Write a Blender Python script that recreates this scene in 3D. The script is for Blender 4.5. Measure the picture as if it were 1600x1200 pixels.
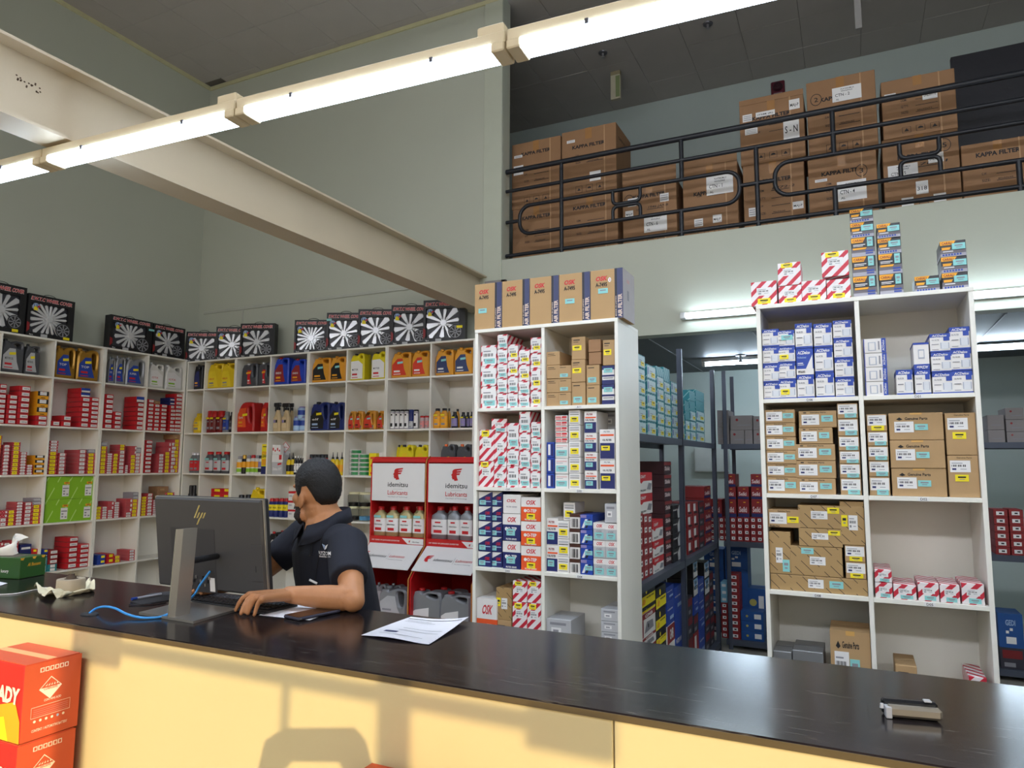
import bpy, math, random
from mathutils import Vector, Matrix, geometry

for o in list(bpy.data.objects): bpy.data.objects.remove(o)
scn = bpy.context.scene
COL = scn.collection
rnd = random.Random(11)
PI = math.pi

# ---------------------------------------------------------------- camera
F = 1103.4                                   # focal length in pixels of the 1600x1200 frame
YAW, PITCH, ROLL = (math.radians(a) for a in (25.81, 6.28, 0.268))
CAMZ = 1.6
S = .916                                     # metres per survey unit (0.6 m ceiling tiles)
fwd = Vector((-math.sin(YAW)*math.cos(PITCH), math.cos(YAW)*math.cos(PITCH), math.sin(PITCH)))
_r = Vector((math.cos(YAW), math.sin(YAW), 0)); _u = _r.cross(fwd)
right = _r*math.cos(ROLL) + _u*math.sin(ROLL); up = -_r*math.sin(ROLL) + _u*math.cos(ROLL)
cam = bpy.data.cameras.new('camera'); camo = bpy.data.objects.new('camera', cam); COL.objects.link(camo)
cam.sensor_width = 36; cam.lens = F*36/1600; cam.clip_start = .02; cam.clip_end = 200
camo.matrix_world = Matrix(((right.x, up.x, -fwd.x, 0), (right.y, up.y, -fwd.y, 0), (right.z, up.z, -fwd.z, CAMZ), (0, 0, 0, 1)))
scn.camera = camo

# ---------------------------------------------------------------- sky, sun, exposure
SUN = Vector((-.607, .718, -.34))
w = bpy.data.worlds.new('sky'); scn.world = w; w.use_nodes = True
nt = w.node_tree; nt.nodes.clear()
wo = nt.nodes.new('ShaderNodeOutputWorld'); bg = nt.nodes.new('ShaderNodeBackground'); sk = nt.nodes.new('ShaderNodeTexSky')
sk.sky_type = 'NISHITA'; sk.sun_disc = False; sk.sun_elevation = math.radians(20); sk.sun_rotation = math.atan2(-SUN.x, -SUN.y)
sk.air_density = 1.0; sk.dust_density = 2.0
hz = nt.nodes.new('ShaderNodeMix'); hz.data_type = 'RGBA'; hz.inputs[0].default_value = .75; hz.inputs[7].default_value = (1.8, 1.86, 1.95, 1)   # bright desert haze
bg.inputs[1].default_value = .16
nt.links.new(sk.outputs[0], hz.inputs[6]); nt.links.new(hz.outputs[2], bg.inputs[0]); nt.links.new(bg.outputs[0], wo.inputs[0])
sl = bpy.data.lights.new('sun', 'SUN'); so = bpy.data.objects.new('sun', sl); COL.objects.link(so)
sl.energy = 2.2; sl.color = (1, .78, .42); sl.angle = math.radians(.3)
so.rotation_euler = SUN.to_track_quat('-Z', 'Y').to_euler(); so.location = (6, -8, 6)
scn.view_settings.view_transform = 'Standard'; scn.view_settings.look = 'None'
scn.view_settings.gamma = 1; scn.view_settings.use_curve_mapping = False
scn.view_settings.exposure = 1.0
LAMP = 13.0                                   # emission of the fluorescent diffusers

# ---------------------------------------------------------------- photograph survey helpers
def ray(x, y): return right*(x-800) - up*(y-600) + fwd*F
def onY(x, y, Y): d = ray(x, y); t = Y/d.y; return Vector((d.x*t, Y, CAMZ+d.z*t))
def onX(x, y, X): d = ray(x, y); t = X/d.x; return Vector((X, d.y*t, CAMZ+d.z*t))
def onZ(x, y, Z): d = ray(x, y); t = (Z-CAMZ)/d.z; return Vector((d.x*t, d.y*t, Z))
def zm(x0, y0, s): return lambda x, y: (x0+x/s, y0+y/s)      # a zoomed view's own pixels

# ---------------------------------------------------------------- materials
MATS = {}
def lin(c):
    if isinstance(c, str): c = [int(c[i:i+2], 16)/255 for i in (0, 2, 4)]
    return [x/12.92 if x <= .04045 else ((x+.055)/1.055)**2.4 for x in c]
def new_mat(name):
    m = bpy.data.materials.new(name); m.use_nodes = True; n = m.node_tree; n.nodes.clear()
    o = n.nodes.new('ShaderNodeOutputMaterial'); b = n.nodes.new('ShaderNodeBsdfPrincipled')
    n.links.new(b.outputs[0], o.inputs[0]); return m, n, b
def mat(name, c='808080', rough=.55, metal=0, var=.10, scale=9, bump=0, bscale=60, emit=0, trans=0, spec=.5, coat=0, ior=1.45):
    if name in MATS: return MATS[name]
    m, n, b = new_mat(name); c = lin(c); N = n.nodes.new; L = n.links.new
    tc = N('ShaderNodeTexCoord'); nz = N('ShaderNodeTexNoise'); nz.inputs['Scale'].default_value = scale; nz.inputs['Detail'].default_value = 3
    L(tc.outputs['Object'], nz.inputs['Vector'])
    mx = N('ShaderNodeMix'); mx.data_type = 'RGBA'
    mx.inputs[6].default_value = [x*(1-var) for x in c]+[1]; mx.inputs[7].default_value = [min(1, x*(1+var)) for x in c]+[1]
    L(nz.outputs['Fac'], mx.inputs[0]); L(mx.outputs[2], b.inputs['Base Color'])
    b.inputs['Roughness'].default_value = rough; b.inputs['Metallic'].default_value = metal
    b.inputs['Specular IOR Level'].default_value = spec; b.inputs['IOR'].default_value = ior
    if coat: b.inputs['Coat Weight'].default_value = coat
    if trans: b.inputs['Transmission Weight'].default_value = trans
    if emit: b.inputs['Emission Strength'].default_value = emit; b.inputs['Emission Color'].default_value = c+[1]
    if bump:
        n2 = N('ShaderNodeTexNoise'); n2.inputs['Scale'].default_value = bscale; n2.inputs['Detail'].default_value = 4
        L(tc.outputs['Object'], n2.inputs['Vector'])
        bp = N('ShaderNodeBump'); bp.inputs['Strength'].default_value = bump; bp.inputs['Distance'].default_value = .01
        L(n2.outputs['Fac'], bp.inputs['Height']); L(bp.outputs[0], b.inputs['Normal'])
    MATS[name] = m; return m
def stripes(name, base, ink, period, duty, kz=1, dash=None, cross=False, rough=.5):
    """printed diagonal stripes; dash breaks them up along their length, cross turns them into diamonds"""
    if name in MATS: return MATS[name]
    m, n, b = new_mat(name); N = n.nodes.new; L = n.links.new
    tc = N('ShaderNodeTexCoord'); sp = N('ShaderNodeSeparateXYZ'); L(tc.outputs['Object'], sp.inputs[0])
    def mth(op, a, c=None):
        k = N('ShaderNodeMath'); k.operation = op
        for i, v in enumerate((a, c)):
            if v is None: continue
            if isinstance(v, (int, float)): k.inputs[i].default_value = v
            else: L(v, k.inputs[i])
        return k.outputs[0]
    xy = mth('ADD', sp.outputs[0], sp.outputs[1]); z = mth('MULTIPLY', sp.outputs[2], kz)
    a = mth('LESS_THAN', mth('FRACT', mth('DIVIDE', mth('ADD', mth('ADD', xy, z), 10), period)), duty)
    if dash: a = mth('MULTIPLY', a, mth('LESS_THAN', mth('FRACT', mth('DIVIDE', mth('ADD', mth('SUBTRACT', xy, z), 10), dash)), .72))
    if cross: a = mth('MULTIPLY', a, mth('LESS_THAN', mth('FRACT', mth('DIVIDE', mth('ADD', mth('SUBTRACT', xy, z), 10), period)), duty))
    mx = N('ShaderNodeMix'); mx.data_type = 'RGBA'; mx.inputs[6].default_value = lin(base)+[1]; mx.inputs[7].default_value = lin(ink)+[1]
    L(a, mx.inputs[0]); L(mx.outputs[2], b.inputs['Base Color']); b.inputs['Roughness'].default_value = rough
    MATS[name] = m; return m

WALL = lambda: mat('wall_paint', 'b8bbac', .75, var=.05, scale=1.2, bump=.06, bscale=40)
WHITE = mat('white_melamine', 'e9e6dc', .42, var=.04, scale=3)
PAPER = mat('white_label', 'e6e4e2', .6, var=.03)
INK = mat('black_ink', '1d1c1f', .6)
GREY = mat('grey_print', '8b8a90', .6)
YEL = mat('yellow_sticker', 'f0dc1e', .55, var=.05)
CYAN = mat('cyan_sticker', '8accca', .55, var=.05)
KRAFT = mat('kraft_board', 'b39268', .75, var=.09, scale=14, bump=.05, bscale=200)
RED = mat('red_board', 'c8202a', .45, var=.08)

# ---------------------------------------------------------------- mesh builder
TXT = {}
def glyphs(s, bold=.012):
    key = (s, bold)
    if key not in TXT:
        cu = bpy.data.curves.new('lettering', 'FONT'); cu.body = s; cu.resolution_u = 2; cu.offset = bold
        ob = bpy.data.objects.new('lettering', cu); me = bpy.data.meshes.new_from_object(ob)
        vs = [(v.co.x, v.co.y) for v in me.vertices]; fs = [tuple(p.vertices) for p in me.polygons]
        bpy.data.objects.remove(ob); bpy.data.curves.remove(cu); bpy.data.meshes.remove(me)
        x0 = min(v[0] for v in vs); x1 = max(v[0] for v in vs)
        TXT[key] = ([((x-x0)/.72, y/.72) for x, y in vs], fs, (x1-x0)/.72)
    return TXT[key]
class MB:
    def __init__(s): s.v = []; s.f = []; s.mi = []; s.sm = []; s.mats = []
    def add(s, vs, fs, m, smooth=False):
        if m not in s.mats: s.mats.append(m)
        k = len(s.v); i = s.mats.index(m); s.v += [tuple(p) for p in vs]
        for f in fs: s.f.append(tuple(k+j for j in f)); s.mi.append(i); s.sm.append(smooth)
        return s
    def box(s, x0, x1, y0, y1, z0, z1, m, c=0):
        lo = (min(x0, x1), min(y0, y1), min(z0, z1)); hi = (max(x0, x1), max(y0, y1), max(z0, z1))
        if c <= 0:
            vs = [((lo, hi)[i & 1][0], (lo, hi)[i >> 1 & 1][1], (lo, hi)[i >> 2 & 1][2]) for i in range(8)]
            return s.add(vs, [(0, 2, 3, 1), (4, 5, 7, 6), (0, 1, 5, 4), (2, 6, 7, 3), (0, 4, 6, 2), (1, 3, 7, 5)], m)
        c = min(c, .45*min(hi[i]-lo[i] for i in range(3))); vs = []; ix = {}
        for b in range(8):
            for a in range(3):
                p = []
                for k in range(3):
                    q = b >> k & 1; p.append((hi[k] if q else lo[k]) + (0 if k == a else (-c if q else c)))
                ix[b, a] = len(vs); vs.append(p)
        fs = []
        for a in range(3):
            p, q = (a+1) % 3, (a+2) % 3
            for t in (0, 1):
                f = [ix[(t << a) | (i << p) | (j << q), a] for i, j in ((0, 0), (1, 0), (1, 1), (0, 1))]
                fs.append(f if t else f[::-1])
            for i in (0, 1):
                for j in (0, 1):
                    b0 = (i << p) | (j << q); b1 = b0 | (1 << a)
                    f = [ix[b0, p], ix[b1, p], ix[b1, q], ix[b0, q]]
                    fs.append(f if i != j else f[::-1])
        for b in range(8):
            f = [ix[b, 0], ix[b, 1], ix[b, 2]]
            fs.append(f if bin(b).count('1') % 2 == 1 else f[::-1])
        return s.add(vs, fs, m)
    def poly(s, pts, m): return s.add(pts, [tuple(range(len(pts)))], m)
    def rect(s, o, u, v, a0, b0, a1, b1, m):
        o, u, v = Vector(o), Vector(u), Vector(v)
        return s.poly([o+u*a+v*b for a, b in ((a0, b0), (a1, b0), (a1, b1), (a0, b1))], m)
    def text(s, t, o, u, v, h, m, width=None, shear=0, center=False, bold=.012):
        gv, gf, gw = glyphs(t, bold); o, u, v = Vector(o), Vector(u), Vector(v)
        kx = h if width is None else width/gw; off = -gw*kx/2 if center else 0
        return s.add([o+u*(x*kx+shear*y*h+off)+v*(y*h) for x, y in gv], gf, m)
    def prism(s, out, d0, d1, m, holes=(), c=0, fr=None, smooth=False):
        """outline in x,z extruded along y from d0 to d1; c rounds the two rims"""
        def off(pl, k):
            n = len(pl); r = []; ar = sum(pl[i][0]*pl[(i+1) % n][1]-pl[(i+1) % n][0]*pl[i][1] for i in range(n))
            sg = 1 if ar > 0 else -1
            for i in range(n):
                a, b, d = pl[i-1], pl[i], pl[(i+1) % n]
                e1 = Vector((b[0]-a[0], b[1]-a[1])); e2 = Vector((d[0]-b[0], d[1]-b[1]))
                if e1.length < 1e-9 or e2.length < 1e-9: r.append(b); continue
                e1.normalize(); e2.normalize(); nn = Vector((-(e1.y+e2.y), e1.x+e2.x))
                if nn.length < 1e-6: r.append(b); continue
                nn.normalize(); r.append((b[0]+nn.x*k*sg, b[1]+nn.y*k*sg))
            return r
        loops = [list(out)]+[list(h) for h in holes]
        ys = [(d0, c), (d0+c, 0), (d1-c, 0), (d1, c)] if c else [(d0, 0), (d1, 0)]
        lay = []
        for y, k in ys: lay.append([[(p[0], y, p[1]) for p in (off(l, k if j == 0 else -k) if k else l)] for j, l in enumerate(loops)])
        for a, b in zip(lay, lay[1:]):
            for la, lb in zip(a, b):
                n = len(la); s.add(la+lb, [(i, (i+1) % n, n+(i+1) % n, n+i) for i in range(n)], m, smooth)
        for q in (lay[0], lay[-1]):
            vs = [Vector(p) for l in q for p in l]
            tr = geometry.tessellate_polygon([[Vector((p[0], p[2], 0)) for p in l] for l in q])
            s.add(vs, [tuple(t) for t in tr], m)
        return s
    def loft(s, rings, m, smooth=True, cap=True):
        n = len(rings[0]); vs = [p for r in rings for p in r]
        fs = [(k*n+i, k*n+(i+1) % n, (k+1)*n+(i+1) % n, (k+1)*n+i) for k in range(len(rings)-1) for i in range(n)]
        s.add(vs, fs, m, smooth)
        if cap: s.add(rings[0], [tuple(range(n))[::-1]], m); s.add(rings[-1], [tuple(range(n))], m)
        return s
    def sect(s, secs, m, n=16, cx=0, cy=0, cap=True):
        """stack of superelliptic cross sections (z, half width, half depth, power)"""
        rs = []
        for q in secs:
            z, a, b = q[:3]; p = q[3] if len(q) > 3 else 2; dx = q[4] if len(q) > 4 else 0; r = []
            for i in range(n):
                t = 2*PI*(i+.5)/n; ct, st = math.cos(t), math.sin(t)
                r.append((cx+dx+a*math.copysign(abs(ct)**(2/p), ct), cy+b*math.copysign(abs(st)**(2/p), st), z))
            rs.append(r)
        return s.loft(rs, m, cap=cap)
    def tube(s, path, r, m, n=8, closed=False):
        P = [Vector(p) for p in path]; rings = []; k = len(P); prev = None
        for i, p in enumerate(P):
            t = (P[(i+1) % k]-P[i-1]) if closed else (P[min(i+1, k-1)]-P[max(i-1, 0)]); t.normalize()
            if prev is None:
                a = Vector((0, 0, 1)) if abs(t.z) < .9 else Vector((1, 0, 0)); a = (a-t*a.dot(t)).normalized()
            else: a = (prev-t*prev.dot(t)).normalized()
            prev = a; b = t.cross(a); rr = r[i] if isinstance(r, (list, tuple)) else r
            rings.append([p+a*rr*math.cos(2*PI*j/n)+b*rr*math.sin(2*PI*j/n) for j in range(n)])
        if closed: rings.append(rings[0])
        return s.loft(rings, m, cap=not closed)
    def mesh(s, name='mesh'):
        me = bpy.data.meshes.new(name); me.from_pydata(s.v, [], s.f)
        for m in s.mats: me.materials.append(m)
        me.polygons.foreach_set('material_index', s.mi); me.polygons.foreach_set('use_smooth', s.sm); me.update()
        return me
def smooth_poly(pts, it=1):
    for _ in range(it):
        q = []
        for i in range(len(pts)):
            a, b = pts[i], pts[(i+1) % len(pts)]
            q += [(a[0]*.78+b[0]*.22, a[1]*.78+b[1]*.22), (a[0]*.22+b[0]*.78, a[1]*.22+b[1]*.78)]
        pts = q
    return pts

# ---------------------------------------------------------------- objects
LABELS = {}
def link(name, data, loc=(0, 0, 0), rz=0, parent=None):
    o = bpy.data.objects.new(name, data); COL.objects.link(o); o.location = loc; o.rotation_euler = (0, 0, rz)
    if parent: o.parent = parent
    return o
def tag(o, label, cat, group=None):
    o['label'] = label; o['category'] = cat
    if group: o['group'] = group
    LABELS.setdefault(label, []).append(o.name); return o
def thing(name, label, cat, loc=(0, 0, 0), rz=0, group=None, mesh=None):
    return tag(link(name, mesh.mesh(name) if isinstance(mesh, MB) else mesh, loc, rz), label, cat, group)
def part(name, mb, parent, loc=(0, 0, 0), rz=0, label=None):
    o = link(name, mb.mesh(name) if isinstance(mb, MB) else mb, loc, rz, parent)
    if label: o['label'] = label
    return o
def struct(name, mb, parent=None, loc=(0, 0, 0)):
    o = link(name, mb.mesh(name) if isinstance(mb, MB) else mb, loc, 0, parent)
    if not parent: o['kind'] = 'structure'
    return o
ORD = ['bottom', 'second', 'third', 'fourth', 'fifth', 'sixth', 'seventh', 'eighth', 'ninth', 'tenth', 'eleventh', 'twelfth']
NTH = ['first', 'second', 'third', 'fourth', 'fifth', 'sixth', 'seventh', 'eighth', 'ninth', 'tenth', 'eleventh', 'twelfth']
# ================================================================ the room
YW, XW, CEIL, YM = 6.045, -7.236, 6.354, 8.82
XR, YF = 3.4, -2.0                            # right wall and shop front, out of view
FLOOR = mat('floor_tile', '8f8a80', .35, var=.08, scale=2)
struct('floor', MB().box(XW-.2, XR+.2, YF-.2, YM+.2, -.1, 0, FLOOR))
# mezzanine floor, bulkhead and opening
ZO, ZB, XO = 3.57, 2.712, -3.04               # opening sill, bulkhead underside, opening's left jamb
wb = MB(); W = WALL()
wb.box(XW-.15, XO, YW, YW+.16, 0, CEIL+.02, W)
wb.box(XO, XR, YW, YW+.16, ZB, ZO, W)
struct('wall_back', wb)
struct('wall_left', MB().box(XW-.15, XW, YF-.2, YW, 0, CEIL+.02, W))
struct('wall_right', MB().box(XR, XR+.15, YF-.2, YM+.15, 0, CEIL+.02, W))
struct('wall_rear', MB().box(XW-.15, XR, YM, YM+.15, 0, CEIL+.02, mat('rear_wall_paint', 'b2bdb8', .75, var=.04, scale=1)))
struct('wall_mezzanine', MB().box(XW-.15, XW, YW+.16, YM, ZO, CEIL+.02, W))
struct('wall_storeroom', MB().box(XO-.16, XO, YW+.16, YM, 0, ZB, W))
struct('floor_mezzanine', MB().box(XW, XR, YW+.16, YM, ZB+.02, ZO-.005, mat('mezzanine_slab', '7d7a74', .8)))
# ceiling: a backing with separate 0.6 m tiles
CT = mat('ceiling_tile', 'b2ada8', .85, var=.06, scale=3)
ceil = struct('ceiling', MB().box(XW-.15, XR+.15, YF-.2, YM+.15, CEIL+.012, CEIL+.1, mat('ceiling_void', '6e6a64', .9)))
tm = MB().box(-.2985, .2985, -.2985, .2985, 0, .012, CT, .002).mesh('ceiling_tile'); n = 0
for i in range(-14, 7):
    for j in range(-1, 16):
        x, y = -.335+.6*i-.3, 4.74+.6*(j-6)+.3-.005
        if x-.25 < XW or x+.29 > XR or y+.29 > YM or y < 2.2 or (y < 6 and x > -.5): continue
        if n < 300:
            t = part('ceiling_tile', tm, ceil, (x, y, CEIL-.004+rnd.uniform(-.003, .003))); n += 1
for i in range(-14, 7):
    x = -.335+.6*i-.3
    if x-.25 > XW and x+.29 < XR: part('ceiling_tile', MB().box(x-.2985, x+.2985, 8.3365, YM, CEIL-.004, CEIL+.008, CT, .002), ceil)
xl = [-.335+.6*i-.3 for i in range(-14, 7) if -.335+.6*i-.3-.25 > XW][0]-.3
for j in range(-1, 12):
    y = 4.74+.6*(j-6)+.295
    if 2.2 < y < 6: part('ceiling_tile', MB().box(XW, xl-.0015, y-.2985, y+.2985, CEIL-.004, CEIL+.008, CT, .002), ceil)
# painted cove line where walls meet the ceiling
tr = MB(); TRIM = mat('cove_paint', 'c3bf98', .7)
tr.box(XW, XO-.02, YW-.018, YW, CEIL-.05, CEIL-.004, TRIM); struct('trim_1', tr)
struct('trim_2', MB().box(XW, XW+.018, .0, YW-.018, CEIL-.05, CEIL-.004, TRIM))
# casing strip up the wall beside the opening and conduit low on the back wall
struct('trim_3', MB().box(-3.245, XO, YW-.02, YW, 2.9, CEIL-.05, mat('casing_paint', 'bcc0af', .7, var=.04), .004))
pt = MB(); a, b = onY(318, 489, YW-.01), onY(640, 452, YW-.01)
pt.box(a.x, -3.3, YW-.012, YW, a.z-.018, a.z+.018, mat('conduit_paint', 'b4b6ab', .6), .004)
for px_ in (379,):
    q = onY(px_, 490, YW-.01); pt.box(q.x-.012, q.x+.012, YW-.012, YW, 2.4, a.z-.018, mat('conduit_paint'), .003)
struct('trim_4', pt)
# ceiling of the store room under the mezzanine
uc = struct('ceiling_storeroom', MB().box(XO, XR, YW+.16, YM, ZB+.002, ZB+.02, mat('dark_soffit', '5d6166', .6, var=.08, scale=1.5)))
SJ = mat('soffit_joint', '83878b', .6)
for i in range(8):
    x = XO+.5+i*.9
    part('joint_strip', MB().box(x-.006, x+.006, YW+.2, YM, ZB-.002, ZB+.004, SJ), uc)
# front of the shop, behind the camera: glazed doors under a header
FR = mat('door_frame', '55504a', .4, metal=.6)
wf = MB(); HD = 2.80
wf.box(XW-.15, XR, YF-.15, YF, HD, CEIL+.02, W); wf.box(XW-.15, -6.6, YF-.15, YF, 0, HD, W); wf.box(3.1, XR, YF-.15, YF, 0, HD, W)
struct('wall_front', wf)
struct('ground', MB().box(-40, 40, -60, YF-.15, -.15, -.05, mat('pavement', 'b9ab92', .9, var=.1, scale=1)))
# shop door behind the camera (its bars and plates throw the shadows on the counter front)
YC0, YC1, ZC = 1.305, 1.837, 1.142            # counter front, back, top
def unshadow(x, y):
    p = onY(x, y, YC0+.01); t = (p.y-(YF-.05))/SUN.y; return p-SUN*t
dm = MB()
a, b = unshadow(118, 972), unshadow(187, 1045); dm.box(a.x, b.x, YF-.06, YF-.04, b.z, a.z, FR, .004)
c_, d_ = unshadow(822, 1102), unshadow(957, 1192); dm.box(c_.x, d_.x, YF-.06, YF-.04, d_.z, c_.z, FR, .004)
e0, e1 = unshadow(187, 1011), unshadow(822, 1128); dm.box(e0.x, e1.x, YF-.065, YF-.035, (e0.z+e1.z)/2-.016, (e0.z+e1.z)/2+.016, FR, .006)
g = unshadow(447, 1100); dm.box(g.x-.006, g.x+.006, YF-.06, YF-.045, 0, (e0.z+e1.z)/2, FR)
g2 = unshadow(126, 1100); dm.box(g2.x-.025, g2.x+.015, YF-.07, YF-.03, 0, HD, FR, .004)
dm.box(1.9, 1.96, YF-.07, YF-.03, 0, HD, FR, .004); dm.box(-6.6, 3.1, YF-.07, YF-.03, HD-.05, HD, FR, .004)
struct('door_1', dm)

# ================================================================ steel beam
BE = mat('beam_paint', 'cdbfa6', .55, var=.07, scale=2.5, bump=.05)
bx0, bx1, bz0, bz1 = -3.375, -3.195, 3.065, 3.42
bm = MB(); t = .014; by0, by1 = -1.9, YW-.005
bm.box(bx0, bx1, by0, by1, bz0, bz0+t, BE); bm.box(bx0, bx1, by0, by1, bz1-t, bz1, BE)
bm.box((bx0+bx1)/2-.006, (bx0+bx1)/2+.006, by0, by1, bz0+t, bz1-t, BE)
beam = thing('steel_beam', 'cream painted steel I-beam running across the shop above the shelves', 'beam', mesh=bm)
RST = mat('rust', '4d3a2a', .9)
rs = MB()
for (x, y) in ((30, 124), (44, 131), (58, 138)):
    p = onX(x, y, (bx0+bx1)/2+.0075)
    for k in range(7):
        q = rnd.uniform(0, 6.28); r = rnd.uniform(.004, .02); rs.poly([(p.x, p.y+r*math.cos(q)+.005*math.cos(h), p.z+r*math.sin(q)+.004*math.sin(h)) for h in (0, 1.2, 2.5, 3.8, 5)], RST)
part('rust_spots', rs, beam)
bk = MB(); BR = mat('bracket_grey', '9a9694', .6)
bk.box(bx1-.01, bx1+.22, YW-.05, YW-.02, 3.30, 3.36, BR, .004); bk.box(bx1+.17, bx1+.22, YW-.05, YW-.02, 3.0, 3.36, BR, .004)
part('bracket', bk, beam)

# ================================================================ fluorescent lights
TUBE = mat('lit_diffuser', 'd2e6ff', .4, emit=LAMP, var=0)
LH = mat('lamp_housing', 'd8c9a8', .45, var=.03)
DK = mat('dark_clip', '4a4a50', .5)
def fixture(label, L, loc, rz, group, hanger=False, dif=None):
    """housing rail, end caps and a prismatic diffuser, origin at the left end, underside of the diffuser"""
    t = thing('fluorescent_lamp', label, 'lamp', loc, rz, group)
    h = MB(); h.box(0, L, -.042, .042, .027, .072, LH, .004); part('housing', h, t)
    d = MB(); d.loft([[(x, y, z) for y, z in ((-.046, .028), (-.046, .010), (-.038, 0), (.038, 0), (.046, .010), (.046, .028))] for x in (.05, L-.05)], dif or TUBE, smooth=False)
    part('diffuser', d, t)
    for x in (0, L-.05):
        part('end_cap', MB().box(x, x+.05, -.049, .049, -.003, .029, LH, .004), t)
    for x in (.28, L-.28): part('clip', MB().box(x-.006, x+.006, -.05, -.044, .016, .034, DK), t)
    if hanger: part('hanger_block', MB().box(L-.11, L-.01, -.03, .05, .072, .112, LH, .005), t)
    return t
ANG = math.radians(2.6); u = Vector((math.cos(ANG), math.sin(ANG), 0))
o = Vector((-3.362, 1.930, 2.974))
names = ['ceiling lamp diffuser at upper left, crossing under the steel beam', 'long lit ceiling lamp between the beam and the mezzanine column', 'lit ceiling lamp at the top, in front of the mezzanine', 'lit ceiling lamp at the far left edge of the frame', 'ceiling lamp at the right end of the long row, outside the frame']
for k, (i, hg) in enumerate(((0, True), (1, True), (2, True), (-1, False), (3, False))):
    fixture(names[k], 1.178, o+u*(1.186*i), ANG, 'row of fluorescent lamps under the beam', hg)
fixture('ceiling lamp beyond the far left edge of the row', 1.178, o+u*(1.186*-2), ANG, 'row of fluorescent lamps under the beam')
# added pendant row, unseen above the frame, to brighten walls and mezzanine
HI = mat('added_fill_pendant', 'ecf3ff', .4, emit=LAMP*2.5, var=0)
for i in range(5):
    t = fixture('added fill pendant, %s from the left, unseen above the staff aisle' % NTH[i], 1.145, (-3.0+1.25*i, 2.6, 5.2), 0, 'added fill pendants above the aisle', dif=HI)
    for x in (.2, .95): part('hanger_rod', MB().tube([(x, 0, .072), (x, 0, CEIL-5.2)], .005, DK, 6), t)
# fill lamps added over the door behind the camera, lighting the shelf fronts
FL = mat('added_fill_front', 'f2f4ff', .4, emit=LAMP*1.3, var=0)
for i in range(6):
    t = fixture('added fill lamp, %s from the left, unseen over the door' % NTH[i], 1.3, (-5.2+1.36*i, -1.88, 3.9), 0, 'added fill lamps over the door', dif=FL)
    t.scale = (1, 2, 2); t.rotation_euler = (math.radians(50), 0, 0)
TB = mat('lit_tube', 'dcefff', .3, emit=LAMP*1.0, var=0)
TB2 = mat('lit_store_tube', 'dcefff', .3, emit=LAMP*2.5, var=0)
def batten(label, x0, x1, y, z, group, tube=None):
    t = thing('batten_lamp', label, 'lamp', (x0, y, z), 0, group); L = x1-x0
    part('base', MB().box(0, L, .0, .03, -.03, .03, mat('batten_white', 'd5d7d6', .5), .003), t)
    part('tube', MB().tube([(.05, -.02, 0), (L-.05, -.02, 0)], .022, tube or TB, 10), t)
    for x in (0, L-.05): part('end_cap', MB().box(x, x+.05, -.035, 0, -.028, .028, mat('batten_white'), .004), t)
a = onY(1063, 494, 6.0); b = onY(1300, 474, 6.0)
batten('lit batten lamp on the bulkhead between the two white shelves', a.x, b.x+.05, 6.012, a.z, 'batten lamps on the bulkhead')
a = onY(1450, 467, 6.0)
batten('lit batten lamp on the bulkhead at the right edge', a.x, a.x+1.2, 6.012, onY(1520, 461, 6.0).z, 'batten lamps on the bulkhead')
a = onZ(1097, 568, ZB-.05); t = thing('batten_lamp', 'lit batten lamp under the dark store room ceiling', 'lamp', (a.x, a.y, ZB-.05), 0)
part('base', MB().box(0, 1.2, -.04, .04, .01, .048, mat('batten_white'), .003), t); part('tube', MB().tube([(.04, 0, -.01), (1.16, 0, -.01)], .02, TB2, 10), t)
for x in (0, 1.16): part('end_cap', MB().box(x, x+.04, -.03, .03, -.035, .012, mat('batten_white'), .004), t)
batten('lit batten lamp further back in the store room', .6, 1.8, 7.6, ZB-.06, None, TB2)

# ================================================================ counter
def counter_top_mat():
    m, n, b = new_mat('dark_laminate'); N = n.nodes.new; L = n.links.new
    tc = N('ShaderNodeTexCoord'); nz = N('ShaderNodeTexNoise'); nz.inputs['Scale'].default_value = 3; nz.inputs['Detail'].default_value = 6
    L(tc.outputs['Object'], nz.inputs['Vector']); cr = N('ShaderNodeValToRGB')
    cr.color_ramp.elements[0].position = .35; cr.color_ramp.elements[0].color = lin('120f11')+[1]; cr.color_ramp.elements[1].position = .7; cr.color_ramp.elements[1].color = lin('241f21')+[1]
    L(nz.outputs['Fac'], cr.inputs[0])
    mp = N('ShaderNodeMapping'); mp.inputs['Rotation'].default_value = (0, 0, .5); mp.inputs['Scale'].default_value = (4, 60, 1); L(tc.outputs['Object'], mp.inputs[0])
    sc = N('ShaderNodeTexNoise'); sc.inputs['Scale'].default_value = 2.2; sc.inputs['Detail'].default_value = 8; sc.inputs['Distortion'].default_value = 1.5; L(mp.outputs[0], sc.inputs['Vector'])
    r2 = N('ShaderNodeValToRGB'); r2.color_ramp.elements[0].position = .58; r2.color_ramp.elements[1].position = .74; L(sc.outputs['Fac'], r2.inputs[0])
    mx = N('ShaderNodeMix'); mx.data_type = 'RGBA'; mx.inputs[7].default_value = lin('7a7268')+[1]
    mu = N('ShaderNodeMath'); mu.operation = 'MULTIPLY'; mu.inputs[1].default_value = .42; L(r2.outputs[0], mu.inputs[0]); L(mu.outputs[0], mx.inputs[0])
    L(cr.outputs[0], mx.inputs[6]); L(mx.outputs[2], b.inputs['Base Color'])
    mr = N('ShaderNodeMapRange'); mr.inputs[3].default_value = .10; mr.inputs[4].default_value = .24; L(nz.outputs['Fac'], mr.inputs[0]); L(mr.outputs[0], b.inputs['Roughness'])
    b.inputs['Specular IOR Level'].default_value = .2
    return m
CP = mat('counter_panel', 'c9b98c', .5, var=.04, scale=4)
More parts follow.
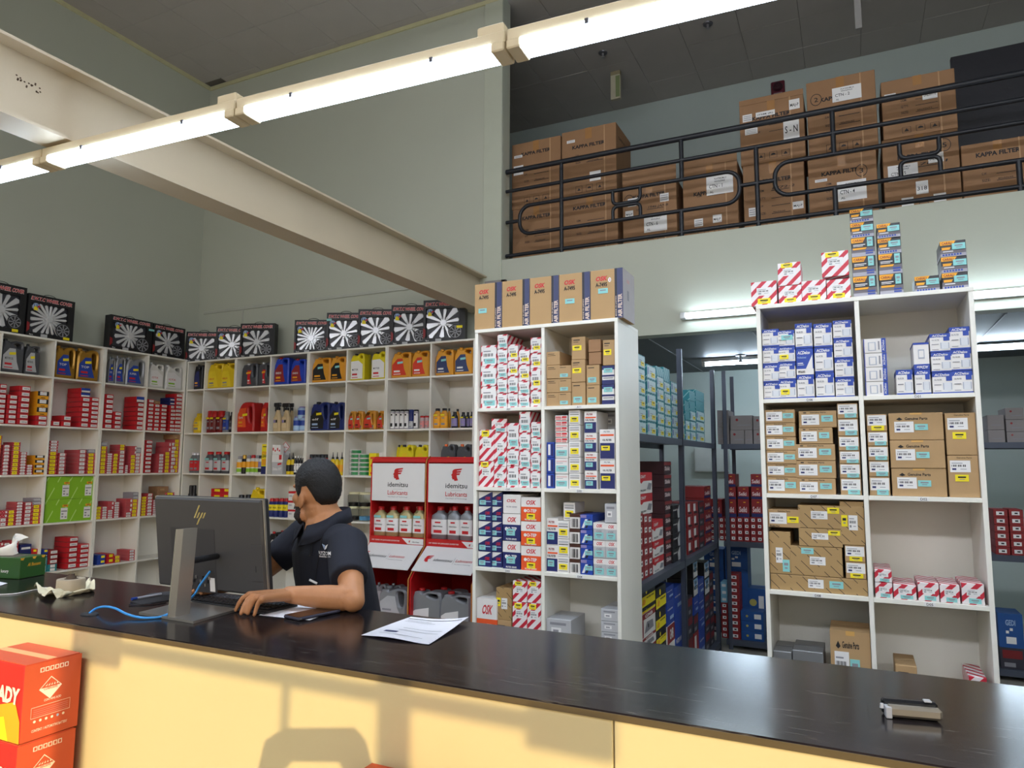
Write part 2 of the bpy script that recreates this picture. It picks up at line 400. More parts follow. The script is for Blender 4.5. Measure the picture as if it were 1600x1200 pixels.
ct = thing('service_counter', 'long service counter with glossy dark top and cream front', 'counter', (0, YC0, 0))
part('counter_top', MB().box(-4.2, 2.2, 0, YC1-YC0, ZC-.014, ZC, counter_top_mat(), .004), ct)
part('edge_strip', MB().box(-4.2, 2.2, -.002, .0, ZC-.0135, ZC-.002, mat('edge_band', '54472f', .5)), ct)
xs = onY(957, 1120, YC0).x
for k, (x0, x1) in enumerate(((-4.2, -2.75), (-2.747, xs-.0015), (xs+.0015, 1.4), (1.403, 2.2))):
    part('front_panel', MB().box(x0, x1, 0.004, .024, .0, ZC-.014, CP, .002), ct)
part('end_panel', MB().box(2.18, 2.2, .03, .5, 0, ZC-.014, CP), ct); part('end_panel', MB().box(-4.2, -4.18, .03, .5, 0, ZC-.014, CP), ct)
part('inner_shelf', MB().box(-4.18, 2.18, .03, .45, .62, .64, CP), ct)
for (x, y) in ((292, 1011), (867, 1108), (58, 985), (702, 1096)):
    p = onY(x, y, YC0+.008); part('screw_head', MB().sect([(0, .004, .004), (.0015, .003, .003)], mat('screw', '7a7468', .4, metal=.7), 8), ct, (p.x, .008, p.z)).rotation_euler = (PI/2, 0, 0)

# ================================================================ white cubby shelves
def unit(label, X0, X1, cols, levels, axis, front, depth, n_tags=True, group=None, bottom=.08, back=True, tags=None):
    """open shelving unit; cols are inner divider positions, levels the heights of the board tops from top down.
    axis 'Y': front faces -Y at y=front, spans X0..X1.  axis 'X': front faces +X at x=front, spans y=X0..X1"""
    th = .018; L = X1-X0
    loc, rz = ((X0, front, 0), 0) if axis == 'Y' else ((front, X0, 0), PI/2)
    t = thing('cubby_shelf', label, 'shelf', loc, rz, group)
    top = levels[0]
    for x in (0, L-th): part('side_panel', MB().box(x, x+th, 0, depth, 0, top-th, WHITE, .001), t)
    part('top_board', MB().box(0, L, -.002, depth, top-th, top, WHITE, .001), t)
    xs = [0]+[c-X0 for c in cols]+[L]
    for c in xs[1:-1]: part('divider', MB().box(c-th/2, c+th/2, .001, depth-.006, bottom, top-th, WHITE, .001), t)
    for k, z in enumerate(levels[1:]+[bottom]):
        for j in range(len(xs)-1):
            a = xs[j]+(th if j == 0 else th/2); b = xs[j+1]-(th if j == len(xs)-2 else th/2)
            bo = part('shelf_board', MB().box(a, b, 0, depth-.006, z-th, z, WHITE, .001), t)
            tx = (tags or {}).get((k, j))
            if tx is not None:
                tg = MB(); cx = (a+b)/2; tg.box(cx-.02, cx+.02, -.0012, -.0002, z-th+.001, z-.001, PAPER)
                if tx: tg.text(tx, (cx, -.0016, z-th+.004), (1, 0, 0), (0, 0, 1), .010, INK, center=True)
                part('shelf_tag', tg, bo)
    if back: part('back_panel', MB().box(th, L-th, depth-.006, depth, bottom, top-th, WHITE), t)
    return t
YS = 3.298
LV = [CAMZ+YS*k+.006 for k in (.2125, .0835, -.0420, -.1665, -.2915)]   # board tops
XO0, XO1 = onY(741, 640, YS).x, onY(967, 640, YS).x; XOM = onY(848, 640, YS).x
unit('white two-column shelf of filter boxes beside the red lubricant stands', XO0, XO1, [XOM], LV, 'Y', YS, .36, tags={(0, 0): 'A01', (0, 1): 'A11', (1, 0): 'C07', (1, 1): 'D02', (2, 0): 'D03', (2, 1): 'D04'})
XR0, XR1 = onY(1185, 600, YS).x, onY(1531, 600, YS).x; XRM = onY(1344.5, 600, YS).x
unit('white two-column shelf at the right holding boxed genuine parts', XR0, XR1, [XRM], LV, 'Y', YS, .36, tags={(0, 0): 'D06', (0, 1): 'D01', (1, 0): 'D07', (1, 1): 'D02', (2, 0): 'D08', (2, 1): 'D05'})
# back wall run: three-and-a-half units of two columns
YB, XL = 5.68, -6.94
LB = [2.742, 2.392, 1.918, 1.463, 1.0, .54]
LB = [CAMZ+(k*YB) for k in (.2005, .1425, .0545, -.0255, -.104, -.182)]
bcols = [onY(x, 600, YB).x for x in (319, 367, 421.5, 480.5, 541, 603.5, 672.5, 741.5)]
unit('white corner shelf at the back, narrow columns of oil jugs', XL+.004, bcols[1]-.001, [bcols[0]], LB, 'Y', YB, .35, group='back wall shelves', tags={(k, j): '' for k in range(4) for j in range(2)})
unit('white back shelf with blue and grey oil jugs on top row', bcols[1]+.001, bcols[3]-.001, [bcols[2]], LB, 'Y', YB, .35, group='back wall shelves', tags={(k, j): '' for k in range(4) for j in range(2)})
unit('white back shelf behind the seated man', bcols[3]+.001, bcols[5]-.001, [bcols[4]], LB, 'Y', YB, .35, group='back wall shelves', tags={(k, j): '' for k in range(4) for j in range(2)})
unit('white back shelf above the red lubricant stands', bcols[5]+.001, bcols[7]-.001, [bcols[6]], LB, 'Y', YB, .35, group='back wall shelves', tags={(k, j): '' for k in range(4) for j in range(2)})
LL = [CAMZ-XL*k for k in (.1672, .1145, .0462, -.0205, -.0868, -.153)]
lc = [onX(x, 640, XL).y for x in (-80, -6, 79.5, 159, 228)]
yl = YB-.004
unit('white left wall shelf at the left edge of the frame', lc[0], lc[3]-.001, [lc[1], lc[2]], LL, 'X', XL, .28, group='left wall shelves', tags={(k, j): '' for k in range(5) for j in range(1, 3)})
unit('white left wall shelf next to the back corner', lc[3]+.001, yl, [lc[4]], LL, 'X', XL, .28, group='left wall shelves', tags={(k, j): '' for k in range(5) for j in range(2)})
# ================================================================ printed boxes
NAVY = mat('navy_print', '232a63', .45); BLUE = mat('blue_print', '2444a0', .45); ORNG = mat('orange_print', 'e8592a', .5)
MARO = mat('maroon_print', '7a1f22', .5); BLK = mat('black_board', '1b1a1c', .4); TEAL = mat('teal_board', '2a7f86', .5)
LGREY = mat('light_grey_board', 'b9b9bb', .55); WBRD = mat('white_board', 'e4e0dc', .55, var=.04); BROWN = mat('brown_board', '9c7654', .75, var=.1, scale=14)
PINK = mat('pale_red_print', 'd98a86', .5); AMBER = mat('amber_print', 'eda51f', .5); GREEN = mat('lime_board', '86bb27', .45, var=.05); DBLUE = mat('deep_blue_board', '1f4f8f', .5)
GREYC = mat('grey_carton', '8a8383', .75); DRED = mat('dark_red_board', '8e2628', .5); LBLUE = mat('pale_blue_print', '9db4d6', .5); PURP = mat('violet_print', '8b7fb0', .5)
TOYO = stripes('red_white_stripe', 'e9e0df', 'c4253a', .052, .44, kz=-1)
BSTR = stripes('brown_black_stripe', 'ab8b5c', '30261c', .05, .07, kz=1, dash=.13)
SPK = stripes('red_speckle', 'b81f2f', 'e6c2c2', .023, .36, cross=True)
TTEAL = stripes('teal_stripe', '1f7f8a', '8fc3c6', .06, .16, kz=1)
LIME = stripes('lime_pattern', '86bb27', 'b9dc7c', .11, .10, kz=-.5, dash=.19)
GSPK = stripes('grey_speckle', '77707a', 'd0ccd0', .02, .45, cross=True)
SKETCH = mat('sketch_grey', 'aab0bd', .6)
K = {}
def kind(name, desc, body, ops=(), parts=(), obj='parts_box', c=.0015): K[name] = (desc, body, ops, parts, obj, c)
def lab(u0, v0, u1, v1): return ('label', u0, v0, u1, v1, PAPER)
def stk(u0, v0, u1, v1, m): return ('price_sticker', u0, v0, u1, v1, m)
def bars(u0, v0, u1, v1, n=5, m=INK): return [('r', u0+(u1-u0)*i/n, v0, u0+(u1-u0)*(i+.55+.25*((i*7) % 3-1))/n, v1, m) for i in range(n)]
# right shelf
for q, (ss, m) in {'y': ((.25, .08, .75, .3), YEL), 'c': ((.3, .06, .85, .3), CYAN), 'Y': ((.15, .78, .65, .97), YEL)}.items():
    kind('toyo_'+q, 'red striped filter box', TOYO, parts=[lab(.22, .42, .8, .74), stk(*ss, m)], obj='filter_box')
for q, (ss, m) in {'c': ((.25, .12, .9, .36), CYAN), 'y': ((.3, .2, .92, .44), YEL)}.items():
    kind('toyow_'+q, 'white red-edged filter box', TOYO, parts=[lab(.10, .08, .97, .9), stk(*ss, m)], obj='filter_box')
def acd_ops(top=.8): return [('b', top, 1, BLUE), ('b', 0, .07, BLUE), ('t', 'ACDelco', .10, top+.035, (1-top)*.55, PAPER, .72, .18), ('r', .66, .6, .95, top, BLUE), ('t', 'OIL FILTER', .08, .62, .07, GREY, .38, 0),
    ('r', .5, .18, .93, .5, SKETCH), ('r', .55, .14, .88, .52, mat('sketch_pale', 'd5d7db', .6)), ('r', .08, .4, .42, .44, GREY), ('r', .08, .12, .4, .15, GREY)]
kind('acd', 'white and blue filter box', WBRD, acd_ops(), obj='filter_box')
kind('acd_y', 'white-blue filter box, yellow sticker', WBRD, acd_ops(), [stk(.12, .22, .62, .5, YEL)], 'filter_box')
kind('acd_c', 'white-blue filter box, cyan sticker', WBRD, acd_ops(), [stk(.25, .4, .9, .7, CYAN)], 'filter_box')
kind('acd_blue', 'blue filter box with white base', BLUE, [('b', 0, .22, WBRD), ('t', 'ACDelco', .08, .78, .12, PAPER, .72, .18), ('p', [(.55, .22), (.95, .22), (.95, .75)], WBRD), ('t', 'Professional', .08, .62, .07, LBLUE, .5, 0), ('r', .08, .42, .4, .45, PAPER), ('r', .08, .36, .45, .38, PAPER), ('t', 'PF2232', .1, .07, .08, INK, .4, 0)], obj='filter_box')
kind('acd_side', 'sideways white-blue filter box', WBRD, [('r', .8, 0, 1, 1, BLUE), ('r', 0, 0, .04, 1, BLUE), ('tv', 'ACDelco', .93, .12, .1, PAPER, .75), ('r', .2, .15, .55, .75, SKETCH), ('r', .25, .2, .5, .7, WBRD), ('r', .65, .2, .72, .8, GREY)], obj='filter_box')
kind('acd_inv', 'upside-down white and blue filter box', WBRD, [('b', 0, .2, BLUE), ('b', .93, 1, BLUE), ('t', 'ACDelco', .9, .13, -.1, PAPER, -.72, .18), ('r', .3, .4, .7, .75, SKETCH), ('r', .35, .45, .65, .7, WBRD)], obj='filter_box')
car = [('b', 0, .45, mat('charcoal_fade', '6d676c', .5)), ('b', 0, .2, mat('pale_fade', 'a9a6ae', .5)), ('p', [(0, 1), (.62, 1), (.5, .74), (0, .74)], AMBER), ('t', 'CARALL', .06, .79, .15, MARO, .46, 0), ('p', [(.06, .6), (.42, .6), (.36, .44), (.06, .44)], AMBER),
    ('r', .1, .3, .5, .36, PAPER)]+[('r', .08+.11*i, .06, .15+.11*i, .17, BLUE) for i in range(7)]
kind('carall', 'black and orange air freshener box', BLK, car, [stk(.46, .42, .97, .8, CYAN)], 'freshener_box')
kind('carall_t', 'tall black and orange freshener box', BLK, car[:3]+[('t', 'CARALL', .06, .80, .12, MARO, .5, 0), ('p', [(.06, .46), (.66, .46), (.6, .36), (.06, .36)], AMBER), ('r', .08, .6, .6, .64, PAPER), ('r', .08, .53, .5, .56, PAPER), ('r', .6, .22, .92, .3, BLUE), ('r', .6, .1, .92, .17, BLUE)], [stk(.68, .5, .92, .98, CYAN)], 'freshener_box')
gtx = [('t', 'Genuine Parts', .3, .87, .07, INK, .42, 0), ('r', .12, .87, .2, .93, INK)]
kind('gen_s', 'small kraft parts box', KRAFT, [('t', 'Genuine Parts', .3, .86, .1, mat('dim_ink', '5b4630', .7), .4, 0)], [('label', .04, .16, .58, .84, PAPER), stk(.6, .34, .95, .72, CYAN)])
kind('gen_y', 'small yellow-stickered kraft box', KRAFT, [('t', 'Genuine Parts', .3, .86, .1, mat('dim_ink'), .4, 0), ('t', 'Brake Pad', .05, .03, .09, INK, .3, 0)], [('label', .04, .2, .58, .82, PAPER), stk(.6, .28, .95, .62, YEL)])
kind('gen_n', 'narrow kraft parts box', KRAFT, [('b', .3, .32, BROWN)], [('label', .04, .28, .96, .94, PAPER), stk(.35, .04, .92, .32, CYAN)])
kind('gen_ny', 'narrow yellow-stickered kraft box', KRAFT, (), [('label', .04, .34, .96, .94, PAPER), stk(.22, .05, .85, .33, YEL)])
kind('gen_m', 'medium kraft parts box', KRAFT, gtx, [('label', .07, .16, .54, .78, PAPER), stk(.6, .34, .9, .72, CYAN)])
kind('gen_b', 'large kraft parts box', KRAFT, [('t', 'Genuine Parts', .3, .74, .1, INK, .42, 0), ('p', [(.14, .76), (.2, .84), (.26, .76), (.2, .72)], INK), ('r', .4, .93, .62, 1, mat('tan_tape', 'd0a15c', .35))], [('label', .1, .28, .46, .68, PAPER), stk(.48, .36, .72, .58, CYAN)], 'parts_carton')
kind('gen_t', 'tall kraft parts box', KRAFT, [('t', 'Genuine Parts', .3, .93, .035, mat('dim_ink'), .5, 0)], [('label', .07, .6, .74, .88, PAPER), stk(.22, .38, .66, .54, YEL)])
for q, (a, b, m) in {'y': ((.3, .4, .68, .75), (.68, .66, .95, .92), YEL), 'c': ((.38, .38, .68, .66), (.22, .74, .46, .94), CYAN), 'v': ((.3, .26, .62, .62), (.6, .06, .92, .34), CYAN), 'vy': ((.35, .34, .72, .68), (.05, .42, .3, .68), YEL), 'l': ((.4, .26, .56, .82), (.62, .34, .76, .78), CYAN)}.items():
    kind('bst_'+q, 'brown diagonal-print box', BSTR, parts=[('label', *a, PAPER), stk(*b, m)])
kind('silver', 'flat silver-grey box', mat('silver_board', '8f9194', .35, metal=.5), [('r', .1, .6, .9, .72, LGREY)], [('label', .1, .1, .6, .5, PAPER)])
# middle shelf
kind('kr', 'plain kraft box', KRAFT, [('r', .12, .8, .6, .84, INK), ('r', .12, .68, .7, .72, mat('dim_ink'))]); kind('kr_c', 'kraft box with cyan sticker', KRAFT, [('r', .12, .84, .6, .88, INK)], [stk(.12, .12, .75, .38, CYAN)])
kind('kr_y', 'kraft box with yellow sticker', KRAFT, [('r', .12, .84, .6, .88, INK), ('r', .12, .76, .5, .78, INK)], [stk(.08, .4, .72, .62, YEL)]); kind('kr_b', 'small brown box', BROWN)
kind('nb', 'navy and white filter box', WBRD, [('b', .78, 1, NAVY), ('b', 0, .22, NAVY), ('b', .4, .5, NAVY), ('r', .1, .3, .9, .35, GREY)], [stk(.15, .62, .85, .86, CYAN)])
kind('osk_n', 'navy filter box with white corner', NAVY, [('p', [(0, 1), (.98, 1), (.02, .5)], WBRD), ('t', 'OSK', .5, .46, .2, RED, .38, .2), ('r', .55, .3, .93, .36, LBLUE)], [stk(.08, .1, .55, .42, CYAN)], 'filter_box')
def tep(c): return [('b', .6, 1, WBRD), ('t', 'OSK', .25, .7, .18, RED, .5, .2), ('t', 'O-TEP', .3, .38, .13, PAPER, .5, 0), ('d', .22, .44, .07, PAPER), ('t', 'FILTER SERIES', .2, .04, .06, PAPER, .6, 0)]
kind('tep_n', 'white-topped navy filter box', NAVY, tep(NAVY), [stk(.22, .2, .7, .44, CYAN)], 'filter_box'); kind('tep_o', 'white-topped orange filter box', ORNG, tep(ORNG), [stk(.3, .08, .72, .32, YEL)], 'filter_box')
kind('osk_w', 'all-white filter box', WBRD, [('t', 'OSK', .2, .6, .16, RED, .55, .2), ('t', 'FILTER SERIES', .2, .32, .07, GREY, .6, 0)], obj='filter_box')
kind('fuel', 'white-navy fuel filter box', WBRD, [('r', .02, .02, .96, .5, NAVY), ('r', .1, .68, .95, .74, ORNG), ('t', 'FUEL FILTER', .1, .56, .08, INK, .7, 0), ('t', 'FILTER', .2, .82, .08, DRED, .5, 0)], [stk(.12, .2, .66, .44, CYAN)], 'filter_box')
kind('oilf', 'tall white-navy oil filter box', WBRD, [('r', .04, .03, .98, .55, NAVY), ('r', .06, .78, .94, .84, ORNG), ('t', 'OIL FILTER', .2, .62, .06, INK, .6, 0), ('t', 'FILTER', .3, .9, .05, GREY, .4, 0)], [stk(.12, .3, .68, .46, YEL)], 'filter_box')
kind('wg_c', 'white box with cyan sticker', WBRD, [('r', .1, .8, .9, .84, PINK), ('r', .1, .7, .6, .73, GREY)], [stk(.08, .15, .9, .55, CYAN)]); kind('wg_y', 'white box with yellow sticker', WBRD, [('r', .1, .78, .9, .9, LGREY), ('r', .1, .68, .9, .72, INK), ('r', .1, .1, .9, .14, GREY)], [stk(.15, .2, .85, .56, YEL)])
kind('redt', 'flat red-white box', WBRD, [('r', .05, .15, .5, .5, PINK), ('r', .55, .5, .95, .85, RED), ('r', .05, .6, .5, .8, RED), ('r', .55, .12, .9, .4, PINK)])
kind('wbr', 'white box with brown top band', WBRD, [('b', .78, 1, mat('brown_band', '4a2a1f', .5))]+bars(.15, .1, .85, .68, 6), obj='parts_box'); kind('bph', 'blue picture box', BLUE, [('r', 0, .78, .5, .98, PURP), ('p', [(.1, .1), (.3, .1), (.6, .7), (.4, .7)], PAPER), ('p', [(.4, .1), (.55, .1), (.85, .7), (.7, .7)], INK)], [stk(.35, .3, .98, .6, CYAN)])
kind('oskg', 'white-banded grey box', LGREY, [('b', .66, 1, WBRD), ('t', 'OSK', .25, .74, .18, RED, .5, .2), ('t', 'OSK', .25, .44, .14, GREY, .5, 0)], [stk(.12, .08, .85, .44, CYAN)])
kind('grb', 'light grey box', LGREY, [('r', .2, .3, .6, .6, PAPER), ('r', .15, .72, .8, .84, GREY), ('r', .28, .38, .5, .5, GREY)]); kind('bl3', 'dark blue narrow box', BLUE, [('r', .2, .15, .5, .85, PAPER), ('r', .6, .1, .9, .9, NAVY)])
# left wall
rb = [('b', .0, .14, DRED), ('r', .26, .24, .94, .82, PAPER), ('r', .4, .46, .74, .58, GREY), ('r', .78, .4, .84, .55, INK)]
kind('rb', 'red boxed part', RED, rb, obj='red_part_box', c=.001); kind('rbd', 'dark red boxed part', DRED, rb, obj='red_part_box', c=.001); kind('rbt', 'blue-fronted red box', RED, [('r', 0, .4, 1, 1, BLUE), ('r', .05, .1, .95, .5, PAPER), ('r', 0, 0, 1, .12, INK)], c=.001)
kind('rs_y', 'yellow-labelled speckled red box', SPK, [('r', .12, .12, .78, .95, YEL), ('r', .3, .45, .6, .6, mat('mustard', 'b79a1c', .6)), ('r', 0, 0, 1, .05, DRED)], obj='speckled_box', c=.001); kind('rs_w', 'white-labelled speckled red box', SPK, [('r', .12, .14, .82, .9, PAPER), ('r', .3, .42, .66, .54, GREY), ('r', 0, 0, 1, .06, DRED)], obj='labelled_speckled_box', c=.001)
kind('rs', 'speckled red box', SPK, [('r', .7, .2, .95, .8, PAPER)], c=.001); kind('gs', 'grey speckled box', GSPK, [('r', .1, .2, .9, .8, LGREY)], c=.001)
kind('by', 'black and amber box', AMBER, [('r', 0, .42, 1, 1, BLK), ('r', .2, .5, .82, .95, PAPER), ('d', .5, .95, .06, RED), ('r', .3, .12, .7, .2, INK)], c=.001)
kind('nvy', 'navy and white box', NAVY, [('r', .1, .3, .9, .6, PAPER)], c=.001); kind('brn', 'small brown carton', BROWN, [('r', .2, .3, .6, .6, KRAFT)], c=.001)
kind('lime', 'lime green carton', LIME, [('r', .66, .12, .95, .62, PAPER), ('r', .68, .46, .93, .49, INK), ('r', .7, .32, .78, .38, GREY), ('r', .84, .18, .92, .24, GREY), ('r', .7, .2, .78, .26, GREY)], [stk(.72, .66, .95, .76, AMBER)], 'lime_carton')
kind('bly', 'blue box with yellow label', BLUE, [('r', .45, .35, .92, .85, YEL)], c=.001); kind('rdy', 'red box with yellow label', RED, [('r', .3, .3, .8, .9, YEL)], c=.001); kind('tls', 'small teal and white box', TEAL, [('r', .3, .1, .8, .9, PAPER)], c=.001)
# store room
kind('teal', 'teal and pale blue box', TTEAL, [('r', .06, .08, .94, .92, mat('pale_teal_label', 'b9cfd2', .55)), ('r', .1, .3, .18, .8, BLUE), ('r', .3, .55, .6, .6, GREY), ('r', .3, .4, .55, .45, GREY)], [stk(.5, .2, .85, .5, YEL)], 'teal_box')
kind('teald', 'dark teal striped box', TTEAL, obj='teal_box'); kind('gcar', 'grey store carton', GREYC, [('d', .3, .7, .09, DRED), ('r', .3, .3, .9, .36, GREY)], obj='store_carton'); kind('gcar0', 'plain grey store carton', GREYC, [('r', .2, .3, .8, .34, GREY)], obj='store_carton')
kind('seiki', 'dark red square box', DRED, [('t', 'Seiki', .1, .28, .3, mat('pale_pink', 'e7cfcf', .5), .7, 0), ('r', 0, 0, 1, .2, NAVY), ('r', .5, .8, .7, .85, AMBER)], obj='red_part_box'); kind('sbiki', 'dark box with pale lettering', mat('dark_plum', '3d2026', .5), [('t', 'Sbiki', .1, .3, .3, mat('pale_pink'), .7, 0), ('r', 0, .7, 1, .95, DRED)], obj='red_part_box')
kind('rsm', 'small white-labelled red box', DRED, [('r', .2, .25, .75, .75, PAPER), ('r', .4, .4, .62, .6, INK)], c=.001, obj='small_red_box'); kind('blub', 'blue store box', DBLUE, [('t', 'GEDI', .3, .66, .16, LBLUE, .4, 0), ('r', .3, .12, .7, .32, PAPER), ('r', .3, .42, .42, .5, PAPER), ('r', .46, .5, .58, .58, PAPER)], obj='blue_box')
kind('blub2', 'flat blue store box', DBLUE, [('r', .6, .25, .9, .75, PAPER), ('d', .28, .5, .13, mat('olive_dot', 'b7ad5c', .5))], obj='blue_box'); kind('fan', 'black and white fan motor box', BLK, [('r', .1, .05, .98, .95, PAPER), ('p', [(.1, .95), (.98, .95), (.6, .35), (.4, .35)], mat('sky_print', '7fb0d8', .5)), ('t', 'FAN', .34, .66, .2, INK, .4, 0), ('t', 'MOTOR', .14, .38, .2, INK, .8, 0)], obj='fan_motor_box')
kind('craft', 'white box with red top', WBRD, [('b', .6, 1, RED), ('p', [(0, .6), (.3, .6), (.15, .48)], RED), ('t', 'CRAFT', .08, .74, .14, PAPER, .4, .15), ('p', [(.55, .2), (.7, .5), (.95, .45), (.85, .15)], GREY), ('t', 'BALL JOINT', .08, .12, .08, INK, .4, 0)], obj='ball_joint_box')
kind('ypump', 'black and yellow water pump box', BLK, [('r', 0, .08, 1, .55, YEL), ('d', .4, .75, .14, YEL), ('t', 'WATER PUMP', .4, .4, .08, INK, .5, 0), ('p', [(.08, .2), (.2, .45), (.34, .36), (.3, .16)], AMBER)], obj='pump_box'); kind('gmb', 'red and white pump box', WBRD, [('r', 0, .75, 1, 1, DRED), ('r', 0, 0, .2, .75, DRED), ('t', 'GMB', .3, .8, .14, PAPER, .5, 0), ('p', [(.25, .15), (.4, .6), (.8, .55), (.85, .2)], GREY), ('d', .5, .4, .1, INK)], obj='pump_box')
kind('bpump', 'blue water pump box', BLUE, [('t', 'WATER PUMP', .1, .6, .06, PAPER, .7, 0), ('r', .4, .2, .9, .34, LBLUE)], obj='pump_box'); kind('dkb', 'dark patterned box', mat('dark_slate', '34323c', .5), [('r', .1, .5, .9, .9, MARO), ('r', .15, .1, .6, .3, GREY)], obj='store_box'); kind('bwsp', 'black and white box', BLK, [('p', [(.55, .05), (.98, .05), (.98, .9), (.7, .95), (.5, .6)], PAPER), ('t', 'PART', .08, .6, .1, PAPER, .4, 0)], obj='store_box')
kind('redtall', 'tall thin red and white box', DRED, [('r', .1, .3, .5, .9, PAPER), ('r', .2, .1, .8, .25, INK)], obj='red_part_box'); kind('cy', 'pale blue and white box', mat('pale_cyan_board', '7fb7cf', .5), [('r', .2, .3, .8, .7, PAPER)], obj='store_box')
CACHE = {}
def box_meshes(k, w, h, d):
    key = (k, round(w/.004), round(h/.004), round(d/.02))
    if key in CACHE: return CACHE[key]
    desc, body, ops, parts, nm, c = K[k]; mb = MB(); mb.box(-w/2, w/2, 0, d, 0, h, body, c)
    X, Z = Vector((1, 0, 0)), Vector((0, 0, 1)); ly = [0]
    def P(u, v): return Vector((-w/2+u*w, -.0004*ly[0], v*h))
    for o in ops:
        ly[0] += 1
        if o[0] == 'r': mb.poly([P(o[1], o[2]), P(o[3], o[2]), P(o[3], o[4]), P(o[1], o[4])], o[5])
        elif o[0] == 'p': mb.poly([P(u, v) for u, v in o[1]], o[2])
        elif o[0] == 'd': mb.poly([P(o[1], o[2])+X*(o[3]*h*math.cos(a*PI/5))+Z*(o[3]*h*math.sin(a*PI/5)) for a in range(10)], o[4])
        elif o[0] == 'b':
            e = .0004*ly[0]; mb.poly([P(0, o[1]), P(1, o[1]), P(1, o[2]), P(0, o[2])], o[3])
            for s in (-1, 1): mb.poly([(s*(w/2+e), y, z) for y, z in ((0, o[1]*h), (d, o[1]*h), (d, o[2]*h), (0, o[2]*h))], o[3])
            if o[2] >= 1: mb.poly([(-w/2, 0, h+e), (w/2, 0, h+e), (w/2, d, h+e), (-w/2, d, h+e)], o[3])
        elif o[0] == 't': mb.text(o[1], P(o[2], o[3]), X, Z, o[4]*h, o[5], o[6]*w, o[7], bold=.028)
        elif o[0] == 'tv': mb.text(o[1], P(o[2], o[3]), Z, -X, o[4]*w, o[5], o[6]*h)
    # closing seam of the lid on top
    mb.box(-w/2+.002, w/2-.002, d*.5-.0006, d*.5+.0006, h, h+.0004, INK)
    ps = []
    for nm_, u0, v0, u1, v1, m in parts:
        pm = MB(); ly[0] += 1; a, b = P(u0, v0), P(u1, v1); y = a.y
        pm.box(a.x, b.x, y, 0, a.z, b.z, m)
        ly[0] += 1; ww, hh = b.x-a.x, b.z-a.z
        def q(s0, t0, s1, t1, mm): pm.poly([(a.x+s*ww, y-.0005, a.z+t*hh) for s, t in ((s0, t0), (s1, t0), (s1, t1), (s0, t1))], mm)
        if nm_ == 'label':
            q(.08, .74, .62, .8, GREY)
            for i in range(9): q(.08+.08*i, .46, .08+.08*i+(.05 if i % 3 else .025), .64, INK)
            q(.1, .18, .3, .34, NAVY if k.startswith('gen') else GREY); q(.5, .24, .8, .29, GREY)
        else: q(.2, .52, .8, .74, INK if m is not CYAN else GREY); q(.3, .25, .7, .36, GREY)
        ps.append((nm_, pm.mesh(nm_)))
    CACHE[key] = (mb.mesh(nm), ps, (w, h, d)); return CACHE[key]
def put_box(k, w, h, d, loc, rz, label, group):
    me, ps, dims = box_meshes(k, w, h, d)
    t = thing(K[k][4], label, 'box', loc, rz, group, me)
    t.scale = (w/dims[0], d/dims[2], h/dims[1])
    for nm, m in ps: part(nm, m, t)
    return t
class Cell:
    """a cubby: front plane (axis 'Y' facing -Y or 'X' facing +X), board height and a phrase that finds it"""
    def __init__(s, axis, front, zb, where, group=None, lim=None): s.axis, s.front, s.zb, s.where, s.group, s.n, s.lim, s.cnt = axis, front, zb, where, group or where, 0, lim, {}
    def proj(s, x, y, sb):
        if s.axis == 'Y': p = onY(x, y, s.front+sb); return p.x, p.z
        p = onX(x, y, s.front-sb); return p.y, p.z
    def place(s, a, z, sb): return ((a, s.front+sb, z), 0) if s.axis == 'Y' else ((s.front-sb, a, z), PI/2)
    def fit(s, a, w):
        if s.lim:
            w = min(w, s.lim[1]-s.lim[0]-.004); a = max(s.lim[0]+.002+w/2, min(s.lim[1]-.002-w/2, a))
        return a, w
    def stack(s, mp, x0, x1, ys, kinds, d=.18, sb=.02, turn=0, word=None, count=True, jit=.004, base=None):
        """one pile of boxes, given from the bottom up; ys are the seams from the bottom up"""
        if count: s.n += 1
        n = len(ys)-1
        if isinstance(kinds, str): kinds = [kinds]*n
        ym = (ys[0]+ys[-1])/2; P0 = s.proj(*mp(x0, ym), sb); P1 = s.proj(*mp(x1, ym), sb); xm = (x0+x1)/2
        zs = [s.proj(*mp(xm, y), sb)[1] for y in ys]; z0 = s.zb if base is None else base
        if base is None and (n == 1 or abs(zs[0]-z0) > .03): zs[0] = z0
        else:
            k = (zs[-1]-z0)/(zs[-1]-zs[0]); zs = [z0+(z-zs[0])*k for z in zs]
        if s.lim and zs[-1] > s.lim[2]-.003: k = (s.lim[2]-.003-z0)/(zs[-1]-z0); zs = [z0+(z-z0)*k for z in zs]
        a, w_ = s.fit((P0[0]+P1[0])/2, abs(P1[0]-P0[0])*.985)
        for i in range(n):
            k = kinds[i]; h = zs[i+1]-zs[i]; j = rnd.uniform(-jit, jit)*.25
            loc, rz = s.place(a+j*.5, zs[i]+.0003, sb+rnd.uniform(0, jit))
            up_ = 'alone' if n == 1 else ('at bottom' if i == 0 else 'on top' if i == n-1 else NTH[i]+' up')
            lb = '%s %s, %s pile, %s' % (K[k][0], up_, word or NTH[min(s.n-1, 11)], s.where)
            put_box(k, w_, h-.0018, d, loc, rz+turn, lb, s.group)
        return zs[-1]
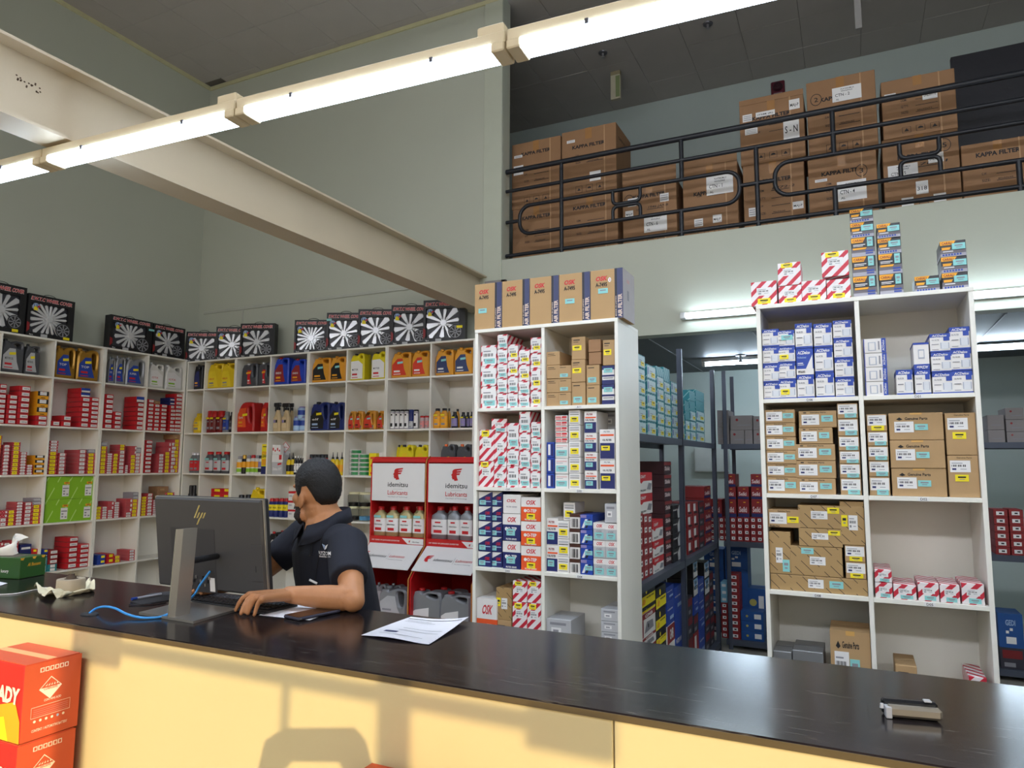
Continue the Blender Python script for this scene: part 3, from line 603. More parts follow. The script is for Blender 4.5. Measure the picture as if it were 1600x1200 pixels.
# ================================================================ right shelf
def lim2(x0, xm, x1, col, row): return ((x0+.018, xm-.009)[0:2] if col == 0 else (xm+.009, x1-.018)) + (LV[row]-.018,)
R_ = (XR0, XRM, XR1); M_ = (XO0, XOM, XO1)
A3, A4, A5 = zm(1150, 300, 3.529), zm(1150, 600, 3.529), zm(1150, 860, 3.529)
c = Cell('Y', YS, LV[0], 'on top of right shelf', 'boxes on the right shelf top')
c.stack(A3, 82, 226, [632, 490], 'toyo_y', .14); c.stack(A3, 231, 360, [616, 514, 386], ['toyo_y', 'toyo_Y'], .14); c.stack(A3, 362, 498, [604, 484], 'toyo_y', .14)
c.stack(A3, 500, 634, [592, 478], 'toyo_y', .14); c.stack(A3, 470, 622, [478, 324], 'toyo_Y', .14, count=False, word='upper right', base=LV[0]+.104)
c.stack(A3, 637, 768, [577, 462, 352, 247, 164, 88], ['carall_t']*3+['carall']*2, .13); c.stack(A3, 784, 915, [562, 448, 336, 250, 170], ['carall_t']*2+['carall']*2, .13)
c.stack(A3, 985, 1125, [545, 460], 'carall', .13); c.stack(A3, 1130, 1276, [525, 436, 350, 264], 'carall', .13)
c = Cell('Y', YS, LV[1], 'top left cubby, right shelf', lim=lim2(*R_, 0, 0))
c.stack(A3, 130, 224, [1132, 1040, 945, 850, 756], 'acd', .2); c.stack(A3, 230, 328, [1130, 1027, 935, 850, 760], ['acd_y', 'acd', 'acd_y', 'acd_c'], .2); c.stack(A3, 331, 427, [1124, 998, 856, 722], ['acd', 'acd_blue', 'acd'], .2)
c.stack(A3, 433, 536, [1118, 985, 850, 722], 'acd', .2); c.stack(A3, 541, 646, [1112, 1012, 908, 804, 704], 'acd', .2)
c = Cell('Y', YS, LV[1], 'top right cubby, right shelf', lim=lim2(*R_, 1, 0))
c.stack(A3, 708, 834, [1118, 1040, 962, 885, 806], 'acd_side', .16); c.stack(A3, 884, 976, [1108, 978], 'acd', .16); c.stack(A3, 982, 1070, [1104, 972, 828], ['acd', 'acd_inv'], .16)
c.stack(A3, 1076, 1192, [1100, 985, 878, 778], 'acd', .2); c.stack(A3, 1196, 1310, [1096, 976, 862, 740], 'acd', .2)
c = Cell('Y', YS, LV[2], 'second-row left cubby, right shelf', lim=lim2(*R_, 0, 1))
c.stack(A4, 150, 318, [603, 512, 440, 366, 290, 214, 140], ['gen_s']*6, .2)
zt = c.stack(A4, 336, 552, [606, 520], 'gen_m', .22); zt = c.stack(A4, 328, 550, [524, 424, 330], 'gen_m', .22, count=False, base=zt, word='middle'); zt = c.stack(A4, 346, 534, [330, 240], 'gen_m', .22, count=False, base=zt, word='middle narrow'); c.stack(A4, 345, 556, [240, 146], 'gen_m', .22, count=False, base=zt, word='middle upper')
c.stack(A4, 566, 682, [606, 514, 434, 364, 284, 188, 104], 'gen_n', .2)
c = Cell('Y', YS, LV[2], 'second-row right cubby, right shelf', lim=lim2(*R_, 1, 1))
c.stack(A4, 728, 842, [612, 508, 420, 340, 260, 164], ['gen_n', 'gen_n', 'gen_n', 'gen_n', 'gen_ny'], .2); c.stack(A4, 850, 1156, [620, 464, 308, 156], 'gen_b', .24); c.stack(A4, 1172, 1344, [622, 390, 156], 'gen_t', .22)
c = Cell('Y', YS, LV[3], 'third-row left cubby, right shelf', lim=lim2(*R_, 0, 2))
zb = c.stack(A4, 190, 732, [1172, 1062], 'bst_l', .2)
c.stack(A4, 172, 292, [1050, 812], 'bst_v', .2, count=False, base=zb, word='left upright'); z2 = c.stack(A4, 298, 590, [1070, 896], 'bst_c', .22, count=False, base=zb, word='big middle')
z2 = c.stack(A4, 342, 586, [896, 796, 668], 'bst_y', .2, count=False, base=z2, word='upper middle'); c.stack(A4, 162, 340, [796, 690], 'gen_y', .2, count=False, base=zb+.198, word='upper left')
z2 = c.stack(A4, 602, 716, [1084, 986, 890], 'gen_ny', .2, count=False, base=zb, word='right'); c.stack(A4, 588, 724, [880, 646], 'bst_vy', .2, count=False, base=z2, word='upper right')
c = Cell('Y', YS, LV[3], 'third-row right cubby, right shelf', lim=lim2(*R_, 1, 2))
c.stack(A5, 766, 862, [270, 180, 104], 'toyo_c', .2, sb=.01); c.stack(A5, 868, 996, [282, 188], 'toyo_c', .2, sb=.01); c.stack(A5, 1003, 1120, [290, 178], 'toyo_c', .2, sb=.01); c.stack(A5, 1126, 1236, [298, 188], 'toyo_c', .2, sb=.01); c.stack(A5, 1245, 1372, [310, 182], 'toyo_c', .2, sb=.01)
c = Cell('Y', YS, LV[4], 'fourth-row left cubby, right shelf', lim=lim2(*R_, 0, 3))
c.stack(A5, 205, 308, [640, 556], 'silver', .2); c.stack(A5, 312, 484, [652, 556], 'silver', .2); c.stack(A5, 526, 752, [662, 446], 'gen_b', .2)
c = Cell('Y', YS, LV[4], 'fourth-row right cubby, right shelf', lim=lim2(*R_, 1, 3))
c.stack(A5, 880, 1000, [700, 636], 'kr', .2); c.stack(A5, 1285, 1385, [735, 698], 'toyo_c', .2)

# ================================================================ middle shelf
B7, B8 = zm(730, 410, 3.871), zm(730, 680, 3.636)
def y78(y): return ((410+y/3.871)-680)*3.636      # a height in the upper view, in the lower view's pixels
c = Cell('Y', YS, LV[1], 'top left cubby, middle shelf', lim=lim2(*M_, 0, 0))
c.stack(B7, 80, 176, [880, 746, 626, 500], 'toyow_c', .2); c.stack(B7, 180, 241, [878, 790, 700, 610, 522, 434], 'toyow_c', .2); c.stack(B7, 244, 306, [876, 786, 686, 592, 494], ['toyow_c', 'toyow_c', 'toyow_y', 'toyow_y'], .2)
c.stack(B7, 309, 376, [874, 796, 716, 616, 526], ['toyow_c', 'toyow_c', 'toyow_y', 'toyow_y'], .2); c.stack(B7, 381, 445, [870, 768, 640, 546, 452], 'toyow_y', .2)
c = Cell('Y', YS, LV[1], 'top right cubby, middle shelf', lim=lim2(*M_, 1, 0))
c.stack(B7, 469, 550, [868, 786, 702, 620, 538], 'kr', .2); c.stack(B7, 552, 628, [866, 784, 702, 622], 'kr_c', .2, sb=.015); c.stack(B7, 630, 714, [860, 720, 584, 448], ['kr_c', 'kr_y', 'kr_y'], .2); zt = c.stack(B7, 720, 800, [858, 738, 618], 'kr_c', .2)
c.stack(B7, 733, 808, [616, 540, 464], 'kr_b', .18, count=False, base=zt, word='upper fourth'); zt = c.stack(B7, 815, 890, [856, 734, 622], 'nb', .2); c.stack(B7, 820, 892, [620, 466], 'kr_y', .2, count=False, base=zt, word='upper fifth')
c = Cell('Y', YS, LV[2], 'second-row left cubby, middle shelf', lim=lim2(*M_, 0, 1))
c.stack(B8, 64, 150, [285, 142, y78(1010)], 'toyo_Y', .2); zt = c.stack(B8, 152, 222, [285, 170, y78(1028)], 'toyo_c', .2); c.stack(B8, 224, 292, [286, 166, 74, y78(970)], 'toyow_c', .2); c.stack(B8, 293, 357, [287, 180, 76, -20, y78(898)], 'toyow_c', .2); c.stack(B8, 360, 415, [290, 196, 96, 10, y78(964)], 'toyow_c', .2)
c.stack(B7, 150, 236, [1024, 944], 'toyo_c', .1, count=False, base=zt+.002, word='tilted upper', sb=.05, turn=.35)
c = Cell('Y', YS, LV[2], 'second-row right cubby, middle shelf', lim=lim2(*M_, 1, 1))
c.stack(B8, 450, 493, [290, 208, 122, 38], 'bl3', .16); zt = c.stack(B8, 498, 573, [294, 214, 128, 44], 'wg_c', .2); c.stack(B7, 531, 606, [1094, 1060, 1025, 992, 958, 924], 'redt', .2, count=False, base=zt, word='upper second')
c.stack(B8, 576, 642, [297, 208, 118, 28, -62, y78(888)], 'wg_y', .2); c.stack(B8, 664, 736, [300, 196, 92, -14, y78(898)], 'fuel', .2); c.stack(B8, 752, 840, [303, 136, y78(1008)], 'oilf', .17); c.stack(B7, 832, 905, [1160, 1005, 896], 'grb', .1, sb=.2, word='rear')
c = Cell('Y', YS, LV[3], 'third-row left cubby, middle shelf', lim=lim2(*M_, 0, 2))
c.stack(B8, 50, 126, [742, 656, 570, 486, 402, 320], 'osk_n', .22); c.stack(B8, 128, 199, [745, 660, 574, 490, 404, 318], 'osk_n', .22, sb=.03); c.stack(B8, 201, 302, [756, 598, 444, 336], ['tep_n', 'tep_n', 'osk_w'], .22, sb=.01); c.stack(B8, 305, 418, [765, 626, 488, 352], 'tep_o', .22, sb=.01)
c = Cell('Y', YS, LV[3], 'third-row right cubby, middle shelf', lim=lim2(*M_, 1, 2))
c.stack(B8, 441, 508, [770, 620, 470], 'fuel', .2); zt = c.stack(B8, 511, 579, [778, 688, 588, 488], 'wg_y', .2); c.stack(B8, 546, 612, [480, 382], 'wg_y', .14, count=False, base=zt, sb=.06, word='upper second'); c.stack(B8, 581, 639, [782, 700, 614, 530, 446], 'wbr', .2, sb=.015)
c.stack(B8, 643, 713, [790, 704, 620, 536, 450], 'bph', .2, sb=.015); zt = c.stack(B8, 716, 785, [796, 696, 596, 496], 'oskg', .2, sb=.01); c.stack(B8, 787, 856, [800, 700, 600, 502], 'oskg', .2, sb=.01); c.stack(B8, 780, 850, [492, 388], 'grb', .16, count=False, base=zt, word='topmost')
c = Cell('Y', YS, LV[4], 'fourth-row left cubby, middle shelf', lim=lim2(*M_, 0, 3))
c.stack(B8, 40, 156, [1100, 926], 'tep_o', .2, sb=.01); c.stack(B8, 161, 252, [1220, 1046, 866], ['kr', 'bst_vy'], .2); c.stack(B8, 256, 339, [1220, 1090, 942, 828], 'toyo_Y', .2, sb=.01); c.stack(B8, 341, 420, [1226, 1096, 946, 830], 'toyo_Y', .2, sb=.01)
c = Cell('Y', YS, LV[4], 'fourth-row right cubby, middle shelf', lim=lim2(*M_, 1, 3))
c.stack(B8, 446, 588, [1240, 1150, 1044], 'grb', .2); c.stack(B8, 760, 862, [1260, 1180, 1120, 1058, 988], 'grb', .2)
# air filter cartons on top of the middle shelf
AS = mat('air_carton_side', 'b4aeb0', .6)
xs5 = [45, 211, 379, 556.5, 746.5, 946]
for i in range(5):
    ym = 280-20*i; P0 = onY(*B7(xs5[i], ym+30), YS+.012); P1 = onY(*B7(xs5[i+1], ym+10), YS+.012)
    w_, h_, d_ = P1.x-P0.x-.003, .252, .2
    mb = MB(); mb.box(0, w_, 0, d_, 0, h_, mat('air_carton', 'b59366', .7, var=.06), .0015); nx = w_*.75; E_ = [.0005]
    mb.poly([(nx, -.0005, 0), (w_, -.0005, 0), (w_, -.0005, h_), (nx, -.0005, h_)], mat('carton_navy', '3b3f63', .5)); mb.poly([(nx, -.0008, 0), (nx+.012, -.0008, 0), (nx+.012, -.0008, h_), (nx, -.0008, h_)], mat('carton_dark', '25252f', .5))
    mb.poly([(w_+.0004, 0, 0), (w_+.0004, d_, 0), (w_+.0004, d_, h_), (w_+.0004, 0, h_)], AS)
    X, Z = Vector((1, 0, 0)), Vector((0, 0, 1))
    mb.text('OSK', (w_*.16, -.001, h_*.78), X, Z, .022, RED, w_*.36, .2, bold=.04); mb.text('A-7495', (w_*.16, -.001, h_*.66), X, Z, .02, INK, w_*.36, bold=.035)
    mb.text('AIR FILTER', (w_*.965, -.0012, h_*.02), Z, -X, .02, mat('pale_tan', 'd8c3b4', .6), h_*.46, bold=.035); mb.text('MADE IN JAPAN', (nx+.009, -.0014, h_*.04), Z, -X, .006, mat('pale_tan'), h_*.4)
    if i == 4: mb.text('OSK', (w_+.001, .06, h_*.75), Vector((0, 1, 0)), Z, .018, PINK, .05, .2); mb.poly([(w_+.001, y, z) for y, z in ((.07, .1), (.1, .1), (.1, .15), (.07, .15))], GREY)
    lb = ['leftmost air filter carton on the middle shelf', 'second air filter carton from the left on the middle shelf', 'middle one of five air filter cartons on the middle shelf', 'fourth air filter carton from the left on the middle shelf', 'rightmost air filter carton with grey end on the middle shelf'][i]
    t = thing('air_filter_carton', lb, 'box', (P0.x, YS+.012, LV[0]+.0004), 0, 'air filter cartons', mb)
    if i in (0, 3, 4):
        u0, v0 = ((.15, .36), None, None, (.2, .38), (.24, .52))[i]
        part('price_sticker', MB().box(w_*u0, w_*(u0+.3), -.0016, 0, h_*v0, h_*(v0+.1), CYAN).rect((0, -.0018, 0), X, Z, w_*(u0+.06), h_*(v0+.05), w_*(u0+.24), h_*(v0+.075), GREY), t)
    if i == 4: part('round_sticker', MB().poly([(w_*.6+.008*math.cos(a), -.0018, h_*.78+.012*math.sin(a)) for a in [k*PI/6 for k in range(12)]], PAPER).text('3', (w_*.6-.003, -.0021, h_*.78-.006), X, Z, .012, RED), t)
# ================================================================ left wall boxes
def lcell(r, j): return Cell('X', XL, LL[r], '%s-row %s cubby, left wall' % (NTH[r-1], NTH[j]), 'boxes on the left wall shelves', lim=((lc[1]+.009, lc[2]-.009), (lc[2]+.009, lc[3]-.02), (lc[3]+.02, lc[4]-.009), (lc[4]+.009, yl-.02))[j]+(LL[r-1]-.018,))
def ev(a, b, n): return [a+(b-a)*i/n for i in range(n+1)]
L3, L4, L5, L6 = zm(0, 580, 10), zm(140, 590, 10), zm(0, 660, 10), zm(140, 660, 10); L7, L8 = zm(0, 760, 8.57), zm(130, 750, 8)
D = .16
c = lcell(2, 0)
c.stack(L3, -45, 88, ev(805, 195, 8), 'rb', D); c.stack(L3, 106, 262, ev(815, 365, 6), 'rb', D); c.stack(L3, 284, 460, ev(822, 228, 7), 'rb', D); c.stack(L3, 576, 748, [832, 756, 680, 556, 432, 312], ['rb', 'rb', 'by', 'by', 'by'], D)
c = lcell(2, 1)
c.stack(L3, 800, 935, [850, 772], 'rb', D); c.stack(L3, 962, 1112, ev(856, 692, 2), 'rb', D); c.stack(L3, 1252, 1398, [876, 796, 718, 640, 560, 482, 404, 338, 262], ['rb']*6+['rbt']*2, .22); c.stack(L3, 1414, 1556, ev(886, 410, 7), 'rb', D)
c = lcell(2, 2)
c.stack(L4, 222, 362, ev(792, 258, 7), 'rb', D); c.stack(L4, 368, 492, ev(796, 532, 4), 'rb', D); c.stack(L4, 746, 868, ev(816, 392, 6)+[298], ['rb']*6+['rbt'], .2)
c = lcell(2, 3)
c.stack(L4, 894, 996, ev(828, 336, 8), 'rb', D); c.stack(L4, 998, 1092, ev(828, 410, 7)+[362], ['rb']*7+['brn'], D); c.stack(L4, 1094, 1204, ev(832, 416, 7), 'rb', D); c.stack(L4, 1244, 1344, ev(836, 430, 7)+[372, 314], ['rb']*7+['nvy']*2, D); c.stack(L4, 1352, 1470, ev(842, 256, 10), 'rb', D)
c = lcell(3, 0)
c.stack(L5, -60, 14, ev(818, 200, 9), 'rs_y', D); c.stack(L5, 48, 148, ev(818, 346, 9), 'rs_w', D); c.stack(L5, 190, 308, ev(820, 306, 8), 'rs_y', D); c.stack(L5, 312, 414, ev(818, 462, 8), 'rs_w', D); c.stack(L5, 416, 512, ev(816, 660, 4), 'rs_w', D); c.stack(L5, 552, 700, ev(808, 512, 4), 'by', D)
c = lcell(3, 1)
c.stack(L5, 766, 900, ev(806, 456, 6)+[412, 368, 325, 282], ['rs_y']*6+['rs_w']*4, D); c.stack(L5, 916, 1030, ev(806, 476, 6), 'rs_w', D); c.stack(L5, 1230, 1345, ev(806, 426, 6), 'rs_w', .24); c.stack(L5, 1385, 1500, ev(802, 480, 6)+[420], ['rs_y']*6+['gs'], D)
c = lcell(3, 2)
c.stack(L6, 168, 268, ev(796, 370, 7)+[302], ['rs_y']*7+['gs'], D); c.stack(L6, 270, 358, ev(796, 482, 9), 'rs_w', D); c.stack(L6, 362, 450, ev(796, 486, 6), 'rs_y', D); c.stack(L6, 460, 552, ev(796, 436, 6)+[390, 345], ['rs_w']*6+['rs_y']*2, D); c.stack(L6, 553, 606, ev(792, 666, 4), 'rs_w', D); c.stack(L6, 638, 726, ev(788, 506, 5)+[435, 368], ['rs_y']*5+['rs']*2, D); c.stack(L6, 732, 824, ev(788, 480, 6)+[392], ['rs_w']*6+['gs'], D)
c = lcell(3, 3)
c.stack(L6, 850, 970, ev(782, 276, 8), 'rb', D); c.stack(L6, 1076, 1162, ev(786, 490, 6), 'rs_w', .22); c.stack(L6, 1176, 1262, ev(784, 460, 6)+[382, 306], ['rs_y']*6+['rs']*2, D); c.stack(L6, 1268, 1352, ev(782, 312, 8), 'rs_w', D); zt = c.stack(L6, 1360, 1444, ev(780, 268, 9), 'rs_y', D); c.stack(L6, 1330, 1440, [268, 192], 'brn', D, count=False, base=zt, word='last')
c = lcell(4, 0)
c.stack(L7, -70, -5, ev(530, 330, 4), 'rs', D); c.stack(L7, 0, 96, [530, 475, 420, 370, 322], ['rs_w', 'rs_w', 'rs', 'rs'], D); c.stack(L7, 104, 205, ev(526, 318, 4), 'rs_y', D); c.stack(L7, 212, 308, ev(522, 208, 8), 'rs_w', D); c.stack(L7, 322, 425, ev(516, 212, 6), 'rs_w', D); c.stack(L7, 444, 556, ev(508, 246, 5)+[200, 155], ['rs_y']*5+['gs']*2, D)
c = lcell(4, 1); c.group = 'lime green cartons'
c.stack(L5, 712, 1090, [1580, 1212, 845], 'lime', .25); c.stack(L5, 1096, 1462, [1570, 1206, 842], 'lime', .25)
c = lcell(4, 2)
c.stack(L8, 155, 232, ev(490, 332, 4), 'rs_y', D); c.stack(L8, 234, 304, ev(490, 332, 5), 'rs_w', D); c.stack(L8, 306, 380, ev(486, 376, 4)+[320, 266], ['rs_w']*4+['rs']*2, D); c.stack(L8, 382, 458, ev(486, 276, 7), 'rs_w', D); c.stack(L8, 530, 612, ev(462, 402, 2)+[345, 288, 232], ['rs_w']*2+['rs']*3, D); c.stack(L8, 626, 698, ev(452, 238, 5)+[196, 152], ['rs_y']*5+['gs']*2, D)
c = lcell(4, 3)
c.stack(L8, 722, 798, ev(446, 206, 7), 'rs_y', D); c.stack(L8, 800, 868, ev(442, 166, 7), 'rs_w', D); c.stack(L8, 870, 922, ev(440, 248, 7), 'rs_w', D); c.stack(L8, 930, 1060, ev(436, 80, 5), 'brn', D, sb=.08); c.stack(L8, 1100, 1200, ev(432, 152, 5), 'rs_y', D, sb=.06)
c = lcell(5, 0)
c.stack(L7, -60, 40, ev(960, 752, 4), 'rs', D); c.stack(L7, 44, 138, ev(955, 756, 5), 'rs_w', D); c.stack(L7, 152, 246, [950, 890, 806, 770, 728], ['rs_y', 'rs_y', 'rs_w', 'rs_w'], D); c.stack(L7, 270, 420, [960, 870, 775], 'nvy', D); c.stack(L7, 440, 522, ev(940, 836, 2), 'rdy', D)
c = lcell(5, 1)
c.stack(L7, 545, 634, [1150, 1050, 950, 900, 842], ['tls', 'tls', 'bw' if 'bw' in K else 'nvy', 'bly'], .12); c.stack(L7, 640, 770, [1144, 1096, 1046, 980, 916, 852], ['tls', 'tls', 'rbd', 'rbd', 'rbd'], D); c.stack(L7, 890, 1036, [1108, 1030, 960, 890, 816, 748, 680], 'rb', .2); c.stack(L7, 1042, 1190, ev(1088, 772, 5), 'rb', D)
c = lcell(5, 2)
c.stack(L8, 180, 276, ev(1062, 936, 2), 'bly', .2); c.stack(L8, 296, 388, ev(1046, 922, 2), 'rdy', .2); c.stack(L8, 392, 468, ev(1032, 944, 2), 'rs_y', D); c.stack(L8, 580, 652, ev(1006, 872, 4), 'rs_w', .2)

# ================================================================ bottles, jugs, cans
def P_(c, r=.35, **k): return mat('plastic_'+c, c, r, **k)
CH = mat('chrome', 'dcdcdf', .3, metal=.4); CLEAR = mat('clear_plastic', 'f2f6f4', .05, trans=1, var=0, ior=1.03)
JO = {'side': ([(0, .03), (.03, 0), (.97, 0), (1, .03), (1, .80), (.95, .93), (.84, .97), (.62, .97), (.46, .90), (.36, .86), (.34, .92), (.12, .92), (.10, .84), (.02, .74)], [(.72, .40), (.86, .33), (.89, .80), (.82, .88), (.64, .86)], .23),
      'top': ([(0, .03), (.03, 0), (.97, 0), (1, .03), (1, .86), (.95, .94), (.86, .955), (.56, .955), (.40, .86), (.36, .93), (.14, .93), (.12, .84), (.0, .68)], [(.56, .80), (.86, .72), (.88, .84), (.82, .885), (.58, .885)], .25),
      'round': ([(0, .03), (.04, 0), (.96, 0), (1, .04), (1, .66), (.97, .80), (.98, .90), (.88, .99), (.66, 1), (.54, .93), (.40, .90), (.38, .93), (.14, .93), (.12, .86), (.02, .76)], [(.64, .82), (.80, .78), (.88, .84), (.80, .91), (.66, .91)], .26),
      'slant': ([(0, .03), (.03, 0), (.97, 0), (1, .04), (1, .60), (.94, .92), (.84, .99), (.40, .99), (.26, .95), (.16, .86), (.02, .66)], [(.70, .36), (.84, .24), (.88, .62), (.80, .86), (.62, .80)], None)}
def jug(body, cap, lab_, style='side', w=.21, h=.30, d=.11, lshape=None, text=None, tc=PAPER, l2=None, stick=None, capr=.1):
    def B():
        out, hole, cx = JO[style]; mb = MB(); sc = lambda pl: [(-w/2+u*w, v*h) for u, v in pl]
        mb.prism(smooth_poly(sc(out), 2), 0, d, body, [smooth_poly(sc(hole), 2)[::-1]], c=.012)
        ps = []
        if cx is not None:
            cp = MB(); r = capr*w; cp.sect([(.915*h, r*.92, r*.92), (.92*h, r, r), (.992*h, r, r), (h, r*.85, r*.85)], cap, 12, -w/2+cx*w, d/2); ps.append(('cap', cp))
        else:
            cp = MB(); r = .08*w; cp.sect([(.93*h, r, r), (1.0*h, r, r)], cap, 10, -w/2+.3*w, d/2); ps.append(('cap', cp))
        lb = MB(); sh = lshape or [(.08, .1), (.8, .1), (.68, .34), (.60, .72), (.34, .72), (.08, .5)]
        lb.add([(-w/2+u*w, -.0012, v*h) for u, v in sh], [tuple(range(len(sh)))], lab_)
        xs_ = [u for u, v in sh]; zs_ = [v for u, v in sh]; x0, x1, z0, z1 = min(xs_), max(xs_), min(zs_), max(zs_)
        q = lambda a, b, e, f, m, k: lb.poly([(-w/2+w*(x0+(x1-x0)*s_), -.0012-.0004*k, h*(z0+(z1-z0)*t_)) for s_, t_ in ((a, b), (e, b), (e, f), (a, f))], m)
        q(.12, .2, .55, .3, l2 or GREY, 1); q(.1, .06, .6, .1, l2 or PAPER, 1)
        if text: lb.text(text, (-w/2+w*(x0+(x1-x0)*.12), -.002, h*(z0+(z1-z0)*.46)), (1, 0, 0), (0, 0, 1), h*.07, tc, w*(x1-x0)*.5)
        ps.append(('label', lb))
        if stick: s_ = MB(); s_.poly([(-w/2+w*u, -.0024, h*v) for u, v in ((.34, .52), (.62, .54), (.62, .62), (.34, .60))], stick); ps.append(('price_sticker', s_))
        return mb, ps, (w, h, d)
    return B
def bottle(body, cap, lab_, w=.075, h=.21, d=.06, power=3.2, sh=.72, neck=.2, lz=(.12, .6), text=None, tc=INK, caph=.12, l2=None, stick=None):
    def B():
        a, b = w/2, d/2; mb = MB(); r = neck*w*1.25
        mb.sect([(0, a*.93, b*.93, power), (.015*h, a, b, power), (sh*h*.8, a, b, power), (sh*h, a*.92, b*.95, power), ((sh+.1)*h, r*1.25, r*1.25, 2.2), ((1-caph)*h, r, r, 2)], body, 16, 0, b)
        cp = MB(); cp.sect([((1-caph)*h-.001, r*1.15, r*1.15), (h*.99, r*1.15, r*1.15), (h, r*.95, r*.95)], cap, 12, 0, b)
        lb = MB(); k = 1.012; z0, z1 = lz
        rings = []
        for z in (z0*h, z1*h):
            rg = []
            for i in range(13):
                t = PI+PI*(.08+.84*i/12); ct, st = math.cos(t), math.sin(t)
                rg.append((a*k*math.copysign(abs(ct)**(2/power), ct), b+b*1.02*math.copysign(abs(st)**(2/power), st)-.0006, z))
            rings.append(rg)
        lb.add(rings[0]+rings[1], [(i, i+1, 14+i, 13+i) for i in range(12)], lab_, True)
        f = lambda u0, v0, u1, v1, m, e: lb.poly([(u*a, -.0012-.0005*e, h*(z0+(z1-z0)*v)) for u, v in ((u0, v0), (u1, v0), (u1, v1), (u0, v1))], m)
        f(-.5, .1, .5, .3, l2 or GREY, 1); f(-.35, .75, .35, .85, l2 or GREY, 1)
        if text: lb.text(text, (0, -.0026, h*(z0+(z1-z0)*.5)), (1, 0, 0), (0, 0, 1), h*.05, tc, w*.6, center=True)
        ps = [('cap', cp), ('label', lb)]
        if stick: s_ = MB(); s_.poly([(-.35*w, -.0022, .62*h), (.2*w, -.0022, .62*h), (.2*w, -.0022, .70*h), (-.35*w, -.0022, .70*h)], stick); ps.append(('price_sticker', s_))
        return mb, ps, (w, h, d)
    return B
def can(body, cap, band, w=.06, h=.2, capf=.16, text=None, tc=INK, band2=None, dome=True):
    def B():
        a = w/2; mb = MB(); z1 = h*(1-capf)
        mb.sect([(0, a*.95, a*.95), (.006, a, a), (z1*.96, a, a), (z1, a*.8, a*.8)], body, 16, 0, a)
        cp = MB(); cp.sect([(z1-.002, a*.78, a*.78), (h*.97, a*.74, a*.74), (h, a*.6, a*.6)], cap, 14, 0, a)
        lb = MB(); lb.sect([(z1*.42, a*1.015, a*1.015), (z1*.8, a*1.015, a*1.015)], band, 16, 0, a, cap=False)
        if band2: lb.sect([(z1*.12, a*1.02, a*1.02), (z1*.36, a*1.02, a*1.02)], band2, 16, 0, a, cap=False)
        if text: lb.text(text, (0, -a*.03-.001, z1*.55), (1, 0, 0), (0, 0, 1), h*.09, tc, w*.62, center=True)
        return mb, [('cap', cp), ('label', lb)], (w, h, w)
    return B
def sprayer(body, head, lab_, w=.08, h=.26):
    def B():
        a = w/2; mb = MB(); mb.sect([(0, a*.9, a*.6), (.01, a, a*.65, 2.6), (.42*h, a*.95, a*.62, 2.6), (.62*h, a*.55, a*.45, 2.2), (.76*h, a*.35, a*.35)], body, 14, 0, a*.65)
        cp = MB(); cp.sect([(.74*h, a*.42, a*.42), (.84*h, a*.42, a*.42), (.85*h, a*.3, a*.3)], head, 10, 0, a*.65)
        cp.box(-a*1.15, a*.7, a*.4, a*.9, .86*h, h, head, .006); cp.box(-a*.9, -a*.6, a*.55, a*.75, .70*h, .88*h, head, .003)
        lb = MB(); lb.poly([(-.6*a, -.002, .12*h), (.6*a, -.002, .12*h), (.5*a, -.002, .5*h), (-.5*a, -.002, .5*h)], lab_); lb.poly([(-.5*a, -.003, .3*h), (0, -.003, .3*h), (0, -.003, .4*h), (-.5*a, -.003, .4*h)], PURP); lb.poly([(.05*a, -.003, .3*h), (.5*a, -.003, .3*h), (.5*a, -.003, .4*h), (.05*a, -.003, .4*h)], INK)
        return mb, [('trigger_head', cp), ('label', lb)], (w, h, a*1.3)
    return B
def tin(body, band, w=.1, h=.045):
    def B():
        a = w/2; mb = MB(); mb.sect([(0, a*.97, a*.97), (.003, a, a), (h-.004, a, a), (h, a*.97, a*.97)], body, 20, 0, a)
        lb = MB(); n = 20; rg = [[(a*1.012*math.cos(t), a+a*1.012*math.sin(t), z) for t in [PI*1.45+PI*.5*i/8 for i in range(9)]] for z in (h*.15, h*.85)]
        lb.add(rg[0]+rg[1], [(i, i+1, 10+i, 9+i) for i in range(8)], band); lb.text('Only', (-a*.45, -.0015, h*.3), (1, 0, 0), (0, 0, 1), h*.45, GREY, a*.6)
        return mb, [('label', lb)], (w, h, w)
    return B
def jar(fill, w=.1, h=.13):
    def B():
        a = w/2; mb = MB(); mb.sect([(0, a*.95, a*.95, 3), (.006, a, a, 3), (h*.8, a, a, 3), (h*.86, a*.85, a*.85, 2.2)], CLEAR, 20, 0, a)
        cp = MB(); cp.sect([(h*.855, a*.93, a*.93), (h*.99, a*.93, a*.93), (h, a*.88, a*.88)], P_('d8d2a8'), 20, 0, a)
        ct = MB(); ct.sect([(.008, a*.88, a*.88, 3), (h*.32, a*.88, a*.88, 3)], fill, 14, 0, a)
        return mb, [('lid', cp), ('contents', ct)], (w, h, w)
    return B
def nozzle(body, tip, lab_, w=.06, h=.2):
    def B():
        a = w/2; mb = MB(); mb.sect([(0, a*.95, a*.95), (.005, a, a), (.6*h, a, a), (.7*h, a*.5, a*.5)], body, 14, 0, a)
        cp = MB(); cp.sect([(.69*h, a*.5, a*.5), (.78*h, a*.45, a*.45), (.8*h, a*.2, a*.2), (h, a*.1, a*.1)], tip, 10, 0, a)
        lb = MB(); lb.sect([(.15*h, a*1.015, a*1.015), (.45*h, a*1.015, a*1.015)], lab_, 14, 0, a, cap=False)
        return mb, [('nozzle', cp), ('label', lb)], (w, h, w)
    return B
BK = {}
def bk(k, name, desc, cat, B): BK[k] = (name, desc, cat, B); return k
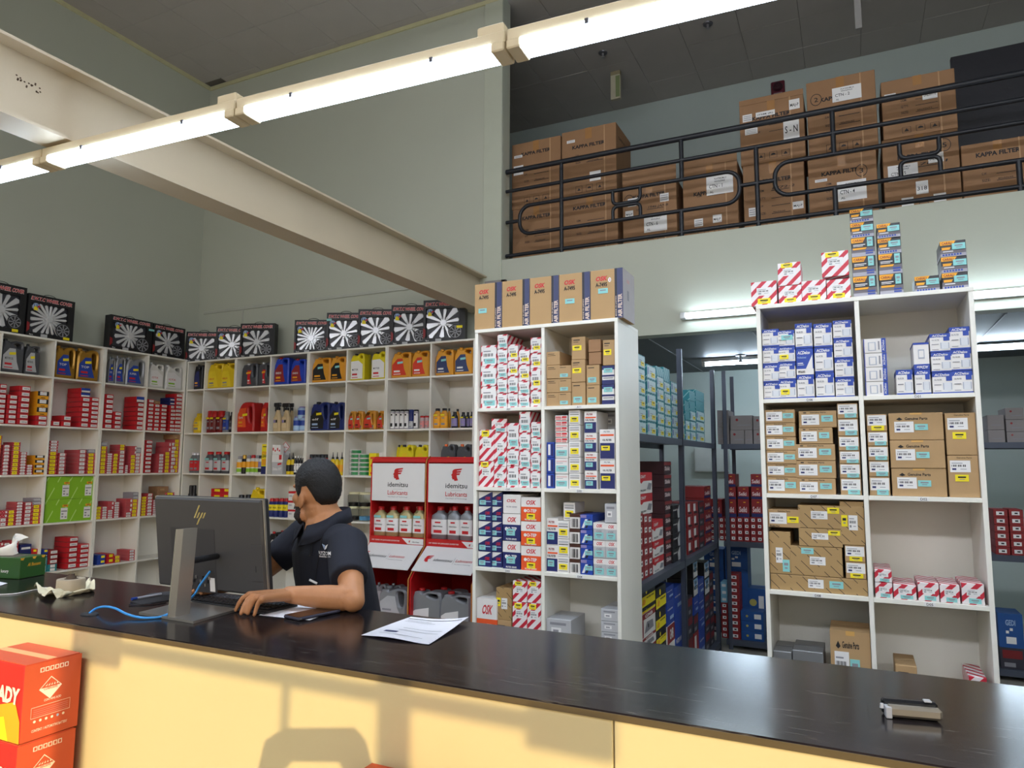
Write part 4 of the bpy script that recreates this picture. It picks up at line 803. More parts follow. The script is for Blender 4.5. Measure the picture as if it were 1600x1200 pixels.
ORJ = P_('d8952a'); YJ = P_('e2c11d'); SLV = P_('8d8f93', .4, metal=.3); DGR = P_('4b4c50'); GLD = P_('a87d2c', .35, metal=.4); BKP = P_('1d1d20'); RDP = P_('b8201f'); BLP = P_('1f3fae'); DBP = P_('1b2a6b'); WHP = P_('d7d6d0'); CHMP = P_('b6a878', .35, metal=.3); BEI = P_('cdb48a'); GRP = P_('2f8a4e')
bk('dkg', 'oil_jug', 'dark grey oil jug', 'jug', jug(DGR, BKP, LGREY, 'top', stick=YEL, l2=RED, text='MOTOR OIL', tc=INK)); bk('gold', 'oil_jug', 'gold oil jug with blue label', 'jug', jug(GLD, GLD, BLUE, 'side', stick=YEL, l2=RED, text='TOP', tc=PAPER))
bk('slv', 'oil_jug', 'silver oil jug with blue label', 'jug', jug(SLV, SLV, BLUE, 'side', stick=YEL, l2=RED, text='SUPER')); bk('wht', 'oil_jug', 'white oil jug', 'jug', jug(WHP, WHP, PAPER, 'top', text='GTX', tc=RED, l2=GREEN, lshape=[(.05, .1), (.92, .1), (.9, .5), (.5, .7), (.05, .68)]))
bk('blk', 'oil_jug', 'black oil jug', 'jug', jug(BKP, BKP, NAVY, 'top', l2=AMBER)); bk('helix', 'oil_jug', 'yellow oil jug', 'jug', jug(YJ, YJ, P_('ecd02a'), 'top', text='HELIX', tc=RED, l2=GREY, lshape=[(.06, .06), (.72, .06), (.6, .45), (.5, .66), (.1, .66)]))
bk('nis', 'oil_jug', 'grey oil jug with red label', 'jug', jug(DGR, CH, RED, 'side', stick=AMBER, l2=PAPER, lshape=[(.42, .1), (.66, .1), (.56, .4), (.66, .66), (.40, .68)])); bk('eneos', 'oil_jug', 'blue oil jug with red cap', 'jug', jug(BLP, RDP, DRED, 'top', text='ENEOS', l2=AMBER))
bk('orb', 'oil_jug', 'orange oil jug with black label', 'jug', jug(ORJ, ORJ, BLK, 'top', stick=CYAN, l2=AMBER)); bk('orr', 'oil_jug', 'orange oil jug with red label', 'jug', jug(ORJ, ORJ, mat('label_red', 'cf3a26', .3), 'top', stick=CYAN, l2=PAPER)); bk('orn', 'oil_jug', 'orange oil jug with navy label', 'jug', jug(ORJ, ORJ, mat('label_navy', '2a3560', .25), 'top', stick=CYAN, l2=PAPER))
bk('yro', 'oil_jug', 'yellow oil jug with white label', 'jug', jug(P_('d9c716'), BKP, PAPER, 'round', l2=RED, text='MOTOR', tc=INK, lshape=[(.08, .06), (.9, .06), (.9, .58), (.6, .72), (.08, .7)])); bk('redj', 'oil_jug', 'red oil jug', 'jug', jug(RDP, RDP, ORNG, 'slant', stick=YEL, l2=AMBER, text='Quartz', lshape=[(.06, .16), (.56, .16), (.5, .5), (.56, .8), (.2, .78), (.06, .6)]))
bk('elf', 'oil_jug', 'dark blue oil jug', 'jug', jug(DBP, BKP, BLK, 'side', text='elf', stick=YEL, l2=LBLUE, lshape=[(.04, .06), (.72, .06), (.74, .4), (.6, .6), (.3, .7), (.04, .5)])); bk('ors', 'small_oil_jug', 'small orange oil jug', 'jug', jug(ORJ, ORJ, mat('label_red'), 'slant', .1, .2, .06, stick=CYAN, l2=INK))
bk('yjg', 'oil_jug', 'yellow round-handled jug', 'jug', jug(P_('d9c716'), BKP, YJ, 'round', l2=GREY)); bk('gjo', 'oil_jug', 'grey jug with orange cap', 'jug', jug(DGR, P_('d9642a'), DGR, 'round', stick=YEL, l2=GREY)); bk('bjr', 'oil_jug', 'black jug with red cap', 'jug', jug(BKP, RDP, PAPER, 'round', stick=YEL))
bk('idj', 'lubricant_jug', 'silver lubricant jug with red cap', 'jug', jug(SLV, RDP, PAPER, 'top', .24, .26, .12, l2=RED, lshape=[(.06, .06), (.62, .06), (.62, .46), (.2, .36), (.06, .26)])); bk('idg', 'lubricant_jug', 'silver lubricant jug with grey cap', 'jug', jug(SLV, SLV, LGREY, 'side', .22, .27, .12))
bk('yb', 'oil_bottle', 'yellow oil bottle', 'bottle', bottle(YJ, YJ, P_('ecd02a'), text='HELIX', tc=RED)); bk('rb_', 'fluid_bottle', 'dark red fluid bottle', 'bottle', bottle(P_('7a1f1f', .2), RDP, P_('6a1a1a'), .06, .24, .06, 2, .6, .3, caph=.28, stick=YEL)); bk('gb', 'oil_bottle', 'grey bottle with blue label', 'bottle', bottle(SLV, SLV, BLUE, stick=YEL)); bk('bkb', 'oil_bottle', 'black oil bottle', 'bottle', bottle(BKP, BKP, DGR))
bk('grb_', 'oil_bottle', 'grey and red bottle', 'bottle', bottle(P_('6d7074'), CH, RED, .09, .23, .06, stick=CYAN)); bk('srb', 'oil_bottle', 'silver bottle with red cap', 'bottle', bottle(P_('5c5d62', metal=.3), RDP, LGREY, .09, .24, .06, stick=CYAN, l2=RED)); bk('ido', 'lubricant_bottle', 'gold lubricant bottle with red cap', 'bottle', bottle(CHMP, RDP, PAPER, .085, .25, .055, 4, .72, .14, (.14, .6), 'idemitsu', l2=RED, stick=CYAN)); bk('ids', 'lubricant_bottle', 'silver lubricant bottle with red cap', 'bottle', bottle(SLV, RDP, PAPER, .085, .25, .055, 4, .72, .14, (.14, .6), 'idemitsu', l2=RED)); bk('idr', 'lubricant_bottle', 'gold lubricant bottle in the rear row', 'bottle', bottle(CHMP, P_('9a4a3a'), CHMP, .085, .25, .055, 4, .72, .14))
bk('orc', 'fluid_bottle', 'orange bottle with black cap', 'bottle', bottle(ORJ, BKP, AMBER, .08, .22, .06, stick=YEL)); bk('bky', 'fluid_bottle', 'black bottle with yellow sticker', 'bottle', bottle(BKP, BKP, PURP, .06, .18, .05, 2.4, stick=YEL)); bk('add', 'additive_bottle', 'slim bottle with black cap', 'bottle', bottle(P_('8c8790'), BKP, PAPER, .05, .22, .05, 2, .75, .35, (.05, .9), caph=.1, l2=INK)); bk('addb', 'additive_bottle', 'slim navy bottle', 'bottle', bottle(DBP, DBP, LGREY, .05, .22, .05, 2, .75, .35, (.05, .4), caph=.1)); bk('adr', 'additive_bottle', 'short bottle with red cap', 'bottle', bottle(P_('b9a5a5'), RDP, PINK, .055, .14, .05, 2, .75, .35, caph=.14)); bk('rsb', 'additive_bottle', 'small red bottle with black cap', 'bottle', bottle(RDP, BKP, DRED, .04, .13, .04, 2, caph=.25, neck=.35)); bk('bks', 'additive_bottle', 'small black and white bottle', 'bottle', bottle(BKP, WHP, PAPER, .035, .13, .035, 2, caph=.1))
bk('spr', 'spray_bottle', 'beige spray bottle with black trigger', 'bottle', sprayer(BEI, BKP, P_('d6c098'))); bk('bcan', 'paste_can', 'blue and violet can', 'can', can(LBLUE, PURP, BLUE, .1, .14, .1, band2=P_('a8c8e8'))); bk('wd', 'spray_can', 'navy and yellow spray can', 'can', can(DBP, RDP, YEL, .055, .2, .17, 'WD-40', INK)); bk('spc', 'spray_can', 'white spray can', 'can', can(WHP, GREY, AMBER, .055, .2, .17, band2=GREEN)); bk('spr_', 'spray_can', 'white spray can with red cap', 'can', can(WHP, RDP, AMBER, .055, .2, .17, band2=GREEN)); bk('spk', 'spray_can', 'white spray can with black cap', 'can', can(WHP, BKP, PURP, .055, .2, .17, band2=INK)); bk('spg', 'spray_can', 'gold and black spray can', 'can', can(BKP, P_('d6a94a', metal=.5), AMBER, .04, .21, .2)); bk('ytube', 'silicone_tube', 'yellow silicone tube', 'tube', nozzle(YJ, BKP, BLK, .05, .22)); bk('yno', 'glue_bottle', 'yellow bottle with black nozzle', 'bottle', nozzle(YJ, BKP, AMBER))
bk('tin', 'wax_tin', 'round green and white tin', 'tin', tin(WHP, GRP)); bk('jarb', 'plastic_jar', 'clear jar of black clips', 'jar', jar(BKP)); bk('jarc', 'plastic_jar', 'clear jar of blue clips', 'jar', jar(P_('5b9fd0'))); bk('lid', 'black_pot', 'squat black pot', 'pot', can(BKP, BKP, DGR, .1, .1, .3))
BCACHE = {}
def item(c, mp, x0, x1, yt, yb, k, sb=.03, base=None, label=None, group=None, rot=0, nth=True, dfix=None):
    name, desc, cat, B = BK[k]
    if k not in BCACHE:
        mb, ps, dm = B(); BCACHE[k] = (mb.mesh(name), [(n_, m_.mesh(n_)) for n_, m_ in ps], dm)
    me, ps, dm = BCACHE[k]; z0 = c.zb if base is None else base
    P0 = c.proj(*mp(x0, (yt+yb)/2), sb); P1 = c.proj(*mp(x1, (yt+yb)/2), sb); zt = c.proj(*mp((x0+x1)/2, yt), sb)[1]
    if base is not None: zt = z0+(zt-c.proj(*mp((x0+x1)/2, yb), sb)[1])
    if c.lim: zt = min(zt, c.lim[2]-.004)
    a, w_ = c.fit((P0[0]+P1[0])/2, abs(P1[0]-P0[0])*.97)
    c.cnt[k] = c.cnt.get(k, 0)+1
    loc, rz = c.place(a, z0+.0004, sb)
    lb = label or '%s, %s from the left, %s' % (desc, NTH[c.cnt[k]-1], c.where)
    t = thing(name, lb, cat, loc, rz+rot, group or (desc+'s'), me)
    sx = w_/dm[0]; sy = min(sx*1.0, (dfix or .3)/dm[2]); t.scale = (sx, sy, (zt-z0)/dm[1])
    for n_, m_ in ps: part(n_, m_, t)
    return t
c = Cell('X', XL, LL[1], 'top row, left wall', lim=(lc[1]+.009, lc[2]-.009, LL[0]-.018)); Z3 = zm(0, 420, 4.284); Q2 = zm(140, 470, 8)
item(c, Z3, 5, 166, 470, 690, 'dkg'); item(c, Z3, 168, 272, 505, 692, 'dkg', .05); c.lim = (lc[2]+.009, lc[3]-.02, LL[0]-.018)
item(c, Z3, 372, 512, 515, 722, 'gold'); item(c, Z3, 516, 668, 536, 742, 'gold'); c.lim = (lc[3]+.02, lc[4]-.009, LL[0]-.018)
item(c, Q2, 240, 320, 700, 1010, 'slv', .05); item(c, Q2, 330, 452, 690, 1020, 'slv', .04); item(c, Q2, 458, 700, 715, 1040, 'slv'); c.lim = (lc[4]+.009, yl-.02, LL[0]-.018)
item(c, Q2, 750, 936, 775, 1078, 'wht'); item(c, Q2, 954, 1164, 808, 1100, 'wht')
# back wall shelf contents
bc = [onY(296, 600, YB).x]+bcols
def bcell(r, j): return Cell('Y', YB, LB[r], '%s back shelf row, %s cubby' % (['top', 'second', 'third', 'fourth', 'fifth'][r-1], NTH[j]), lim=(bc[j]+(.02 if j % 2 == 0 else .009), bc[j+1]-(.02 if j % 2 else .009), LB[r-1]-.018))
Q1, Qb, Qc, Q4, Q5, Q6, Q7 = zm(280, 470, 8.57), zm(440, 455, 8), zm(590, 450, 8), zm(280, 590, 7.5), zm(420, 600, 8), zm(580, 590, 8.57), zm(360, 740, 6.154)
c = bcell(1, 0); item(c, Q1, 130, 200, 850, 1185, 'blk', .16); item(c, Q1, 195, 310, 850, 1185, 'blk', .02)
c = bcell(1, 1); item(c, Q1, 345, 552, 828, 1172, 'helix'); item(c, Q1, 556, 756, 822, 1168, 'helix')
c = bcell(1, 2); item(c, Q1, 825, 1045, 828, 1150, 'nis'); item(c, Q1, 1050, 1215, 818, 1148, 'nis')
c = bcell(1, 3); item(c, Qb, -100, 88, 800, 1175, 'eneos'); item(c, Qb, 108, 296, 836, 1165, 'eneos')
c = bcell(1, 4); item(c, Qb, 352, 588, 820, 1150, 'orb'); item(c, Qb, 600, 800, 805, 1144, 'orb')
c = bcell(1, 5); item(c, Qb, 850, 1034, 775, 1122, 'yro'); item(c, Qb, 1036, 1100, 790, 1115, 'yro', .16); item(c, Qb, 1112, 1304, 752, 1112, 'yro')
c = bcell(1, 6); item(c, Qc, 162, 414, 790, 1142, 'orr'); item(c, Qc, 420, 642, 772, 1132, 'orr')
c = bcell(1, 7); item(c, Qc, 716, 946, 756, 1112, 'orn'); item(c, Qc, 950, 1196, 732, 1098, 'orn')
c = bcell(2, 0); item(c, Q4, 76, 112, 425, 635, 'yb', .18); item(c, Q4, 108, 158, 422, 635, 'yb', .11); item(c, Q4, 152, 246, 418, 638, 'yb')
c = bcell(2, 1); item(c, Q4, 276, 346, 390, 632, 'rb_'); item(c, Q4, 348, 418, 390, 632, 'rb_'); item(c, Q4, 422, 494, 388, 632, 'rb_'); item(c, Q4, 498, 566, 398, 628, 'gb'); item(c, Q4, 572, 630, 402, 628, 'bkb')
c = bcell(2, 2); item(c, Q4, 662, 866, 286, 626, 'redj'); item(c, Q4, 870, 950, 292, 624, 'redj', .16); item(c, Q4, 954, 1050, 290, 624, 'redj')
c = bcell(2, 3); item(c, Q5, 40, 136, 232, 580, 'spr'); item(c, Q5, 142, 246, 236, 580, 'spr'); item(c, Q5, 240, 300, 240, 576, 'spr', .14); zt = c.zb
item(c, Q5, 284, 362, 404, 576, 'bcan'); item(c, Q5, 364, 444, 404, 576, 'bcan'); item(c, Q5, 336, 428, 234, 404, 'bcan', base=c.zb+.116, label='blue and violet can balanced on two others, second back shelf row')
c = bcell(2, 4); item(c, Q5, 498, 740, 218, 572, 'elf'); item(c, Q5, 752, 944, 218, 566, 'elf')
c = bcell(2, 5); item(c, Q5, 970, 1062, 338, 562, 'ors'); item(c, Q5, 1066, 1172, 334, 562, 'ors'); item(c, Q5, 1176, 1330, 328, 560, 'ors'); item(c, Q5, 1345, 1450, 334, 556, 'ors')
c = bcell(2, 6)
for i, x in enumerate((243, 306, 368, 430, 492, 556)): item(c, Q6, x, x+58, 428, 676, 'addb' if i == 4 else 'add')
item(c, Q6, 640, 700, 512, 672, 'adr'); item(c, Q6, 706, 764, 510, 672, 'adr')
c = bcell(2, 7); item(c, Q6, 800, 898, 412, 670, 'orc'); item(c, Q6, 910, 1012, 408, 668, 'orc'); item(c, Q6, 1014, 1056, 412, 664, 'orc', .14); item(c, Q6, 1060, 1142, 458, 664, 'bky'); item(c, Q6, 1120, 1172, 420, 660, 'orc', .14); item(c, Q6, 1184, 1252, 462, 660, 'bky'); item(c, Q6, 1256, 1310, 462, 658, 'bky', .09); item(c, Q6, 1312, 1370, 456, 656, 'bky')
c = bcell(3, 0); item(c, Q4, 82, 156, 878, 1112, 'grb_'); item(c, Q4, 162, 224, 878, 1112, 'grb_')
c = bcell(3, 1); item(c, Q4, 284, 378, 868, 1114, 'srb'); item(c, Q4, 386, 472, 868, 1114, 'srb'); item(c, Q4, 480, 572, 868, 1114, 'srb'); item(c, Q4, 574, 606, 870, 1110, 'bkb', .06)
c = bcell(3, 2); item(c, Q4, 655, 715, 922, 1122, 'spc'); item(c, Q4, 718, 764, 906, 1122, 'spg'); item(c, Q4, 768, 816, 912, 1122, 'spc'); item(c, Q4, 818, 868, 906, 1122, 'spr_'); item(c, Q4, 870, 918, 910, 1120, 'spc', .03); item(c, Q4, 912, 956, 912, 1120, 'spk')
kind('stop', 'yellow and navy stop leak box', YEL, [('r', 0, 0, 1, .26, NAVY), ('t', 'STOP', .1, .66, .09, ORNG, .8, 0), ('t', 'LEAK', .1, .56, .09, INK, .8, 0), ('r', .2, .9, .8, .93, INK), ('r', .1, .3, .9, .5, AMBER)], obj='stop_leak_box'); c.stack(Q4, 960, 1030, [1124, 778], 'stop', .07)
c = bcell(3, 3)
kind('dirko', 'grey sealant display box', LGREY, [('r', 0, .62, 1, 1, PAPER), ('t', 'Dirko HT', .1, .2, .14, PAPER, .8, 0), ('p', [(.55, .45), (.9, .5), (.9, .6), (.55, .55)], RED), ('r', .66, .74, .9, .98, RED)], obj='sealant_display'); kind('dtube', 'white and red sealant carton', PAPER, [('r', .1, .4, .4, .7, RED), ('r', .6, .3, .9, .5, RED)], obj='sealant_carton')
zt = c.stack(Q5, 34, 172, [1116, 880], 'dirko', .1); c.stack(Q5, 42, 92, [880, 760], 'dtube', .05, base=zt, count=False, word='left upright'); c.stack(Q5, 94, 144, [880, 760], 'dtube', .05, base=zt, count=False, word='right upright')
item(c, Q5, 206, 256, 866, 1104, 'ytube'); item(c, Q5, 258, 304, 860, 1104, 'ytube')
for x in (306, 338, 370, 402): item(c, Q5, x, x+28, 900, 1110, 'bks')
dc = MB(); p = onY(*Q5(215, 860), YB+.12)
dc.box(p.x-.05, p.x+.05, 0, .05, c.zb+.001, c.zb+.2, LGREY, .002); dc.box(p.x-.07, p.x+.07, -.012, -.002, c.zb+.15, c.zb+.25, LGREY, .002)
for k_, (r, m) in enumerate(((.06, RED), (.052, PAPER))): dc.poly([(p.x+a_*r, -.0125-.0008*k_, c.zb+.29+b_*r) for a_, b_ in ((1, 0), (0, 1), (-1, 0), (0, -1))], m)
dc.box(p.x-.005, p.x+.005, -.011, -.004, c.zb+.22, c.zb+.3, LGREY); dc.text('elring', (p.x-.035, -.0142, c.zb+.283), (1, 0, 0), (0, 0, 1), .014, RED, .07)
thing('display_stand', 'grey display stand with red diamond sign on the back shelf', 'display', (0, YB+.12, 0), mesh=dc)
c = bcell(3, 4)
for x in (498, 544, 590, 634, 676): item(c, Q5, x, x+40, 880, 1130, 'rsb')
for x in (752, 806, 866): item(c, Q5, x, x+54, 852, 1110, 'yno')
c = bcell(3, 5); zt = c.zb
h6 = (c.proj(*Q5(1040, 820), .03)[1]-c.zb)/6
for i in range(6): item(c, Q5, 968, 1104, 0, 53, 'tin', base=c.zb+i*h6, label='green and white tin, %s in the left stack of tins' % (ORD[i] if i < 5 else 'topmost')).scale.z = h6/.045*.97
for i in range(5): item(c, Q5, 1108, 1240, 0, 53, 'tin', base=c.zb+i*h6, label='green and white tin, %s in the right stack of tins' % (ORD[i] if i < 4 else 'topmost')).scale.z = h6/.045*.97
kind('ypk', 'yellow packet', YEL, [('r', .2, .2, .8, .5, ORNG)], obj='yellow_packet'); c.stack(Q5, 1250, 1344, ev(1136, 862, 3), 'ypk', .08, jit=.01); c.stack(Q5, 1352, 1420, [1136, 850], 'osk_w', .08, sb=.06)
c = bcell(3, 6); item(c, Q6, 250, 346, 902, 1240, 'yjg', .16); item(c, Q6, 352, 562, 898, 1240, 'yjg'); item(c, Q6, 572, 764, 898, 1240, 'yjg')
c = bcell(3, 7); item(c, Q6, 918, 1124, 890, 1240, 'gjo'); item(c, Q6, 1130, 1346, 890, 1236, 'gjo')
c = bcell(4, 0)
for x in (40, 85, 130): item(c, Q4, x, x+42, 1262, 1460, 'lid')
c = bcell(4, 1); c.stack(Q4, 370, 500, [1470, 1350, 1300], 'rdy', .12); c.stack(Q4, 505, 600, [1470, 1350, 1300], 'rdy', .12)
c = bcell(4, 2); item(c, Q7, 50, 104, 205, 420, 'lid'); item(c, Q7, 112, 176, 203, 420, 'lid'); item(c, Q7, 182, 332, 134, 420, 'helix')
c = bcell(4, 3)
for x in (350, 399, 448, 497): item(c, Q7, x, x+48, 238, 428, 'wd')
kind('rwb', 'white box with red lid edge', WBRD, [('b', .78, 1, RED), ('p', [(.6, .1), (.75, .1), (.7, .65)], INK), ('r', .1, .4, .4, .6, LGREY)]); c.stack(Q7, 552, 650, [430, 348, 262, 170], 'rwb', .12)
c = bcell(4, 5); item(c, Q7, 1112, 1208, 316, 462, 'jarb'); item(c, Q7, 1210, 1322, 316, 462, 'jarc'); zt = c.zb+.132
item(c, Q7, 1112, 1208, 168, 314, 'jarb', base=zt, label='clear jar of black clips on another jar, left, back shelf'); item(c, Q7, 1210, 1322, 168, 314, 'jarb', base=zt, label='clear jar of black clips on the jar of blue clips')
c = bcell(5, 3); item(c, Q7, 358, 470, 562, 860, 'bjr'); item(c, Q7, 440, 545, 552, 850, 'bjr', .17); item(c, Q7, 540, 660, 540, 850, 'bjr', .02)

# ================================================================ wheel cover boxes on top of the shelves
SPK_N = (10, 12, 14)
def wheel_box(loc, rz, label, size, dens, badge='16', sticker=None, tint=BLK):
    w_, h_, d_ = size; X, Z = Vector((1, 0, 0)), Vector((0, 0, 1)); t = thing('wheel_cover_box', label, 'box', loc, rz, 'boxed wheel covers on the shelf tops')
    m = MB(); fr = .012; wx0, wx1, wz0, wz1 = w_*.06, w_*.86, h_*.10, h_*.80     # display window
    m.box(0, w_, .03, d_, 0, h_, tint, .002)
    for (a, b, e, f) in ((0, w_, 0, wz0), (0, w_, wz1, h_), (0, wx0, wz0, wz1), (wx1, w_, wz0, wz1)): m.box(a, b, 0, .03, e, f, tint)
    m.poly([(0, -.0004, h_*.08), (w_*.06, -.0004, h_*.16), (w_*.06, -.0004, h_*.30), (0, -.0004, h_*.34)], DRED)
    part('carton', m, t)
    tx = MB(); tx.text('E.W.T.C WHEEL COVER', (w_*.045, -.001, h_*.862), X, Z, h_*.082, PAPER, w_*.89, .2, bold=.055); tx.text('E.W.T.C WHEEL COVER', (w_*.052, -.0018, h_*.865), X, Z, h_*.076, mat('sign_red', 'd0181c', .5), w_*.875, .2, bold=.02); part('lettering', tx, t)
    cx, cz = w_*.48, h_*.46; R = min(w_, h_)*.5; wc = MB()
    def reach(a):
        ca, sa = math.cos(a), math.sin(a); r = R
        if ca > 1e-6: r = min(r, (wx1-cx)/ca)
        if ca < -1e-6: r = min(r, (wx0-cx)/ca)
        if sa > 1e-6: r = min(r, (wz1-cz)/sa)
        if sa < -1e-6: r = min(r, (wz0-cz)/sa)
        return r-.002
    wc.prism([(cx+.034*math.cos(2*PI*i/16), cz+.034*math.sin(2*PI*i/16)) for i in range(16)], .004, .03, CH, c=.004)
    for i in range(dens):
        a = 2*PI*(i+.3)/dens; r1 = reach(a); ca, sa = math.cos(a), math.sin(a); hw0, hw1 = .008, 0.8*PI*r1/dens*(1.15 if i % 2 else .8)
        pl = [(cx+ca*.025-sa*-hw0, cz+sa*.025+ca*-hw0), (cx+ca*r1*.93-sa*-hw1*.6, cz+sa*r1*.93+ca*-hw1*.6), (cx+ca*r1, cz+sa*r1), (cx+ca*r1*.93-sa*hw1*.6, cz+sa*r1*.93+ca*hw1*.6), (cx+ca*.025-sa*hw0, cz+sa*.025+ca*hw0)]
        wc.prism(pl, .006+.007*(i % 2), .024, CH, c=.003)
    for i in range(5):
        a = 2*PI*i/5+.9; wc.prism([(cx+.055*math.cos(a)+.009*math.cos(q*PI/4), cz+.055*math.sin(a)+.009*math.sin(q*PI/4)) for q in range(8)], .003, .02, CH, c=.003)
    part('wheel_cover', wc, t); part('window_backing', MB().box(wx0, wx1, .026, .029, wz0, wz1, mat('window_dark', '3a3a40', .35)), t)
    # printed tyre with alloy wheel, lower right
    tw = MB(); tx_, tz_, tr_ = w_*.77, h_*.24, w_*.165
    for k_, (r, mm) in enumerate(((1, mat('tyre_print', '232326', .5)), (.86, mat('rim_print', '8d8d92', .4)), (.78, mat('tyre_print')))): tw.poly([(tx_+tr_*r*math.cos(2*PI*i/24), -.0015-.0006*k_, tz_+tr_*r*math.sin(2*PI*i/24)) for i in range(24)], mm)
    for i in range(8):
        a = 2*PI*i/8; ca, sa = math.cos(a), math.sin(a); tw.poly([(tx_+ca*tr_*r-sa*q*tr_, -.0034, tz_+sa*tr_*r+ca*q*tr_) for r, q in ((.1, -.05), (.8, -.10), (.8, .10), (.1, .05))], mat('rim_print'))
    part('wheel_print', tw, t)
    bd = MB(); bx_, bz_ = w_*.16, h_*.72
    bd.poly([(bx_+.03*math.cos(q*PI/8), -.0015, bz_+.03*math.sin(q*PI/8)) for q in range(16)], LBLUE); bd.poly([(bx_-.02, -.002, bz_-.04), (bx_+.02, -.002, bz_-.04), (bx_+.016, -.002, bz_), (bx_-.016, -.002, bz_)], YEL); bd.poly([(bx_+.01, -.0024, bz_-.02), (bx_+.045, -.0024, bz_+.005), (bx_+.02, -.0024, bz_+.01)], RED); bd.text(badge, (bx_, -.003, bz_-.008), X, Z, .028, NAVY, .036, center=True); part('size_badge', bd, t)
    part('label', MB().poly([(w_*.3, -.0012, h_*.015), (w_*.44, -.0012, h_*.015), (w_*.44, -.0012, h_*.085), (w_*.3, -.0012, h_*.085)], LGREY).text('4pcs', (w_*.06, -.0012, h_*.03), X, Z, .014, PAPER), t)
    part('carry_handle', MB().tube([(w_*.5+.06*math.cos(PI*i/8), d_/2, h_+.025*math.sin(PI*i/8)) for i in range(9)], .003, BLK, 6), t)
    if sticker: u_, v_, mm = sticker; part('price_sticker', MB().poly([(w_*u_, -.004, h_*v_), (w_*(u_+.14), -.004, h_*v_), (w_*(u_+.14), -.004, h_*(v_+.06)), (w_*u_, -.004, h_*(v_+.06))], mm), t)
    return t
zt = LL[0]+.0005
def wx(mp, x0, x1, yt, yb, label, dens, badge, st=None, sb=.03):
    a = onX(*mp(x0, (yt+yb)/2), XL-sb); b = onX(*mp(x1, (yt+yb)/2), XL-sb); h_ = onX(*mp((x0+x1)/2, yt), XL-sb).z-zt
    wheel_box((XL-sb, a.y+.003, zt), PI/2, label, (b.y-a.y-.008, h_, .1), dens, badge, st)
wx(Z3, -140, 178, 95, 405, 'wheel cover box cut by the left frame edge', 12, '15', (.72, .03, YEL)); wx(Z3, 180, 500, 190, 470, 'wheel cover box with slim star spokes, above the gold jugs', 18, '15', (.78, .03, YEL))
wx(Z3, 735, 1022, 330, 565, 'wheel cover box numbered 14 with cyan sticker, left wall', 14, '14', (.9, .72, CYAN)); wx(Z3, 1024, 1240, 382, 590, 'wheel cover box nearest the corner on the left wall shelf', 10, '14')
zt = LB[0]+.0005; TH = math.radians(24)
def wy(mp, x0, yb, w_, h_, label, dens, badge, st=None, sb=.012, th=TH):
    a = onY(*mp(x0, yb), YB+sb); wheel_box((a.x, YB+sb, zt), th, label, (w_, h_, .09), dens, badge, st)
wy(Q1, 88, 640, .375, .36, 'wheel cover box first from the corner, back shelf top', 12, '13', th=.5); wy(Q1, 488, 600, .375, .38, 'wheel cover box second from the corner, back shelf top', 10, '15', th=.5); wy(Q1, 812, 560, .40, .385, 'wheel cover box showing its full front, above grey jugs', 10, '15', th=.36)
wy(Qb, 158, 560, .38, .36, 'wheel cover box with pale tyre, first of the right five', 18, '14', th=.4); wy(Qb, 560, 500, .38, .40, 'wheel cover box with cyan sticker, second of the right five', 10, '16', (.0, .78, CYAN), th=.42); wy(Qb, 954, 470, .38, .40, 'wheel cover box, middle of the right five', 10, '16', th=.42)
wy(Qc, 168, 460, .38, .405, 'wheel cover box, fourth of the right five', 10, '16', th=.42); wy(Qc, 570, 430, .42, .415, 'wheel cover box with yellow sticker under the beam end', 10, '16', (.8, .32, YEL), th=.25)
# ================================================================ mezzanine: railing, cartons, ceiling fittings
M1, M2 = zm(780, 180, 3.902), zm(1150, 100, 3.556); YR = YW+.07
IRON = mat('black_iron', '1c1e24', .4, var=.05)
rz_ = [onY(*M1(375, y), YR).z for y in (285, 408, 516, 692, 815)]
rl = thing('balcony_railing', 'black steel railing with rounded loops along the mezzanine edge', 'railing')
XE = 3.3
for k in (0, 1, 4): part('rail', MB().tube([(XO+.01, YR, rz_[k]), (XE, YR, rz_[k])], .026 if k == 0 else .019, IRON, 8), rl)
def px_x(mp, x, y): return onY(*mp(x, y), YR).x
def loop(xa, xb, open_right=False):
    r = (rz_[2]-rz_[3])/2; rc = r*.8; z0, z1 = rz_[3], rz_[2]; P = []
    def arc(cx, cz, a0, a1): P.extend((cx+rc*math.cos(a0+(a1-a0)*i/6), YR, cz+rc*math.sin(a0+(a1-a0)*i/6)) for i in range(7))
    if not open_right:
        arc(xb-rc, z1-rc, PI/2, 0); arc(xb-rc, z0+rc, 0, -PI/2); arc(xa+rc, z0+rc, -PI/2, -PI); arc(xa+rc, z1-rc, PI, PI/2)
        part('loop_rail', MB().tube(P, .019, IRON, 8, closed=True), rl)
    else:
        P.append((xb, YR, z0)); arc(xa+rc, z0+rc, -PI/2, -PI); arc(xa+rc, z1-rc, PI, PI/2); P.append((xb, YR, z1)); part('loop_rail', MB().tube(P, .019, IRON, 8), rl)
xa, xb = px_x(M1, 125, 640), px_x(M1, 1465, 420); xc = px_x(M2, 215, 600); zc_ = (rz_[2]+rz_[3])/2
loop(xa, xb); loop(xc, XE, True)
part('stub_rail', MB().tube([(XO+.01, YR, zc_), (xa, YR, zc_)], .019, IRON), rl); part('stub_rail', MB().tube([(xb, YR, zc_), (xc, YR, zc_)], .019, IRON), rl)
for mp, x, y, k0, k1 in ((M1, 380, 600, 4, 0), (M1, 1110, 250, 2, 0), (M1, 1112, 650, 4, 3), (M1, 1572, 400, 4, 1), (M2, 537, 350, 2, 0), (M2, 552, 750, 4, 3), (M2, 1575, 600, 4, 3)):
    x = px_x(mp, x, y); part('post', MB().tube([(x, YR, rz_[k0] if k0 < 4 else ZO+.002), (x, YR, rz_[k1])], .020, IRON), rl)
